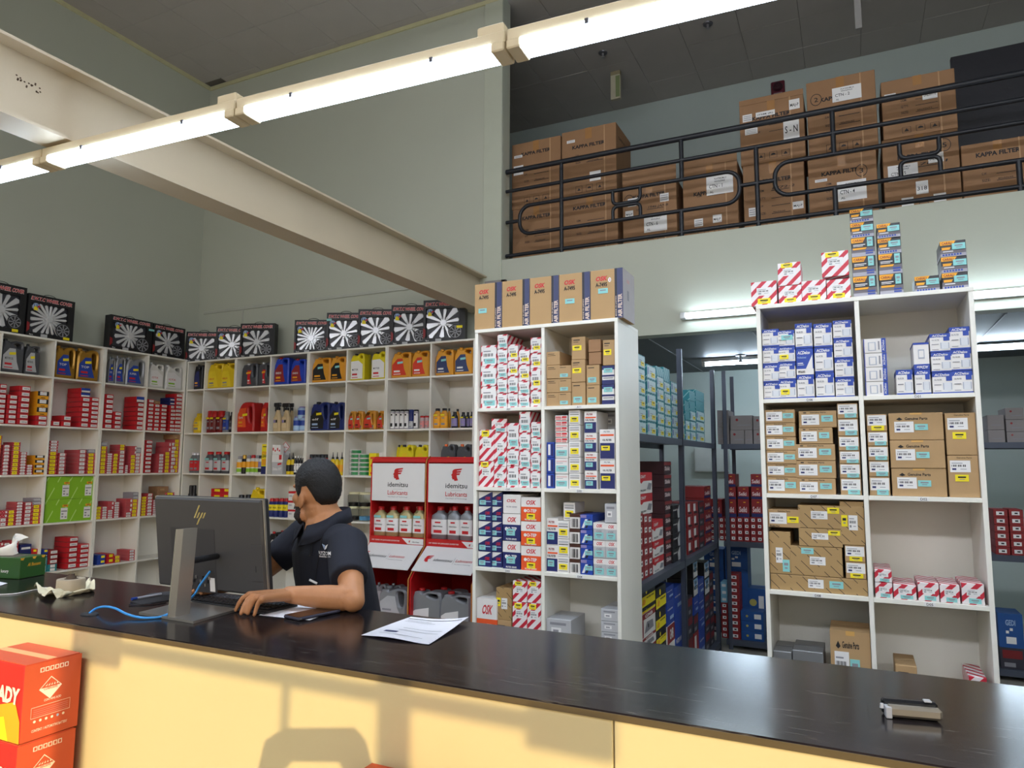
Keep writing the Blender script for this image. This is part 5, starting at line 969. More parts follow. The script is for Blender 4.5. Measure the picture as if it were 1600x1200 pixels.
for mp, x0, x1, y in ((M1, 692, 860, 520), (M2, 908, 1130, 470)):
    a, b = px_x(mp, x0, y), px_x(mp, x1, y); h = (rz_[2]-rz_[3]); r = .045
    for s, zz in ((1, rz_[2]), (-1, rz_[3])):
        z2 = zz-s*h*.46; P = [(a, YR, zz)]+[(a+r-r*math.cos(q*PI/12), YR, z2+s*(r-r*math.sin(q*PI/12))) for q in range(0, 7)]+[(b-r+r*math.sin(q*PI/12), YR, z2+s*(r-r*math.cos(q*PI/12))) for q in range(0, 7)]+[(b, YR, zz)]
        part('scroll', MB().tube(P, .017, IRON), rl)
KC = mat('carton_brown', '967150', .75, var=.12, scale=6, bump=.08, bscale=25); TAPE = mat('clear_tape', 'a87b4d', .25)
def kappa(mp, x0, x1, yt, yb, label, base, sb=.22, d=.5, name=True, fields=('OEM:', "Q'TY:", 'G.W', 'SIZE:'), stick=(), flap=0, ring=None, size='70x50x60', side=False, top=.80, hand=None, rot=0):
    Y = YR+sb; a, b = onY(*mp(x0, (yt+yb)/2), Y), onY(*mp(x1, (yt+yb)/2), Y); zt = onY(*mp((x0+x1)/2, yt), Y).z; w_, h_ = b.x-a.x-.006, zt-base-.001
    X, Z = Vector((1, 0, 0)), Vector((0, 0, 1)); t = thing('filter_carton', label, 'box', (a.x+.003, Y, base+.0006), rot, 'brown cartons behind the mezzanine railing')
    m = MB(); m.box(0, w_, 0, d, 0, h_, KC, .004)
    q = lambda u0, v0, u1, v1, mm, k=1: m.poly([(u*w_, -.0008*k, v*h_) for u, v in ((u0, v0), (u1, v0), (u1, v1), (u0, v1))], mm)
    if name: m.text('KAPPA FILTER', (w_*.2, -.001, h_*top), X, Z, .034, INK, w_*.6, bold=.04)
    for i, f in enumerate(fields):
        v = .60-i*.105; m.text(f, (w_*.26, -.001, h_*v), X, Z, .02, INK, len(f)*.011); q(.46, v-.004, .76, v+.004, INK)
        if f.startswith('SIZE'): m.text(size, (w_*.48, -.0014, h_*v+.006), X, Z, .012, INK, w_*.2)
    if hand: m.text(hand, (w_*.48, -.0014, h_*.615), X, Z, .022, INK, w_*.36, .3)
    for i in range(3):
        u0 = .26+i*.19
        for (a0, b0, a1, b1) in ((u0, .06, u0+.12, .064), (u0, .156, u0+.12, .16), (u0, .06, u0+.006, .16), (u0+.114, .06, u0+.12, .16)): q(a0, b0, a1, b1, INK)
        m.poly([((u0+.06)*w_+.02*math.cos(g), -.001, .105*h_+.018*math.sin(g)) for g in ([PI/2, PI*7/6, PI*11/6] if i != 1 else [0, PI/4, PI/2, PI*3/4, PI])], INK)
    if ring:
        for k_, (r, mm) in enumerate(((.045, INK), (.040, KC))): m.poly([(ring[0]*w_+r*math.cos(g*PI/10), -.001-.0006*k_, ring[1]*h_+r*1.2*math.sin(g*PI/10)) for g in range(20)], mm)
        m.text(ring[2], (ring[0]*w_, -.003, ring[1]*h_-.02), X, Z, .04, INK, .03, center=True)
    if side: m.text('KAPPA FILTER', (w_+.001, .08, h_*.8), Vector((0, 1, 0)), Z, .03, INK, .3)
    part('carton_body', m, t)
    part('tape_strip', MB().box(w_*.44, w_*.56, -.0006, 0, h_*.84, h_, TAPE).box(w_*.44, w_*.56, 0, d, h_, h_+.0006, TAPE), t)
    part('strap', MB().box(w_*.78, w_*.80, -.0022, 0, 0, h_, mat('pale_strap', 'b8926a', .5)), t)
    if flap: part('open_flap', MB().box(0, w_, .0, .004, h_, h_+flap, KC), t)
    for s_ in stick:
        u0, v0, u1, v1, tx = s_; p = MB(); p.box(u0*w_, u1*w_, -.0032, -.0024, v0*h_, v1*h_, PAPER)
        if tx:
            big = tx.startswith('CTN')
            p.text(tx, (w_*(u0+(u1-u0)*.1), -.0036, h_*(v0+(v1-v0)*(.36 if big else .3))), X, Z, h_*(v1-v0)*(.2 if big else .3), INK, w_*(u1-u0)*(.5 if big else .8))
            if big: p.text('PLATINUM-21', (w_*(u0+(u1-u0)*.3), -.0036, h_*(v0+(v1-v0)*.8)), X, Z, h_*(v1-v0)*.09, INK, w_*(u1-u0)*.45); p.text('WHOLESALE', (w_*(u0+(u1-u0)*.3), -.0036, h_*(v0+(v1-v0)*.66)), X, Z, h_*(v1-v0)*.09, INK, w_*(u1-u0)*.4); p.text('AL', (w_*(u0+(u1-u0)*.12), -.0036, h_*(v0+(v1-v0)*.1)), X, Z, h_*(v1-v0)*.12, INK)
        else:
            for i in range(3): p.poly([(w_*(u0+(u1-u0)*u), -.0036, h_*(v0+(v1-v0)*v)) for u, v in ((.1, .2+.25*i), (.9, .2+.25*i), (.9, .28+.25*i), (.1, .28+.25*i))], GREY)
        part('paper_label', p, t)
    return zt
F3 = ("Q'TY:", 'G.W', 'SIZE:'); zb = ZO
zt = kappa(M1, 80, 378, 556, 900, 'lower carton in the leftmost stack behind the railing', zb, fields=('OEM:', 'G.W', 'SIZE:'))
kappa(M1, 76, 376, 152, 556, 'upper carton in the leftmost stack behind the railing', zt, stick=((.05, .78, .22, .82, ''), (.04, .52, .24, .66, 'WZJ2016')), fields=F3)
zt = kappa(M1, 384, 726, 488, 880, 'lower carton in the second stack behind the railing', zb, fields=('OEM:', 'G.W', 'SIZE:'))
kappa(M1, 380, 716, 74, 488, 'upper carton in the second stack, with visible printed side', zt, stick=((.1, .82, .25, .86, ''), (.52, .2, .72, .34, 'SUBZ02R')), fields=('G.W', 'SIZE:'), side=True, top=.72)
kappa(M1, 752, 1086, 408, 850, 'short carton marked CTN-6 with an open flap', zb, stick=((.4, .26, .82, .52, 'CTN - 6'), (.05, .52, .2, .62, 'MAJ-P'), (.7, .68, .86, .8, ''), (.1, .68, .3, .8, '')), fields=('OEM:', "Q'TY:"), flap=.17, ring=(.12, .78, 'A'), top=.78, hand='1946-JANB')
kappa(M1, 1120, 1460, 300, 800, 'carton marked CTN-1 with a torn open flap', zb, stick=((.44, .6, .92, .84, 'CTN - 1'), (.2, .22, .36, .32, ''), (.54, .24, .7, .34, 'MAJ-P'), (.7, .04, .92, .12, 'RUSH')), fields=('OEM:',), flap=.1, top=.62, hand='1846-JR24')
zt = kappa(M2, 40, 386, 540, 940, 'lower plastic-wrapped carton left of carton CTN-4', zb, stick=((.08, .28, .2, .4, ''), (.8, .3, .97, .4, 'MAJ-P')), fields=('OEM:', "Q'TY:", 'G.W', 'SIZE:'), hand='1772-2', top=.72)
kappa(M2, 20, 384, 200, 540, 'upper carton with several labels, below the red siren', zt, stick=((.05, .72, .2, .84, ''), (.26, .76, .56, .84, 'ITEM (R)'), (.78, .78, .94, .94, 'MAJ-P'), (.68, .3, .92, .68, 'S - N'), (.08, .5, .28, .6, '')), fields=("Q'TY:", 'G.W'), flap=.05, top=.72)
zt = kappa(M2, 402, 792, 505, 900, 'lower carton marked CTN-4 with a ringed 3', zb, stick=((.42, .34, .84, .62, 'CTN - 4'), (.1, .66, .28, .7, '')), ring=(.78, .74, '3'), fields=('OEM:', 'G.W', 'SIZE:'), top=.74)
kappa(M2, 394, 786, 66, 505, 'tall upper carton marked CTN-2 with a ringed 2', zt, stick=((.38, .68, .8, .86, 'CTN - 2'),), ring=(.14, .76, '2'), fields=F3, top=.72)
zt = kappa(M2, 818, 1252, 388, 860, 'lower carton marked CTN-5 with a ringed 5', zb, stick=((.06, .46, .46, .66, 'CTN - 5'), (.6, .62, .8, .74, 'DRZ309778'), (.42, .26, .58, .42, '318'), (.22, .1, .38, .24, ''), (.64, .14, .8, .24, 'MAJ-P')), ring=(.82, .82, '5'), fields=('G.W', 'SIZE:'), hand='7BB1', top=.72)
kappa(M2, 808, 1228, 60, 388, 'upper carton above carton CTN-5', zt, stick=((.04, .72, .2, .77, ''), (.56, .56, .76, .74, 'DRZ309778')), fields=('OEM:', "Q'TY:", 'SIZE:'), name=False, size='66x60x52')
kappa(M2, 1256, 1680, 420, 800, 'rightmost carton, low, beside the dark sheet', zb, fields=F3, top=.78, size='80x50x50')
a = onY(*M2(1215, 300), YR+.9)
sh = MB(); sh.box(0, 1.6, 0, .03, 0, 1.62, mat('dark_plastic_sheet', '26262c', .45, bump=.5, bscale=6), .004); sh.box(0, .03, .03, .06, 0, 1.62, mat('grey_batten', '55565c', .6)); sh.box(.75, .78, -.01, 0, 0, 1.6, mat('grey_batten'))
thing('dark_panel', 'tall dark panel standing behind the rightmost cartons', 'panel', (a.x, YR+.9, ZO), mesh=sh)
def at_ceil(x, y): return onZ(x, y, CEIL-.004)
for k, (x, y) in enumerate(((942, 82), (1106, 37))):
    p = at_ceil(x, y); m = MB(); m.sect([(-.012, .05, .05), (0, .055, .055)], mat('sprinkler_rose', '6d6c72', .4, metal=.4), 14); t = thing('sprinkler_head', ['pale sprinkler head on the mezzanine ceiling', 'dark sprinkler head on the mezzanine ceiling'][k], 'sprinkler', p, mesh=m)
    part('nozzle', MB().sect([(-.06, .02, .02), (-.052, .02, .02), (-.05, .01, .01), (-.012, .014, .014)], mat('sprinkler_metal', 'a9a9ac' if k == 0 else '4a4a4c', .4, metal=.5), 10), t)
p = at_ceil(962, 112); t = thing('hanging_sign', 'small pale sign box hanging from the mezzanine ceiling', 'sign', p)
part('bracket', MB().box(-.06, .06, -.02, .02, -.05, 0, mat('old_brass', '8c8163', .6)), t); part('sign_box', MB().box(-.06, .06, -.025, .025, -.36, -.05, mat('sign_cream', 'b9b29a', .6), .004), t); part('sign_face', MB().box(.005, .055, -.028, -.025, -.34, -.07, mat('sign_green', '7f8a5e', .6)), t)
p = onZ(1338, 0, CEIL-.01); q = onY(1215, 137, YM-.05); t = thing('alarm_siren', 'dark red alarm siren on the mezzanine rear wall', 'alarm', (q.x, YM, q.z))
part('back_box', MB().box(-.08, .08, -.03, 0, -.1, .1, mat('siren_red', '5d1c2c', .45), .012), t); part('horn', MB().sect([(0, .06, .06), (.03, .05, .05), (.04, .03, .03)], mat('siren_dark', '3a1420', .4), 16), t, (0, -.03, .02)).rotation_euler = (PI/2, 0, 0); part('plate', MB().box(-.05, .05, -.034, -.03, -.085, -.055, mat('plate_grey', '8a7a7c', .5)), t)
a = onY(1340, 10, 7.2); thing('ceiling_drop_pipe', 'white conduit dropping from the mezzanine ceiling', 'pipe', (a.x, 7.2, 0), mesh=MB().box(-.03, .03, -.02, .02, onY(1340, 46, 7.2).z, CEIL, mat('conduit_white', 'a8a6a4', .6), .004))

# ================================================================ store room racks
STEEL = mat('rack_steel', '4c5260', .45, metal=.3); W1, W2 = zm(980, 430, 3.637), zm(980, 700, 3.637); XK = -1.1; ZR = (1.765, .915, .08)
def rack(label, loc, rz, L, depth, posts, H):
    t = thing('steel_rack', label, 'rack', loc, rz, 'grey steel racks in the store room')
    for x in posts:
        for y in (0, depth-.035): part('upright', MB().box(x, x+.035, y, y+.003, 0, H, STEEL).box(x, x+.003, y, y+.035, 0, H, STEEL), t)
    for z in ZR: part('shelf_deck', MB().box(.001, L-.001, .004, depth-.004, z-.006, z, STEEL).box(0, L, .0031, .006, z-.045, z-.006, STEEL).box(0, L, depth-.006, depth-.0031, z-.045, z-.006, STEEL), t)
    return t
rack('grey steel rack of teal boxes behind the middle shelf', (XK, 3.75, 0), PI/2, 2.68, .5, (.02, 1.33, 2.64), 2.42)
YK = 6.5
rack('grey steel rack across the back of the store room', (XK+.03, YK, 0), 0, 3.6, .5, (.02, 1.2, 2.38, 3.55), 2.42)
class RackCell(Cell):
    def stack(s, *a, **k): k.setdefault('sb', .045); return Cell.stack(s, *a, **k)
lr = lambda z, nm: RackCell('X', XK, z, nm+' deck, left store rack', 'boxes on the left store rack', lim=(3.77, 6.42, 9))
br = lambda z, nm: RackCell('Y', YK, z, nm+' deck, rear store rack', 'boxes on the rear store rack')
c = lr(ZR[0], 'top'); dd = .3
c.stack(W1, 58, 106, ev(892, 452, 6), 'teal', dd); c.stack(W1, 114, 166, ev(898, 515, 5), 'teal', dd); c.stack(W1, 170, 210, ev(905, 575, 5)+[525], ['teal']*5+['teald'], dd); c.stack(W1, 212, 248, ev(912, 605, 5)+[530], ['teal']*5+['teald'], dd); c.stack(W1, 252, 304, ev(918, 612, 5), 'teal', dd); c.stack(W1, 307, 328, ev(925, 790, 2), 'teal', dd); c.stack(W1, 330, 356, ev(932, 820, 2)+[770, 715], ['teal', 'teal', 'teald', 'teald'], dd); c.stack(W1, 358, 390, ev(938, 770, 3)+[715, 660], ['teal']*3+['teald']*2, dd); c.stack(W1, 392, 440, ev(944, 770, 3)+[715, 660], ['teal']*3+['teald']*2, dd); 
c = lr(ZR[1], 'middle')
c.stack(W2, 70, 94, ev(738, 370, 6), 'rsm', .2); c.stack(W2, 96, 120, ev(728, 372, 6), 'rsm', .2); zt = c.stack(W2, 122, 146, ev(718, 374, 6), 'rsm', .2); c.stack(W2, 72, 146, [370, 350, 245, 138][1:], 'craft', .2, count=False, base=zt+.004, word='upper first'); c.stack(W2, 150, 208, [700, 612, 520, 408], 'craft', .2)
c.stack(W2, 215, 256, ev(655, 75, 8), 'sbiki', .2, sb=.06); c.stack(W2, 260, 314, ev(620, 320, 4), 'bwsp', .2); c.stack(W2, 345, 375, ev(600, 308, 4), 'redtall', .2); c.stack(W2, 378, 408, ev(580, 306, 4), 'redtall', .2); c.stack(W2, 412, 440, ev(565, 300, 4), 'dkb', .2); c.stack(W2, 442, 480, ev(552, 215, 5), 'seiki', .2)
c = lr(ZR[2], 'lowest')
c.stack(W2, 76, 164, [1220, 1130, 1062, 928, 900, 776], ['gmb', 'gmb', 'gmb', 'ypump', 'ypump'], .2); c.stack(W2, 166, 224, [1220, 1120, 1030, 910, 780], ['ypump', 'ypump', 'ypump', 'ypump'], .2); c.stack(W2, 228, 270, [1230, 1000, 860, 780], ['gmb', 'bpump', 'bpump'], .2); c.stack(W2, 272, 316, [1200, 930, 780], 'bpump', .2); c.stack(W2, 348, 376, ev(1170, 840, 3), 'dkb', .2); c.stack(W2, 378, 405, ev(1150, 840, 3)+[735, 640], ['redtall', 'dkb', 'bpump', 'fan', 'fan'], .2); c.stack(W2, 408, 440, ev(1130, 735, 4), 'bpump', .2); c.stack(W2, 442, 470, ev(1115, 830, 4)+[735, 640], ['dkb']*4+['fan', 'fan'], .2); c.stack(W2, 472, 494, ev(1100, 700, 5), 'dkb', .2)
c = br(ZR[0], 'top')
c.stack(W1, 512, 578, ev(950, 766, 2), 'gcar0', dd); zt = c.stack(W1, 585, 666, [950, 880], 'gcar', dd); c.stack(W1, 585, 712, [880, 796], 'gcar', dd, count=False, base=zt, word='upper second'); c.stack(W1, 668, 712, [950, 880], 'gcar0', dd); c.stack(W1, 716, 800, ev(950, 800, 2), 'gcar', dd); c.stack(A4, 1388, 1482, [318, 250, 170], 'gcar0', dd); c.stack(A4, 1488, 1592, [318, 260, 194, 130], 'gcar', dd)
c = br(ZR[1], 'middle')
for i, x in enumerate((470, 522, 549, 586, 624, 662, 700, 736)):
    w_ = 30 if i < 2 else 35; zt = c.stack(W2, x, x+w_, ev(518, 392, 4), 'rsm', .2)
    if i in (0, 2, 4, 6): c.stack(W2, x+4, x+68, [392, 290, 220, 148][:4 if i in (2, 6) else 3 if i else 2], 'seiki', .22, count=False, base=zt, word='upper '+NTH[i])
c.stack(A4, 1426, 1506, ev(942, 692, 6), 'rsm', .25); c.stack(A4, 1512, 1592, ev(944, 692, 6), 'rsm', .25)
c = br(ZR[2], 'lowest')
c.stack(W2, 534, 572, ev(1082, 880, 6)+[842, 800, 762], ['rsm']*6+['cy']*3, .16, sb=.045); c.stack(W2, 582, 640, ev(1086, 716, 10), 'rsm', .16, sb=.045); c.stack(W2, 646, 776, ev(1104, 930, 3), 'blub2', .2, sb=.045); c.stack(W2, 560, 690, [1090, 930, 800, 690, 562], ['dkb', 'blub', 'blub', 'blub'], .22, sb=.23, word='rear middle', count=False); c.stack(W2, 440, 552, [1090, 940, 820, 690, 572], ['dkb', 'blub', 'blub', 'blub'], .22, sb=.23, word='rear left', count=False); c.stack(W2, 690, 790, [1100, 960, 800], ['dkb', 'blub2'], .2, sb=.22, word='rear right', count=False)
c.stack(A5, 1450, 1590, [640, 530, 350], ['dkb', 'blub'], .25); c.stack(A5, 1440, 1592, [820, 640], 'dkb', .2, sb=.23, word='rear far right', count=False)
belt = MB().tube([(0, .10*math.sin(q*PI/12)*(.5 if q > 12 else .5), -.19+.19*math.cos(q*PI/12)) for q in range(24)], .008, mat('rubber', '19191b', .6), 6, closed=True).mesh('drive_belt')
for i in range(6):
    thing('drive_belt', 'black drive belt, %s from the front, hanging behind the left store rack' % NTH[i], 'belt', (-1.58, 4.1+i*.17, 1.66-.05*(i % 2)), 0, 'drive belts hanging in the store room', belt)
a, b = onY(1086, 700, YM-.02), onY(1140, 738, YM-.02); t = thing('fuse_panel', 'pale grey electrical panel on the store room rear wall', 'panel', (a.x, YM, b.z)); w_, h_ = b.x-a.x, a.z-b.z
part('cabinet', MB().box(0, w_, -.08, 0, 0, h_, mat('panel_grey', 'b5bab6', .5), .004), t); part('door', MB().box(.01, w_-.01, -.088, -.08, .01, h_-.01, mat('panel_grey'), .003), t); part('latch', MB().box(w_-.05, w_-.035, -.094, -.088, h_*.4, h_*.55, INK), t)
a = onZ(1157, 555, ZB); t = thing('sprinkler_head', 'sprinkler head under the store room ceiling', 'sprinkler', (a.x, a.y, ZB), mesh=MB().sect([(-.01, .05, .05), (0, .055, .055)], mat('sprinkler_rose'), 14)); part('nozzle', MB().sect([(-.07, .025, .025), (-.06, .025, .025), (-.05, .012, .012), (-.01, .016, .016)], mat('sprinkler_metal'), 10), t)

# ================================================================ red lubricant stands
RS_ = mat('stand_red', 'c01a1e', .35, var=.05); R8 = zm(570, 700, 4.283); WP = mat('stand_white', 'e2e0df', .35, var=.02); YH = 4.95
ra = ray(638, 950); 
def face_logo(m, x, z, s, y, nrm=None, P=None):
    """red head profile with three swept stripes"""
    P = P or (lambda a, b: (x+a*s, y, z+b*s))
    m.poly([P(a, b) for a, b in ((.35, .95), (.2, .9), (.1, .78), (.1, .62), (-.02, .46), (.08, .38), (.02, .3), (.08, .25), (.1, .12), (.24, .13), (.3, 0), (.62, .05), (.52, .3), (.5, .47), (.74, .48), (.84, .62), (.5, .6), (.5, .64), (.85, .68), (.92, .8), (.5, .78), (.52, .82), (.93, .88), (1, 1))], RS_)
def stand(x0, x1, label, first):
    L = x1-x0; YL = x1/(ra.x/ra.y) if first else YLO; t = thing('lubricant_stand', label, 'display stand', (x0, YH, 0), 0, 'red lubricant display stands')
    zt = onY(*R8(400, 58), YH).z; zh1, zh0 = onY(*R8(405, 104), YH).z, onY(*R8(405, 362), YH).z; zs1, zs0 = onY(*R8(405, 608), YH).z, onY(*R8(405, 655), YH).z
    dl = YH-YL; zl = onY(*R8(300, 880), YL).z; ze = .05
    prof = [(.42, 0), (.42, zt), (.06, zt), (.015, zt-.02), (0, zt-.06), (0, zs0), (-dl, zl), (-dl, 0)]
    for x in (0, L-.012):
        m = MB(); m.prism([(y, z) for y, z in prof], 0, .012, RS_); o = part('side_panel', m, t, (x+.012, 0, 0), PI/2)
        # prism runs along local y; turned so that it stands along x
    part('top_cover', MB().box(.012, L-.012, .03, .42, zt-.016, zt-.002, RS_).box(.012, L-.012, .004, .03, zt-.05, zt-.012, RS_, .006), t)
    h = MB(); h.box(.014, L-.014, -.004, .006, zh0, zh1, WP, .002); cx = L/2; X, Z = Vector((1, 0, 0)), Vector((0, 0, 1)); hh = zh1-zh0
    face_logo(h, cx-.15*hh, zh0+hh*.56, .32*hh, -.0048)
    h.text('idemitsu', (cx, -.0048, zh0+hh*.38), X, Z, .03*hh/.24, INK, L*.36, center=True); h.rect((cx-L*.09, -.0048, zh0+hh*.315), X, Z, 0, 0, L*.18, .0015, GREY); h.text('Lubricants', (cx, -.0048, zh0+hh*.17), X, Z, .028*hh/.24, RS_, L*.36, center=True); h.text('The Heart of Technology', (cx, -.0048, zh0+hh*.10), X, Z, .009, GREY, L*.36, center=True); part('header_panel', h, t)
    part('back_panel', MB().box(.012, L-.012, .40, .415, .05, zt-.02, RS_), t); part('bottle_shelf', MB().box(.012, L-.012, .0, .40, zs1-.012, zs1, RS_), t)
    s = MB(); s.box(.012, L-.012, -.006, .0, zs0, zs1+.004, RS_, .001); s.text('100 YEARS OF JAPANESE EXPERTISE', (.03, -.0066, zs0+(zs1-zs0)*.4), X, Z, .010, PAPER, L*.5); s.poly([(L*.60, -.0068, zs1-.004), (L-.014, -.0068, zs1-.004), (L-.014, -.0068, zs0+.006), (L*.70, -.0068, zs0+.006)], WP); face_logo(s, L*.72, zs0+.018, .018, -.0072); s.text('idemitsu', (L*.78, -.0072, zs0+.02), X, Z, .012, INK, L*.12); part('front_strip', s, t)
    # sloping white panel
    A, B = Vector((0, -.006, zs0)), Vector((0, -dl-.004, zl+.07)); V = (A-B).normalized(); H = (A-B).length; nv = Vector((0, -V.z, V.y)); m = MB()
    if nv.y > 0: nv = -nv
    o = B+nv*.0015; m.rect(o, X, V, .014, 0, L-.014, H, WP); m.rect(B-nv*.004, X, V, .014, 0, L-.014, H, WP); o2 = B+nv*.0025
    lx = L*.12 if not first else L*.02
    face_logo(m, 0, 0, 0, 0, P=lambda a, b: o2+X*(lx+a*.07)+V*(H*.36+b*.075)); m.text('idemitsu', o2+X*(lx+.085)+V*(H*.42), X, V, .03, INK, L*.3, .15); m.rect(o2, X, V, lx+.085+L*.33, H*.34, lx+.087+L*.33, H*.6, GREY); m.text('Lubricants', o2+X*(lx+.085+L*.36)+V*(H*.44), X, V, .028, RS_, L*.26, .15); m.text('The Heart of Technology', o2+X*(lx+.085+L*.36)+V*(H*.34), X, V, .009, GREY, L*.26); part('sloping_panel', m, t)
    zj = onY(*R8(560, 1130), YL+.1).z-.045
    part('jug_shelf', MB().box(.012, L-.012, -dl+.005, .40, zj-.012, zj, RS_), t)
    tr_ = MB().tube([(0, y-.004, z) for y, z in ((.06, zt+.002), (.01, zt-.02), (-.003, zt-.06), (-.004, zs0), (-dl-.004, zl), (-dl-.004, .02))], .006, mat('gold_trim', 'b8742e', .4), 6); part('edge_trim', tr_, t, (L, 0, 0))
    return YL, zs1, zj
xa, xb, xc = onY(*R8(38, 350), YH).x, onY(*R8(412, 350), YH).x, onY(*R8(412, 350), YH).x
wid = xb-xa
YLO, zs1, zj = stand(xa, xb-.004, 'red lubricant stand on the left, behind the man', True)
stand(xb+.004, xb+wid, 'red lubricant stand on the right, partly behind the white shelf', False)
c = Cell('Y', YH+.02, zs1, 'on red stand')
for i, x in enumerate((48, 132, 222, 312)): item(c, R8, x, x+86, 392, 600, 'ido', .02, label='gold lubricant bottle, %s from the left, on the left stand' % NTH[i], group='lubricant bottles')
for i, x in enumerate((132, 218, 306)): item(c, R8, x, x+74, 394, 596, 'idr', .12, label='gold lubricant bottle in the rear row, %s, left stand' % NTH[i], group='lubricant bottles')
for i, (x, w_) in enumerate(((434, 110), (546, 86), (630, 86))): item(c, R8, x, x+w_, 392, 618, 'ids', .02, label='silver lubricant bottle, %s from the left, on the right stand' % NTH[i], group='lubricant bottles')
item(c, R8, 530, 600, 394, 600, 'ids', .13, label='silver lubricant bottle in the rear row of right stand', group='lubricant bottles')
c = Cell('Y', YLO, zj, 'on red stand')
item(c, R8, 296, 512, 952, 1125, 'idj', .04, label='silver jug with red cap at the front left of the right stand'); item(c, R8, 496, 708, 974, 1150, 'idj', .04, label='silver jug with red cap at the front right of the right stand'); item(c, R8, 452, 650, 945, 1100, 'idj', .2, label='silver jug with red cap in the rear of the right stand')
item(c, R8, 84, 282, 936, 1100, 'idg', .06, label='silver jug with grey cap at the front of the left stand'); item(c, R8, 150, 245, 912, 1080, 'idg', .22, label='silver jug with grey cap in the rear of left stand'); item(c, R8, 60, 140, 905, 1080, 'idg', .22, label='silver jug beside the man in the rear of the left stand')
# ================================================================ things on the counter
def onPlane(x, y, p, n): d = ray(x, y); t = (Vector(p)-Vector((0, 0, CAMZ))).dot(n)/d.dot(n); return Vector((0, 0, CAMZ))+d*t
Mo = zm(130, 740, 4.616); ZT = ZC+.0006
# all-in-one computer, seen from behind
mc = Vector((-1.902, 1.681, 1.330)); TL = .13; MW, MH = .49, .302
U = Vector((0, -math.sin(TL), math.cos(TL))); Nn = Vector((0, -math.cos(TL), -math.sin(TL)))       # up the panel, out of its back
AL = mat('brushed_silver', 'a5a19a', .32, metal=.75, var=.04); SH = mat('computer_shell', '434243', .42, var=.05); SHD = mat('computer_dark', '232326', .5)
pc = thing('desktop_computer', 'dark grey all-in-one computer seen from behind on the counter', 'computer', mc)
def plate(m, a0, b0, a1, b1, t0, t1, mm, c=.002):
    """box in panel axes: a across, b up, t outwards from the panel's back face"""
    k = MB(); k.box(a0, a1, t0, t1, b0, b1, mm, c)
    m.add([Vector((1, 0, 0))*x+Nn*y+U*z for x, y, z in k.v], k.f, mm)
m = MB(); plate(m, -MW/2, -MH/2, MW/2, MH/2, -.022, -.002, SHD, .004); part('screen_frame', m, pc)
m = MB(); plate(m, -MW/2+.003, -MH/2+.002, MW/2-.003, MH/2-.002, -.004, .012, SH, .006); part('back_shell', m, pc)
m = MB(); plate(m, -MW/2, -MH/2, -MW/2+.003, MH/2, -.006, .004, AL, .001); plate(m, MW/2-.003, -MH/2, MW/2, MH/2, -.006, .004, AL, .001); plate(m, -MW/2, MH/2-.003, MW/2, MH/2, -.006, .004, AL, .001); part('silver_edge', m, pc)
def mloc(x, y): p = onPlane(*Mo(x, y), mc+Nn*.012, Nn)-mc; return p.x, p.dot(U)
m = MB(); a0, b0 = mloc(1225, 778); a1, b1 = mloc(1290, 518); plate(m, a0, b0, MW/2-.004, b1, .011, .0145, SH, .002); plate(m, a0+.016, b0+.03, a0+.019, b0+.05, .0145, .015, SHD, 0); o = part('side_module', m, pc)
m = MB(); a0, b0 = mloc(700, 835); a1, b1 = mloc(945, 405); plate(m, a0-.03, b0, a1, b1, .0115, .0135, mat('computer_inset', '39383a', .5), .001)
for i in range(12): plate(m, a0+.03+.01*i, b0+.02+.012*(i % 3), a0+.036+.01*i, b0+.03+.012*(i % 3), .0135, .018, AL if i % 2 else SHD, .001)
plate(m, a1-.03, b0+.006, a1-.008, b0+.05, .0135, .0145, PAPER, 0); part('port_bay', m, pc)
lg = MB(); lm = mat('logo_foil', 'd9c98a', .25, metal=.8)
def lp(pts): lg.poly([Vector((1, 0, 0))*a+U*b+Nn*.0128 for a, b in (mloc(*q) for q in pts)], lm)
lp([(798, 320), (809, 320), (844, 228), (833, 228)]); lp([(818, 320), (829, 320), (845, 279), (834, 279)]); lp([(840, 322), (851, 322), (867, 281), (856, 281)]); lp([(860, 322), (871, 322), (887, 281), (876, 281)]); lp([(817, 368), (828, 368), (847, 320), (836, 320)]); part('logo', lg, pc)
# stand
b0_, b1_, b2_ = (onZ(*Mo(*q), ZC) for q in ((400, 1018), (795, 1085), (1118, 992))); b3_ = b0_+(b2_-b1_); bc_ = (b0_+b2_)/2
m = MB(); pts = [b0_, b1_, b2_, b3_]; lo = [(p.x-mc.x, p.y-mc.y, ZT-mc.z) for p in pts]; hi = [(x, y, z+.007) for x, y, z in lo]
m.add(lo+hi, [(0, 3, 2, 1), (4, 5, 6, 7), (0, 1, 5, 4), (1, 2, 6, 5), (2, 3, 7, 6), (3, 0, 4, 7)], AL); part('stand_base', m, pc)
c0 = onZ(*Mo(640, 1045), ZC); m = MB(); h1 = onY(*Mo(735, 395), c0.y+.02).z
q0 = onZ(*Mo(612, 1040), ZC+.007); q1 = onZ(*Mo(664, 1035), ZC+.007); q2 = onZ(*Mo(768, 1012), ZC+.007)
ex = (q2-q1); ey = (q0-q1); ring = [q1, q2, q2+ey, q0]
m.loft([[(p.x-mc.x, p.y-mc.y, ZT+.007-mc.z) for p in ring], [(p.x-mc.x, p.y-mc.y+.012, h1-mc.z) for p in ring]], AL, smooth=False); part('stand_column', m, pc)
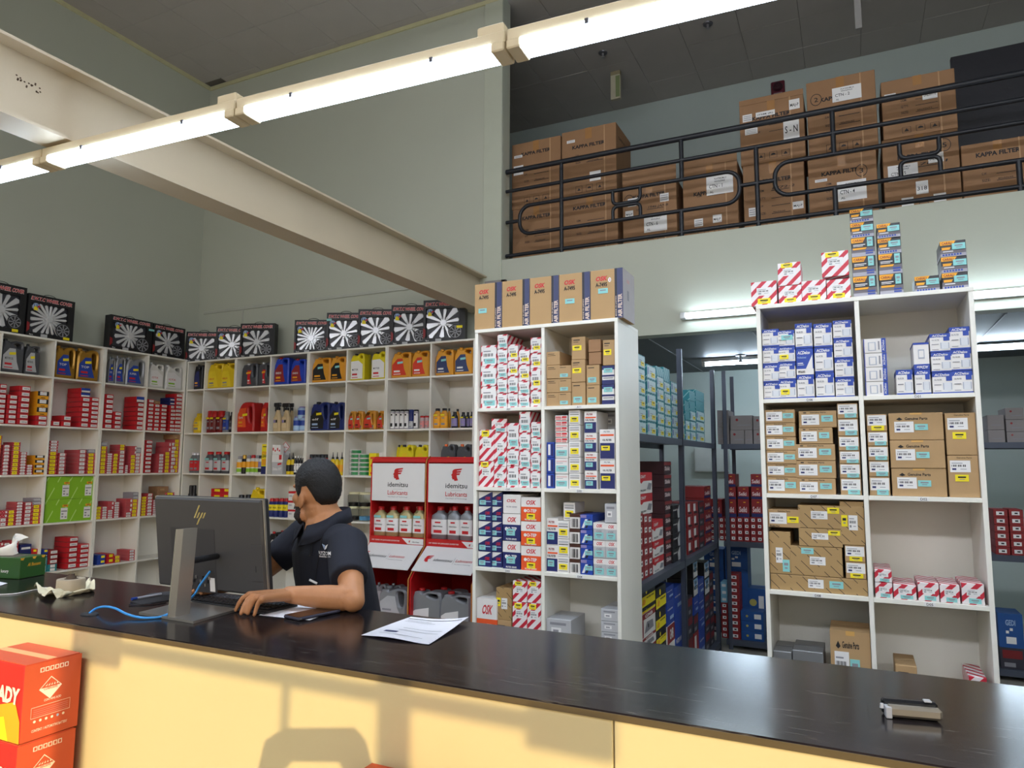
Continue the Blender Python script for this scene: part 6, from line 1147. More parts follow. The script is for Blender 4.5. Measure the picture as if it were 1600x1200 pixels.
m = MB(); e0 = ring[3]-(ring[3]-ring[0])*.0; l0 = [(p.x-mc.x-.0012, p.y-mc.y-.0012, ZT+.0075-mc.z) for p in (ring[3], ring[0].lerp(ring[3], .45))]; m.add(l0+[(x, y+.012, h1-mc.z) for x, y, z in l0[::-1]], [(0, 1, 2, 3)], mat('polished_edge', 'd8d2c4', .1, metal=.9)); part('polished_edge', m, pc)
hx = (ring[1]+ring[2])/2; m = MB(); m.tube([Vector((hx.x-mc.x-.01, hx.y-mc.y, -.03)), Vector((.05, -.015, -.035))], .010, SHD, 12); part('hinge', m, pc)
# keyboard
def keyboard():
    k = MB(); k.box(0, .40, 0, .13, 0, .010, SHD, .003); t = thing('keyboard', 'black computer keyboard lying below the monitor', 'keyboard', (-2.005, 1.652, ZT), math.radians(-1.5)); part('base', k, t)
    q = MB()
    for r in range(5):
        for j in range(21): q.box(.008+j*.0184, .008+j*.0184+.0155, .01+r*.0225, .01+r*.0225+.019, .010, .0145, mat('key_caps', '2c2c30', .45), .002)
    o = part('keys', q, t); o['kind'] = 'stuff'
    part('wrist_edge', MB().box(0, .40, -.012, 0, 0, .006, mat('key_caps'), .002), t)
keyboard()
# cables
def spline(P, n=8):
    P = [Vector(p) for p in P]; out = []
    for i in range(len(P)-1):
        p0, p1, p2, p3 = P[max(i-1, 0)], P[i], P[i+1], P[min(i+2, len(P)-1)]
        for k in range(n):
            t = k/n; out.append(.5*((2*p1)+(p2-p0)*t+(2*p0-5*p1+4*p2-p3)*t*t+(3*p1-p0-3*p2+p3)*t**3))
    return out+[P[-1]]
a0, b0 = mloc(930, 700); pt = mc+Vector((1, 0, 0))*a0+U*b0+Nn*.02
cab = [pt, pt+Nn*.03+Vector((-.004, 0, -.03)), onZ(*Mo(790, 885), ZC+.03), onZ(*Mo(660, 985), ZC+.02), onZ(*Mo(560, 1032), ZC+.005), onZ(*Mo(430, 1040), ZC+.005), onZ(*Mo(320, 1015), ZC+.01), onZ(*Mo(230, 972), ZC+.022), onZ(*Mo(150, 960), ZC+.02), onZ(*Mo(90, 975), ZC+.008), onZ(*Mo(47, 1006), ZC+.004)]
t = thing('network_cable', 'bright blue network cable running from the computer across the counter', 'cable', mesh=MB().tube(spline(cab), .0035, mat('blue_cable', '3f9be8', .4), 8))
part('cable_grommet', MB().sect([(ZT, .03, .022), (ZT+.003, .028, .02)], SHD, 16, cab[-1].x, cab[-1].y), t)
thing('power_cable', 'thin black cable behind the computer stand', 'cable', mesh=MB().tube(spline([onZ(*Mo(330, 945), ZC+.003), onZ(*Mo(480, 940), ZC+.003), onZ(*Mo(600, 920), ZC+.003)]), .002, SHD, 6))
# mouse mat and pen
q = [onZ(*Mo(x, y), ZC) for x, y in ((340, 930), (420, 946), (640, 915), (660, 850), (480, 868))]
thing('mouse_mat', 'thin dark mouse mat left of the computer stand', 'mat', mesh=MB().prism([(p.x, p.y) for p in q], 0, .002, SHD) ) if False else None
mm_ = MB(); mm_.add([(p.x, p.y, z) for z in (ZT, ZT+.002) for p in q], [(0, 1, 2, 3, 4), (9, 8, 7, 6, 5)]+[(i, (i+1) % 5, 5+(i+1) % 5, 5+i) for i in range(5)], mat('mat_grey', '2f2e33', .6)); thing('mouse_mat', 'thin dark mouse mat left of the computer stand', 'mat', mesh=mm_)
p0, p1 = onZ(*Mo(350, 905), ZC+.008), onZ(*Mo(562, 868), ZC+.008); t = thing('ballpoint_pen', 'blue and clear ballpoint pen on the mouse mat', 'pen', mesh=MB().tube([p0.lerp(p1, .16), p1], .004, mat('pen_clear', 'b9bfd0', .2), 8)); part('cap', MB().tube([p0, p0.lerp(p1, .17)], .0048, BLUE, 8), t)
# tissue box
L0 = zm(0, 660, 4); p0, p1 = onZ(*L0(118, 982), ZC), onZ(*L0(282, 952), ZC); ang = math.atan2(p1.y-p0.y, p1.x-p0.x); D_ = (p1-p0).length; hb = onY(*L0(120, 850), p0.y).z-ZC
GR = mat('tissue_green', '27501f', .4, var=.08); t = thing('tissue_box', 'dark green tissue box with gold lettering at the left end', 'box', (p0.x, p0.y, ZT), ang)
m = MB(); m.box(-.004, D_, 0, .0, 0, 0, GR); m = MB(); wB = .24; m.box(0, D_, 0, wB, 0, hb, GR, .002); GO = mat('gold_print', 'd9a02c', .4)
m.text('Al Bassant', (D_*.28, -.001, hb*.56), (1, 0, 0), (0, 0, 1), .013, GO, D_*.5, .2); m.text('Bassant', (-.001, .15, hb*.36), (0, -1, 0), (0, 0, 1), .016, GO, .05, .1); m.text('luxury', (-.001, .085, hb*.3), (0, -1, 0), (0, 0, 1), .012, PAPER, .035, .1)
for u in (0, .45, .8): m.poly([(D_*u, -.0008, hb), (D_*(u+.16), -.0008, hb), (D_*(u+.10), -.0008, hb*.88), (D_*(u+.02), -.0008, hb*.9)], GO)
part('carton', m, t); part('opening', MB().box(D_*.2, D_*.8, wB*.2, wB*.8, hb, hb+.0008, mat('slot_dark', '5d5348', .7)), t)
def crumple(n, f, mm): 
    k = MB(); vs = []; 
    for i in range(n+1):
        for j in range(n+1): vs.append(f(i/n, j/n))
    k.add(vs, [(i*(n+1)+j, (i+1)*(n+1)+j, (i+1)*(n+1)+j+1, i*(n+1)+j+1) for i in range(n) for j in range(n)], mm, True); return k
TIS = mat('tissue_paper', 'e4e2dc', .8, var=.03); R2 = random.Random(5)
part('tissue', crumple(8, lambda u, v: (D_*(.15+.7*u+.25*v*v), wB*.5+.03*math.sin(7*u+3*v), hb+.002+.075*v*(1-.6*abs(u-.75))+.006*math.sin(11*u+5*v)), TIS), t)
# roll of tape on a crumpled wipe
pr = onZ(*L0(385, 1075), ZC); rw = .075; MT = mat('masking_tape', 'b1a28a', .6, var=.08)
t = thing('tape_roll', 'squat roll of grey-beige tape on a crumpled wipe', 'tape', (pr.x, pr.y+.03, ZT+.006))
m = MB(); n = 28; ri, ro, hh = .022, .044, .042
m.loft([[(r*math.cos(2*PI*i/n), r*math.sin(2*PI*i/n), z) for i in range(n)] for r, z in ((ri, 0), (ro, 0), (ro+.001, .002), (ro, hh-.002), (ro-.002, hh), (ri, hh), (ri, 0))], MT, cap=False); part('tape', m, t)
part('core', MB().loft([[(r*math.cos(2*PI*i/n), r*math.sin(2*PI*i/n), z) for i in range(n)] for r, z in ((ri-.001, 0), (ri-.001, hh), (ri-.004, hh), (ri-.004, 0), (ri-.001, 0))], mat('core_brown', '4b3a2a', .8), cap=False), t)
part('bolt', MB().sect([(0, .016, .016), (.05, .016, .016), (.052, .01, .01), (.058, .01, .01)], mat('dark_metal', '57483a', .5, metal=.5), 12), t)
wip = [onZ(*L0(x, y), ZC) for x, y in ((210, 1050), (270, 1110), (400, 1095), (545, 1020))]
def wf(u, v):
    a = wip[0].lerp(wip[1], min(1, u*3)) if u < 1/3 else wip[1].lerp(wip[2], (u-1/3)*3) if u < 2/3 else wip[2].lerp(wip[3], (u-2/3)*3)
    b = Vector((a.x+.01, a.y+.10*math.sin(PI*min(1, max(0, u)))+.01, 0)); q = a.lerp(b, v); rr = (Vector((q.x-pr.x, q.y-pr.y-.03, 0)).length); lift = min(1, max(0, (rr-.05)/.03))
    return (q.x, q.y, ZT+.002+lift*(.012+.010*math.sin(19*u+4*v)+.008*math.sin(31*u-7*v)))
thing('paper_wipe', 'crumpled cream paper wipe under the tape roll', 'tissue', mesh=crumple(20, wf, mat('cream_wipe', 'e2d8b8', .8, var=.05)))
# papers, phone, metal holder
def sheet(name, label, pxs, lift, extra=None, n=10, z=ZT+.0008):
    A, B, C_, D2 = [onZ(*q, ZC) for q in pxs]
    def f(u, v): p = A.lerp(B, u).lerp(D2.lerp(C_, u), v); return (p.x, p.y, z+lift(u, v))
    k = crumple(n, f, mat('sheet_paper', 'dedde2', .7, var=.02))
    t = thing(name, label, 'paper', mesh=k)
    if extra: extra(t, f)
    return t
def inv(t, f):
    k = MB()
    def q(u0, v0, u1, v1, mm): 
        N_ = 10; top = [(f(u0+(u1-u0)*i/N_, v1)) for i in range(N_+1)]; bot = [(f(u0+(u1-u0)*i/N_, v0)) for i in range(N_+1)]
        k.add([(x, y, z+.0007) for x, y, z in bot+top], [(i, i+1, N_+2+i, N_+1+i) for i in range(N_)], mm)
    q(.05, .88, .95, .9, INK); q(.16, .22, .36, .28, mat('invoice_ink', '3a3f66', .6)); q(.1, .8, .5, .81, GREY); q(.1, .74, .6, .75, GREY); q(.15, .15, .8, .16, GREY); q(.3, .35, .9, .36, GREY); q(.3, .45, .9, .46, GREY)
    part('printing', k, t); h = MB()
    for i in range(14):
        x, y, z = f(.985, .04+.9*i/13); h.poly([(x+.0015*math.cos(g), y+.0015*math.sin(g), z+.0009) for g in (0, 1.05, 2.1, 3.14, 4.2, 5.25)], GREY)
    part('tear_holes', h, t)
sheet('invoice_sheet', 'white printed invoice with punched edge lying alone on the counter', ((564, 994), (670, 1008), (733, 972), (642, 965)), lambda u, v: .0035*(1+math.sin(5*u+3*v))*(.3+u)+.008*max(0, u-.85)*max(0, v-.6)*10, inv)
sheet('plain_sheet', 'blank white sheet under the phone and keyboard end', ((404, 962), (484, 970), (545, 946), (458, 938)), lambda u, v: 0, n=4)
q = [onZ(*p, ZC) for p in ((461, 969), (467, 973), (533, 958), (526, 950))]
a = onZ(466, 972, ZC); b = onZ(533, 958, ZC); ang = math.atan2(b.y-a.y, b.x-a.x); Lp = (b-a).length
t = thing('mobile_phone', 'black mobile phone lying on the white sheet', 'phone', (a.x, a.y, ZT+.0015), ang); part('case', MB().box(0, Lp, 0, .072, 0, .009, mat('phone_case', '3a3947', .35), .003), t); part('screen', MB().box(.003, Lp-.003, .003, .069, .009, .0096, mat('phone_glass', '0d0d10', .08)), t); part('camera_bump', MB().box(.004, .012, -.0005, 0, .003, .006, AL), t)
a = onZ(1387, 1123, ZC); b = onZ(1475, 1131, ZC); ang = math.atan2(b.y-a.y, b.x-a.x); Lp = (b-a).length; t = thing('metal_stapler', 'small silver and black metal stapler lying on the counter', 'stapler', (a.x, a.y, ZT), ang)
part('silver_body', MB().box(0, Lp, 0, .018, .002, .022, mat('satin_metal', 'b9ae9c', .3, metal=.7), .005), t); part('black_rail', MB().box(-.004, Lp*.97, .018, .034, 0, .028, mat('stapler_black', '17171a', .3), .004), t); part('pin', MB().sect([(0, .004, .004), (.008, .003, .003)], CH, 10), t, (-.006, .012, .014)); part('spring_clip', MB().box(Lp*.72, Lp*.86, .016, .030, .028, .031, CH, .001), t); part('foot', MB().box(-.002, .008, -.001, .017, .0, .02, CH, .001), t)
sheet('note_sheet', 'white note sheet at the far left of the counter', ((-60, 915), (-20, 922), (12, 912), (-30, 903)), lambda u, v: 0, n=4)
thing('thin_cord', 'thin pale cord lying across the left of the counter', 'cord', mesh=MB().tube(spline([onZ(-20, 929, ZC+.002), onZ(20, 928, ZC+.002), onZ(52, 922, ZC+.002), onZ(72, 918, ZC+.002)]), .0018, PAPER, 6))

# ================================================================ battery cartons in front of the counter
BR_ = mat('battery_red', 'c02a20', .45, var=.06); BTN = mat('battery_orange_side', 'c4502f', .5, var=.06); X, Y_, Z = Vector((1, 0, 0)), Vector((0, 1, 0)), Vector((0, 0, 1)); CRM = mat('cream_print', 'efdcc8', .6)
def battery(loc, w_, d_, h_, label, bulge=.0):
    """right face looks along +X, front face towards the door"""
    t = thing('battery_carton', label, 'box', loc, 0, 'red battery cartons'); m = MB(); m.box(-w_, 0, 0, d_, 0, h_, BR_, .003)
    m.poly([(.0006, 0, 0), (.0006, d_, 0), (.0006, d_, h_), (.0006, 0, h_)], BTN); e = .0012
    def r(y0, z0, y1, z1, mm, k=1): m.poly([(e*k, y*d_, z*h_) for y, z in ((y0, z0), (y1, z0), (y1, z1), (y0, z1))], mm)
    for i in range(6): r(.26+.085*i, .87, .33+.085*i, .93, CRM); r(.275+.085*i, .88, .315+.085*i, .92, BTN, 1.4)
    m.poly([(e, (.46+.2*a)*d_, (.64+.15*b)*h_) for a, b in ((0, 1), (1, 0), (0, -1), (-1, 0))], CRM); m.poly([(e*1.3, (.46+.18*a)*d_, (.645+.13*b)*h_) for a, b in ((0, 1), (.95, .05), (-.95, .05))], BTN); m.text('CORROSIVE', (e*1.5, .34*d_, .62*h_), Y_, Z, .008*h_/.2, BTN, .24*d_)
    for i in range(5): m.poly([(e*1.5, (.36+.05*i)*d_, .67*h_), (e*1.5, (.39+.05*i)*d_, .67*h_), (e*1.5, (.41+.04*i)*d_, .70*h_)], CRM)
    for (a0, b0, a1, b1) in ((.15, .28, .83, .285), (.15, .42, .83, .425), (.15, .28, .155, .425), (.825, .28, .83, .425)): r(a0, b0, a1, b1, CRM)
    for i in range(4): r(.19, .305+.026*i, .79, .31+.026*i, PINK)
    for i in range(6): m.poly([(e, (.22+.1*i)*d_+.0035*math.cos(g*PI/4), .235*h_+.0035*math.sin(g*PI/4)) for g in range(8)], CRM if i != 4 else LBLUE)
    m.text('CONTENT: 1 AUTOMOTIVE BATTERY', (e, .18*d_, .1*h_), Y_, Z, .007*h_/.2, CRM, .62*d_); m.text('CONTAINS ACID', (e, .36*d_, .47*h_), Y_, Z, .006*h_/.2, CRM, .3*d_)
    # front: yellow sweep and lettering
    m.poly([(-w_+.001, -e, .0), (-.001, -e, .0), (-.02*w_, -e, .28*h_), (-.12*w_, -e, .52*h_), (-.4*w_, -e, .44*h_), (-w_, -e, .2*h_)], AMBER); m.poly([(-w_+.001, -e*1.2, .0), (-.2*w_, -e*1.2, .0), (-.3*w_, -e*1.2, .30*h_), (-w_, -e*1.2, .1*h_)], YEL); m.text('READY', (-.62*w_, -e*1.4, .50*h_), X, Z, .10*h_/.2*.4, CRM, .56*w_, .1, bold=.05); r(.0, .99, 0, 1, CRM)
    part('carton_body', m, t); part('top_flap', MB().box(-w_+.002, -.002, .004, d_*.5-.001, h_, h_+.002, BTN).box(-w_+.002, -.002, d_*.5+.001, d_-.004, h_, h_+.002, BTN), t); part('tape_strip', MB().box(-w_*.98, -.01, d_*.42, d_*.58, h_+.002, h_+.0026, mat('pale_tape', 'e0a878', .4)), t)
    return t
rr = lambda x, y: (lambda d: d.x/d.y)(ray(x, y))
xe = rr(124, 1080)*1.285; yn = xe/rr(35, 1100); zt_ = onY(41, 1042, yn).z; hB = zt_-onY(29, 1163, yn).z; dB = 1.285-yn
battery((xe, yn, zt_-hB), .24, dB, hB, 'upper red battery carton of the stack by the counter'); battery((xe+.004, yn-.006, zt_-2*hB-.004), .24, dB, hB, 'lower red battery carton of the stack by the counter')
zz = zt_-2*hB-.004; k = 0
while zz > hB: zz -= hB+.003; k += 1; battery((xe, yn, zz), .24, dB, hB, 'red battery carton %s below the frame in the left stack' % NTH[k-1])
thing('floor_pallet', 'wooden pallet under the battery cartons', 'pallet', (xe-.3, yn-.02, 0), mesh=MB().box(0, .36, 0, dB+.01, max(.02, zz-.02), zz-.001, KRAFT).box(0, .36, 0, .03, 0, max(.02, zz-.02), KRAFT).box(0, .36, dB-.03, dB, 0, max(.02, zz-.02), KRAFT)) if zz > .05 else None
pa = onY(582, 1190.6, 1.285); hh_ = pa.z/4
for i in range(4): battery((pa.x+.24, 1.285-.18, i*hh_+.001), .24, .18, hh_-.003, 'red battery carton in the stack at the bottom frame edge, %s' % ['lowest', 'second up', 'third up', 'topmost'][i])
# ================================================================ people
from mathutils.bvhtree import BVHTree
def ell(m, c, ax, mm, nu=16, nv=10):
    c = Vector(c); A = [Vector(a) for a in ax]; vs = []; fs = []
    for i in range(1, nv):
        for j in range(nu):
            t, p = PI*i/nv, 2*PI*j/nu; vs.append(c+A[0]*math.sin(t)*math.cos(p)+A[1]*math.sin(t)*math.sin(p)+A[2]*math.cos(t))
    n = len(vs); vs += [c+A[2], c-A[2]]
    for i in range(nv-2):
        for j in range(nu): fs.append((i*nu+j, (i+1)*nu+j, (i+1)*nu+(j+1) % nu, i*nu+(j+1) % nu))
    for j in range(nu): fs += [(n, j, (j+1) % nu), (n+1, (nv-2)*nu+(j+1) % nu, (nv-2)*nu+j)]
    m.add(vs, fs, mm, True)
def chain(m, pts, rad, mm, n=14):
    """tapered limb with rounded ends"""
    pts = [Vector(p) for p in pts]; P = [pts[0]]; Rr = [rad[0]]
    for i in range(len(pts)-1):
        for k in (1, 2, 3):
            t = k/3; P.append(pts[i].lerp(pts[i+1], t)); Rr.append(rad[i]+(rad[i+1]-rad[i])*t)
    m.tube(P, Rr, mm, n); r0 = Rr[0]; r1 = Rr[-1]
    for c, r in ((P[0], r0), (P[-1], r1)): ell(m, c, ((r, 0, 0), (0, r, 0), (0, 0, r)), mm, 12, 8)
def fuse(m, voxel, mm, it=2):
    """one continuous skin over overlapping closed shapes"""
    me = m.mesh('tmp'); o = bpy.data.objects.new('tmp', me); COL.objects.link(o)
    r = o.modifiers.new('r', 'REMESH'); r.mode = 'VOXEL'; r.voxel_size = voxel; r.use_smooth_shade = True
    s = o.modifiers.new('s', 'SMOOTH'); s.iterations = it; s.factor = .5
    dg = bpy.context.evaluated_depsgraph_get(); dg.update(); out = bpy.data.meshes.new_from_object(o.evaluated_get(dg))
    bpy.data.objects.remove(o); bpy.data.meshes.remove(me); out.materials.clear(); out.materials.append(mm)
    out.polygons.foreach_set('material_index', [0]*len(out.polygons)); out.polygons.foreach_set('use_smooth', [True]*len(out.polygons)); return out
SKIN = mat('skin', 'b07a52', .5, var=.12, scale=25, bump=.08, bscale=250); CLOTH = mat('navy_pique', '171a26', .85, var=.12, scale=30, bump=.15, bscale=500); HAIR = mat('black_hair', '0d0b0b', .5, var=.4, scale=80, bump=.5, bscale=420); PANT = mat('dark_trousers', '24252b', .85); BEARD = mat('dark_beard', '241914', .75, var=.4, scale=120, bump=.6, bscale=250)
def head(m, C, Fv, s=1.0):
    L = Vector((-Fv.y, Fv.x, 0)); Zv = Vector((0, 0, 1)); at = lambda a, b, c: C+Fv*a*s+L*b*s+Zv*c*s
    def e(a, b, c, ra, rb, rc, nu=16, nv=10): ell(m, at(a, b, c), (Fv*ra*s, L*rb*s, Zv*rc*s), SKIN, nu, nv)
    e(-.012, 0, .022, .096, .076, .104, 20, 14); e(.036, 0, -.045, .058, .058, .078); e(.066, 0, -.105, .028, .032, .024); e(.084, 0, .028, .016, .05, .014); e(.092, 0, -.012, .014, .012, .034); e(.102, 0, -.034, .017, .015, .013); e(.082, 0, -.072, .014, .024, .010); e(.082, 0, -.08, .013, .022, .008)
    for q in (-1, 1): e(.052, q*.04, -.02, .03, .026, .026); e(-.020, q*.080, -.02, .017, .008, .030); e(-.012, q*.076, -.045, .010, .007, .012); e(.03, q*.045, -.085, .04, .018, .026)
    return at
def hair_shell(at, Fv, s, keep, thick, rad, ctr, mm, nu=56, nv=40, rough=.004, seed=1):
    L = Vector((-Fv.y, Fv.x, 0)); Zv = Vector((0, 0, 1)); k = MB(); rg = random.Random(seed); vs = {}; fs = []; V = []
    C0 = at(*ctr)
    def depth(i, j):
        t, p = PI*i/nv, 2*PI*j/nu; d = (math.sin(t)*math.cos(p), math.sin(t)*math.sin(p), math.cos(t)); return keep(*d), d
    for i in range(nv+1):
        for j in range(nu):
            q, d = depth(i, j); V.append((q, d))
    idx = {}
    def vid(i, j):
        j %= nu
        if (i, j) not in idx:
            q, d = V[i*nu+j]
            if q < 0:
                z1 = max(-.99, min(.99, d[2]-q)); h0 = math.hypot(d[0], d[1]) or 1e-6; k1 = math.sqrt(1-z1*z1)/h0; d = (d[0]*k1, d[1]*k1, z1); q = 0
            th = thick*(.42+.5*max(0, d[2])+.35*max(0, d[0])*max(0, d[2]))*min(1, max(-.3, q)/.25)+(rg.uniform(-rough, rough)*.6 if q > .05 else 0)
            idx[i, j] = len(vs); vs[len(vs)] = C0+Fv*d[0]*(rad[0]*s+th)+L*d[1]*(rad[1]*s+th)+Zv*d[2]*(rad[2]*s+th)
        return idx[i, j]
    for i in range(nv):
        for j in range(nu):
            if max(V[i*nu+j][0], V[i*nu+(j+1) % nu][0], V[(i+1)*nu+j][0], V[(i+1)*nu+(j+1) % nu][0]) > 0: fs.append((vid(i, j), vid(i+1, j), vid(i+1, j+1), vid(i, j+1)))
    k.add([vs[i] for i in range(len(vs))], fs, mm, True); return k
def hairline(f, l, z):
    a = math.degrees(math.acos(max(-1, min(1, f/max(1e-6, math.hypot(f, l))))))       # 0 front, 180 nape
    K_ = ((0, .40), (30, .38), (50, .26), (62, .02), (72, -.30), (82, -.34), (90, .06), (106, .10), (118, -.12), (132, -.44), (150, -.60), (180, -.62))
    for (a0, z0), (a1, z1) in zip(K_, K_[1:]):
        if a <= a1: lim = z0+(z1-z0)*(a-a0)/(a1-a0); break
    return z-lim
def finger(m, base, mid, tip, r=.0092): chain(m, [base, mid, Vector(mid).lerp(Vector(tip), .55)+Vector((0, 0, .003)), tip], [r, r*.98, r*.88, r*.74], SKIN, 10)

man = thing('person', 'man in a navy polo shirt leaning on the counter, head turned away', 'person', (-1.60, 2.05, 0)); O = Vector((-1.60, 2.05, 0))
eR, eT = Vector((math.cos(YAW), math.sin(YAW), 0)), Vector((math.sin(YAW), -math.cos(YAW), 0)); Zv = Vector((0, 0, 1))
Fh = Vector((-.977, .212, 0)).normalized(); Ch = Vector((-1.738, 1.99, 1.484)); HS = .9
Tf = (eT*.64-eR*.77).normalized(); Tl = Vector((-Tf.y, Tf.x, 0))
SLh, SRh = Vector((-1.552, 1.942, 1.318)), Vector((-1.862, 2.09, 1.325)); Nk = Vector((-1.685, 2.0, 1.356))
EL, ER = onZ(547, 936, 1.180), Vector((-1.985, 1.99, 1.195)); WL = onZ(452, 929, 1.186); WR = Vector((-1.965, 1.79, 1.176))
sk = MB(); at = head(sk, Ch, Fh, HS); chain(sk, [at(-.03, 0, -.05), Nk+Vector((0, .01, .0))], [.056, .064], SKIN, 18)
chain(sk, [SLh, EL+Vector((.006, .004, 0)), EL.lerp(WL, .35), WL], [.047, .038, .038, .026], SKIN, 16); chain(sk, [SRh, ER, ER.lerp(WR, .35), WR], [.05, .042, .04, .028], SKIN, 16)
ell(sk, EL+Vector((.012, 0, -.004)), (Vector((.036, 0, 0)), Vector((0, .035, 0)), Vector((0, 0, .034))), SKIN)
def hand(W, kn, tips, thumb, r=.0092):
    kn = [Vector(k) for k in kn]; c = (kn[0]+kn[3])/2
    for i in range(4): chain(sk, [W.lerp(c, .1)+(kn[i]-c)*.45, kn[i]], [.017, .0115], SKIN, 10)
    for i in range(4):
        t = Vector(tips[i]); mid = kn[i].lerp(t, .46)+Vector((0, 0, .012)); finger(sk, kn[i], mid, t, r*(1 if i in (1, 2) else .95 if i == 0 else .85))
    chain(sk, [W.lerp(kn[0], .3), Vector(thumb[0]), Vector(thumb[1])], [.016, .0115, .009], SKIN, 10)
Hm = zm(350, 890, 7.62)
kz = 1.196; kn = [onZ(*Hm(x, y), kz) for x, y in ((300, 300), (345, 318), (400, 332), (455, 352))]; tp = [onZ(*Hm(x, y), ZC+.009) for x, y in ((140, 480), (203, 522), (284, 520), (362, 540))]
hand(WL, kn, tp, (kn[0]+Vector((.02, .045, -.02)), kn[0]+Vector((-.03, .05, -.035))))
kr = [Vector((-2.03+.0+.021*i, 1.735+.004*i, 1.178)) for i in range(4)]; hand(WR, kr[::-1], [Vector((-2.035+.020*i, 1.672+.002*i, ZC+.024)) for i in range(4)][::-1], (Vector((-1.945, 1.755, 1.17)), Vector((-1.95, 1.70, 1.168))))
# trunk under the shirt
for a, b, r0, r1 in ((Nk, Vector((-1.675, 2.05, 1.1)), .085, .09),): chain(sk, [a, b], [r0, r1], SKIN, 16)
body = part('body', fuse(sk, .0042, SKIN, 2), man, -O)
part('hair', hair_shell(at, Fh, HS, hairline, .015, (.097, .077, .105), (-.012, 0, .022), HAIR, 120, 84, .0022), man, -O)
body.data.materials.append(BEARD)
for p_ in body.data.polygons:
    v_ = (p_.center-Ch)/HS; a_, l_, z_ = v_.dot(Fh), abs(v_.dot(Vector((-Fh.y, Fh.x, 0)))), v_.z
    if -.14 < z_ < -.05 and a_ > .012+.25*max(0, z_+.09) and not (z_ < -.11 and a_ < .03) and not (a_ > .085 and l_ < .022 and -.085 < z_ < -.064): p_.material_index = 1
    elif -.064 < z_ < -.046 and a_ > .08 and l_ < .03: p_.material_index = 1
for q in (-1, 1):
    e = MB(); c = at(.068, q*.031, .004); ell(e, c, ((.0095, 0, 0), (0, .0095, 0), (0, 0, .0095)), mat('eye_white', 'd8d2c8', .2), 12, 8); ell(e, c+Fh*.007, (Fh*.004, Vector((-Fh.y, Fh.x, 0))*.005, Zv*.005), BLK, 8, 6); part('eye', e, man, -O)
    e = MB(); e.tube([at(.094, q*.014, .026), at(.088, q*.032, .030), at(.072, q*.046, .026)], [.002, .0035, .002], HAIR, 6); part('eyebrow', e, man, -O)
# polo shirt
sh = MB(); secs = [(.80, .175, .125, .10), (.95, .18, .13, .075), (1.08, .185, .128, .05), (1.2, .195, .124, .022), (1.28, .195, .115, .005), (1.33, .16, .095, .0), (1.365, .095, .075, .0)]
base = Vector((-1.694, 2.015, 0)); rings = []
for z, hw, hd, bk_ in secs:
    c = base-Tf*bk_; rings.append([c+Tl*hw*math.cos(2*PI*i/28)+Tf*hd*math.sin(2*PI*i/28)+Zv*z for i in range(28)])
sh.loft(rings, CLOTH)
SLs, SRs = SLh, SRh
def sleeve(S0, E, top, r0, r1, L_): 
    d = (E-S0); P = [S0-Tl*top, S0, S0+d*.5, S0+d*L_]; sh.tube([P[0], P[0].lerp(P[1], .5), P[1], P[2], P[3]], [r0*1.0, r0*1.06, r0*1.04, (r0+r1)/2, r1], CLOTH, 20); ell(sh, P[0], ((r0, 0, 0), (0, r0, 0), (0, 0, r0)), CLOTH, 16, 10)
sleeve(SLh, EL, .09, .066, .060, .66); sleeve(SRh, ER, -.09, .066, .060, .66)
ell(sh, SLh+Zv*.0, ((.068, 0, 0), (0, .068, 0), (0, 0, .064)), CLOTH); ell(sh, SRh, ((.074, 0, 0), (0, .074, 0), (0, 0, .066)), CLOTH)
shm = fuse(sh, .0065, CLOTH, 3); shirt = part('polo_shirt', shm, man, -O, label='navy polo shirt with chest emblem')
bvh = BVHTree.FromPolygons([v.co for v in shm.vertices], [tuple(p.vertices) for p in shm.polygons]); CAMP = Vector((0, 0, CAMZ))
def on_shirt(x, y, lift=.002):
    d = ray(x, y).normalized(); r = bvh.ray_cast(CAMP, d); return (r[0]+r[1]*lift) if r[0] is not None else None
def surf(name, poly_list, mm, lift=.0025, parent=None):
    k = MB()
    for pl in poly_list:
        q = [on_shirt(x, y, lift) for x, y in pl]
        if all(p is not None for p in q): k.poly(q, mm)
    if k.v: return part(name, k, parent or shirt)
def stext(s, x, y, h, wd, slope=0):
    gv, gf, gw = glyphs(s); k = MB(); q = [on_shirt(x+a*wd/gw, y-b*h+slope*a*wd/gw, .003) for a, b in gv]
    if all(p is not None for p in q): k.add(q, gf, PAPER)
    if k.v: part('emblem_text', k, shirt)
stext('RYZOM', 499, 867, 6.0, 19, .05); stext('TRADING CO', 499.5, 870.5, 2.2, 18, .05)
surf('emblem', [[(504, 849.5), (509, 852), (508, 859)], ], LBLUE); surf('emblem', [[(508, 859.5), (509.5, 853), (513.5, 850.5), (511, 857)]], PAPER)
surf('placket', [[(487, 832), (491, 833), (490, 850), (486, 849)], [(486, 849), (490, 850), (489, 868), (485, 867)]], mat('navy_trim', '10121b', .8), .0035)
for x, y in ((487.5, 849), (486, 868)): surf('button', [[(x+1.3*math.cos(g*PI/4), y+1.3*math.sin(g*PI/4)) for g in range(8)]], BLK, .005)
lp_ = [on_shirt(*q, .004) for q in ((505, 838), (502, 855), (499, 872), (496, 888), (494, 905))]; lp_ = [p for p in lp_ if p is not None]
if len(lp_) > 2:
    ly_ = part('lanyard', MB().tube(lp_, .0012, mat('cord_black', '0c0c0e', .6), 6), man, -O)
    part('clip', MB().tube([lp_[-1]+eR*.0-Zv*.0+eT*.006-eR*.018, lp_[-1]+eT*.006+eR*.008-Zv*.012], .004, PAPER, 8), ly_)
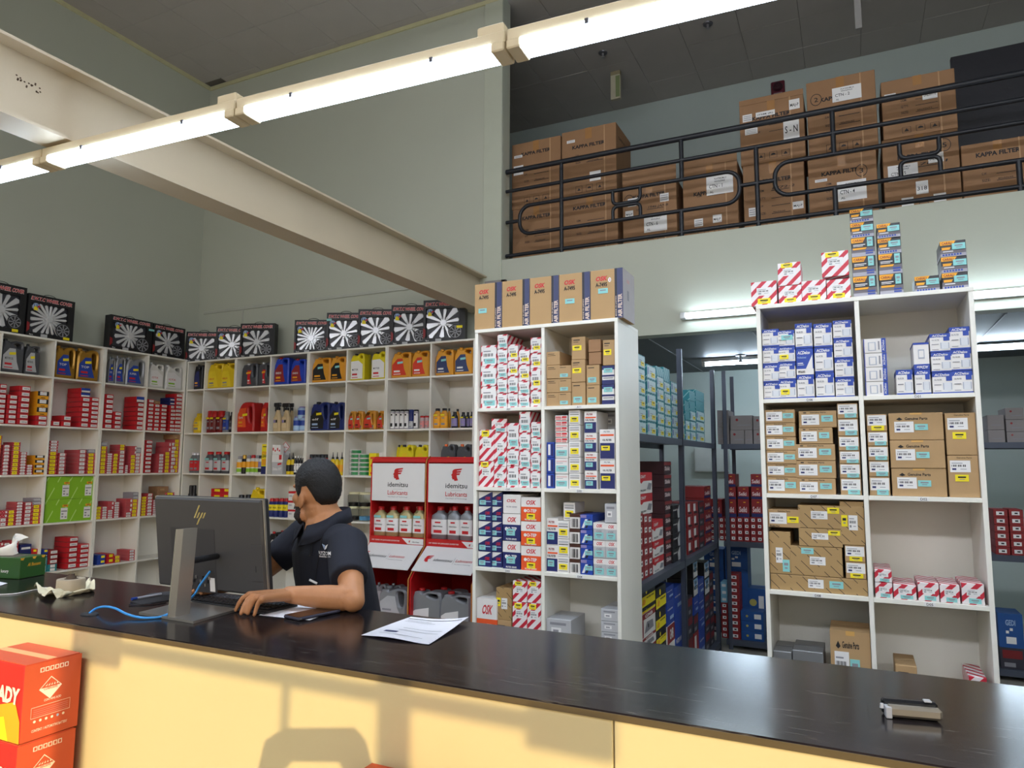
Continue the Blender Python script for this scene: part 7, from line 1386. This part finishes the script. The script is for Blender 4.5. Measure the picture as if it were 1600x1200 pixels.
# collar: band and folded flaps round the neck
cb = MB(); nC = Nk+Zv*.022+Vector((-.004, 0, 0)); n = 36; ring0, ring1, ring2, ring3 = [], [], [], []
for i in range(n+1):
    a = PI*.5+.22+(2*PI-.44)*i/n; d = Tl*math.cos(a)+Tf*math.sin(a); fr_ = max(0, math.sin(a)); back = max(0, -math.sin(a))
    up_ = .046-.045*fr_+.012*back; rr_ = .073+.010*fr_
    ring0.append(nC+d*(rr_*.94)+Zv*(-.02-.03*fr_)); ring1.append(nC+d*(rr_*.97)+Zv*up_); ring2.append(nC+d*(rr_*1.07)+Zv*(up_-.002)); ring3.append(nC+d*(rr_*1.20+.022*fr_)+Zv*(up_-.046-.022*fr_))
for A, B in ((ring0, ring1), (ring1, ring2), (ring2, ring3)): cb.add(A+B, [(i, i+1, n+2+i, n+1+i) for i in range(n)], CLOTH, True)
o = part('collar', cb, man, -O); sd = o.modifiers.new('thick', 'SOLIDIFY'); sd.thickness = .003
# legs, hidden by the counter
lg_ = MB(); pv = base-Tf*.10+Zv*.84
for q in (-1, 1):
    hp = pv+Tl*.09*q-Zv*.03; kneep = hp+Tf*.02+Tl*.02*q-Zv*.40; ft = kneep-Zv*.37-Tf*.04; chain(lg_, [hp, kneep, kneep.lerp(ft, .4), ft], [.088, .062, .056, .042], PANT); ell(lg_, ft+Tf*.06-Zv*.006, (Tf*.13, Tl*.045, Zv*.034), PANT)
ell(lg_, pv, (Tf*.12, Tl*.17, Zv*.11), PANT); part('trousers', fuse(lg_, .012, PANT, 2), man, -O)

# photographer: stands at the camera; only the shadow on the counter front shows
bk2 = Vector((math.sin(YAW), -math.cos(YAW), 0)); G = bk2*.42; ph = thing('person', 'photographer in a dark shirt holding a phone up, seen as a shadow', 'person', (G.x, G.y, 0)); O2 = Vector((G.x, G.y, 0))
pk = MB(); Fp = -bk2; Cp = Vector((G.x, G.y, 1.41)); ap = head(pk, Cp, Fp); Np = Cp+bk2*.04-Zv*.15; chain(pk, [ap(-.03, 0, -.05), Np], [.055, .062], SKIN)
gr = MB()
for q in (-1, 1):
    Sp = Np+eR*.19*q-Zv*.04; Ep = Sp+eR*.09*q-bk2*.12-Zv*.24; Wp = bk2*.05+eR*.115*q+Vector((0, 0, 1.53)); chain(pk, [Sp, Ep, Ep.lerp(Wp, .35), Wp], [.05, .042, .04, .027], SKIN)
    for i in range(4): b_ = bk2*(.045+.004*i)+eR*.105*q+Zv*(1.555+.019*i); pm_ = bk2*.034+eR*.09*q+Zv*(1.56+.02*i); tp_ = bk2*.022+eR*.062*q+Zv*(1.565+.019*i); chain(pk, [Wp.lerp(b_, .3), b_], [.017, .0115], SKIN, 10); finger(pk, b_, pm_, tp_)
    chain(pk, [Wp, bk2*.05+eR*.085*q+Zv*1.545, bk2*.036+eR*.055*q+Zv*1.575], [.015, .011, .009], SKIN, 10)
    sl_ = MB(); gr.tube([Sp-eR*.08*q, Sp, Sp.lerp(Ep, .7)], [.085, .075, .068], CLOTH, 16); ell(gr, Sp, ((.08, 0, 0), (0, .08, 0), (0, 0, .07)), CLOTH)
chain(pk, [Np, Np-Zv*.3], [.08, .12], SKIN); part('body', fuse(pk, .0055, SKIN, 2), ph, -O2); part('hair', hair_shell(ap, Fp, 1, hairline, .016, (.097, .077, .105), (-.012, 0, .022), HAIR), ph, -O2)
gr.loft([[Vector((Np.x, Np.y, 0))+eR*hw*math.cos(2*PI*i/24)+bk2*hd*math.sin(2*PI*i/24)+Zv*z for i in range(24)] for z, hw, hd in ((.78, .18, .125), (.92, .175, .12), (1.1, .195, .12), (1.2, .16, .09), (1.245, .09, .07))], CLOTH); part('shirt', fuse(gr, .010, CLOTH, 3), ph, -O2)
tg = MB()
for q in (-1, 1):
    hp = Vector((Np.x, Np.y, .8))+eR*.09*q; kp = hp-Zv*.37-bk2*.02+eR*.01*q; fp = kp-Zv*.37+bk2*.02; chain(tg, [hp, kp, kp.lerp(fp, .35), fp], [.09, .062, .058, .042], PANT); ell(tg, fp-bk2*.06-Zv*.025, (bk2*.13, eR*.045, Zv*.034), PANT)
ell(tg, Vector((Np.x, Np.y, .8)), (eR*.17, bk2*.12, Zv*.1), PANT); part('trousers', fuse(tg, .012, PANT, 2), ph, -O2)
R3 = Matrix((right, up, -fwd)).transposed(); t = thing('camera_phone', 'black phone held up by the photographer', 'phone', (0, 0, CAMZ))
def cam_box(x0, x1, y0, y1, z0, z1, mm, c=.003): k = MB(); k.box(x0, x1, y0, y1, z0, z1, mm, c); k.v = [tuple(R3 @ Vector(p)) for p in k.v]; return k
part('case', cam_box(-.078, .082, -.045, .03, .006, .015, mat('phone_case')), t); part('screen', cam_box(-.074, .078, -.042, .027, .015, .0158, mat('phone_glass')), t)
dups = [(l, v) for l, v in LABELS.items() if len(v) > 1]
print('LABELS', sum(len(v) for v in LABELS.values()), 'duplicates', len(dups), dups[:6])
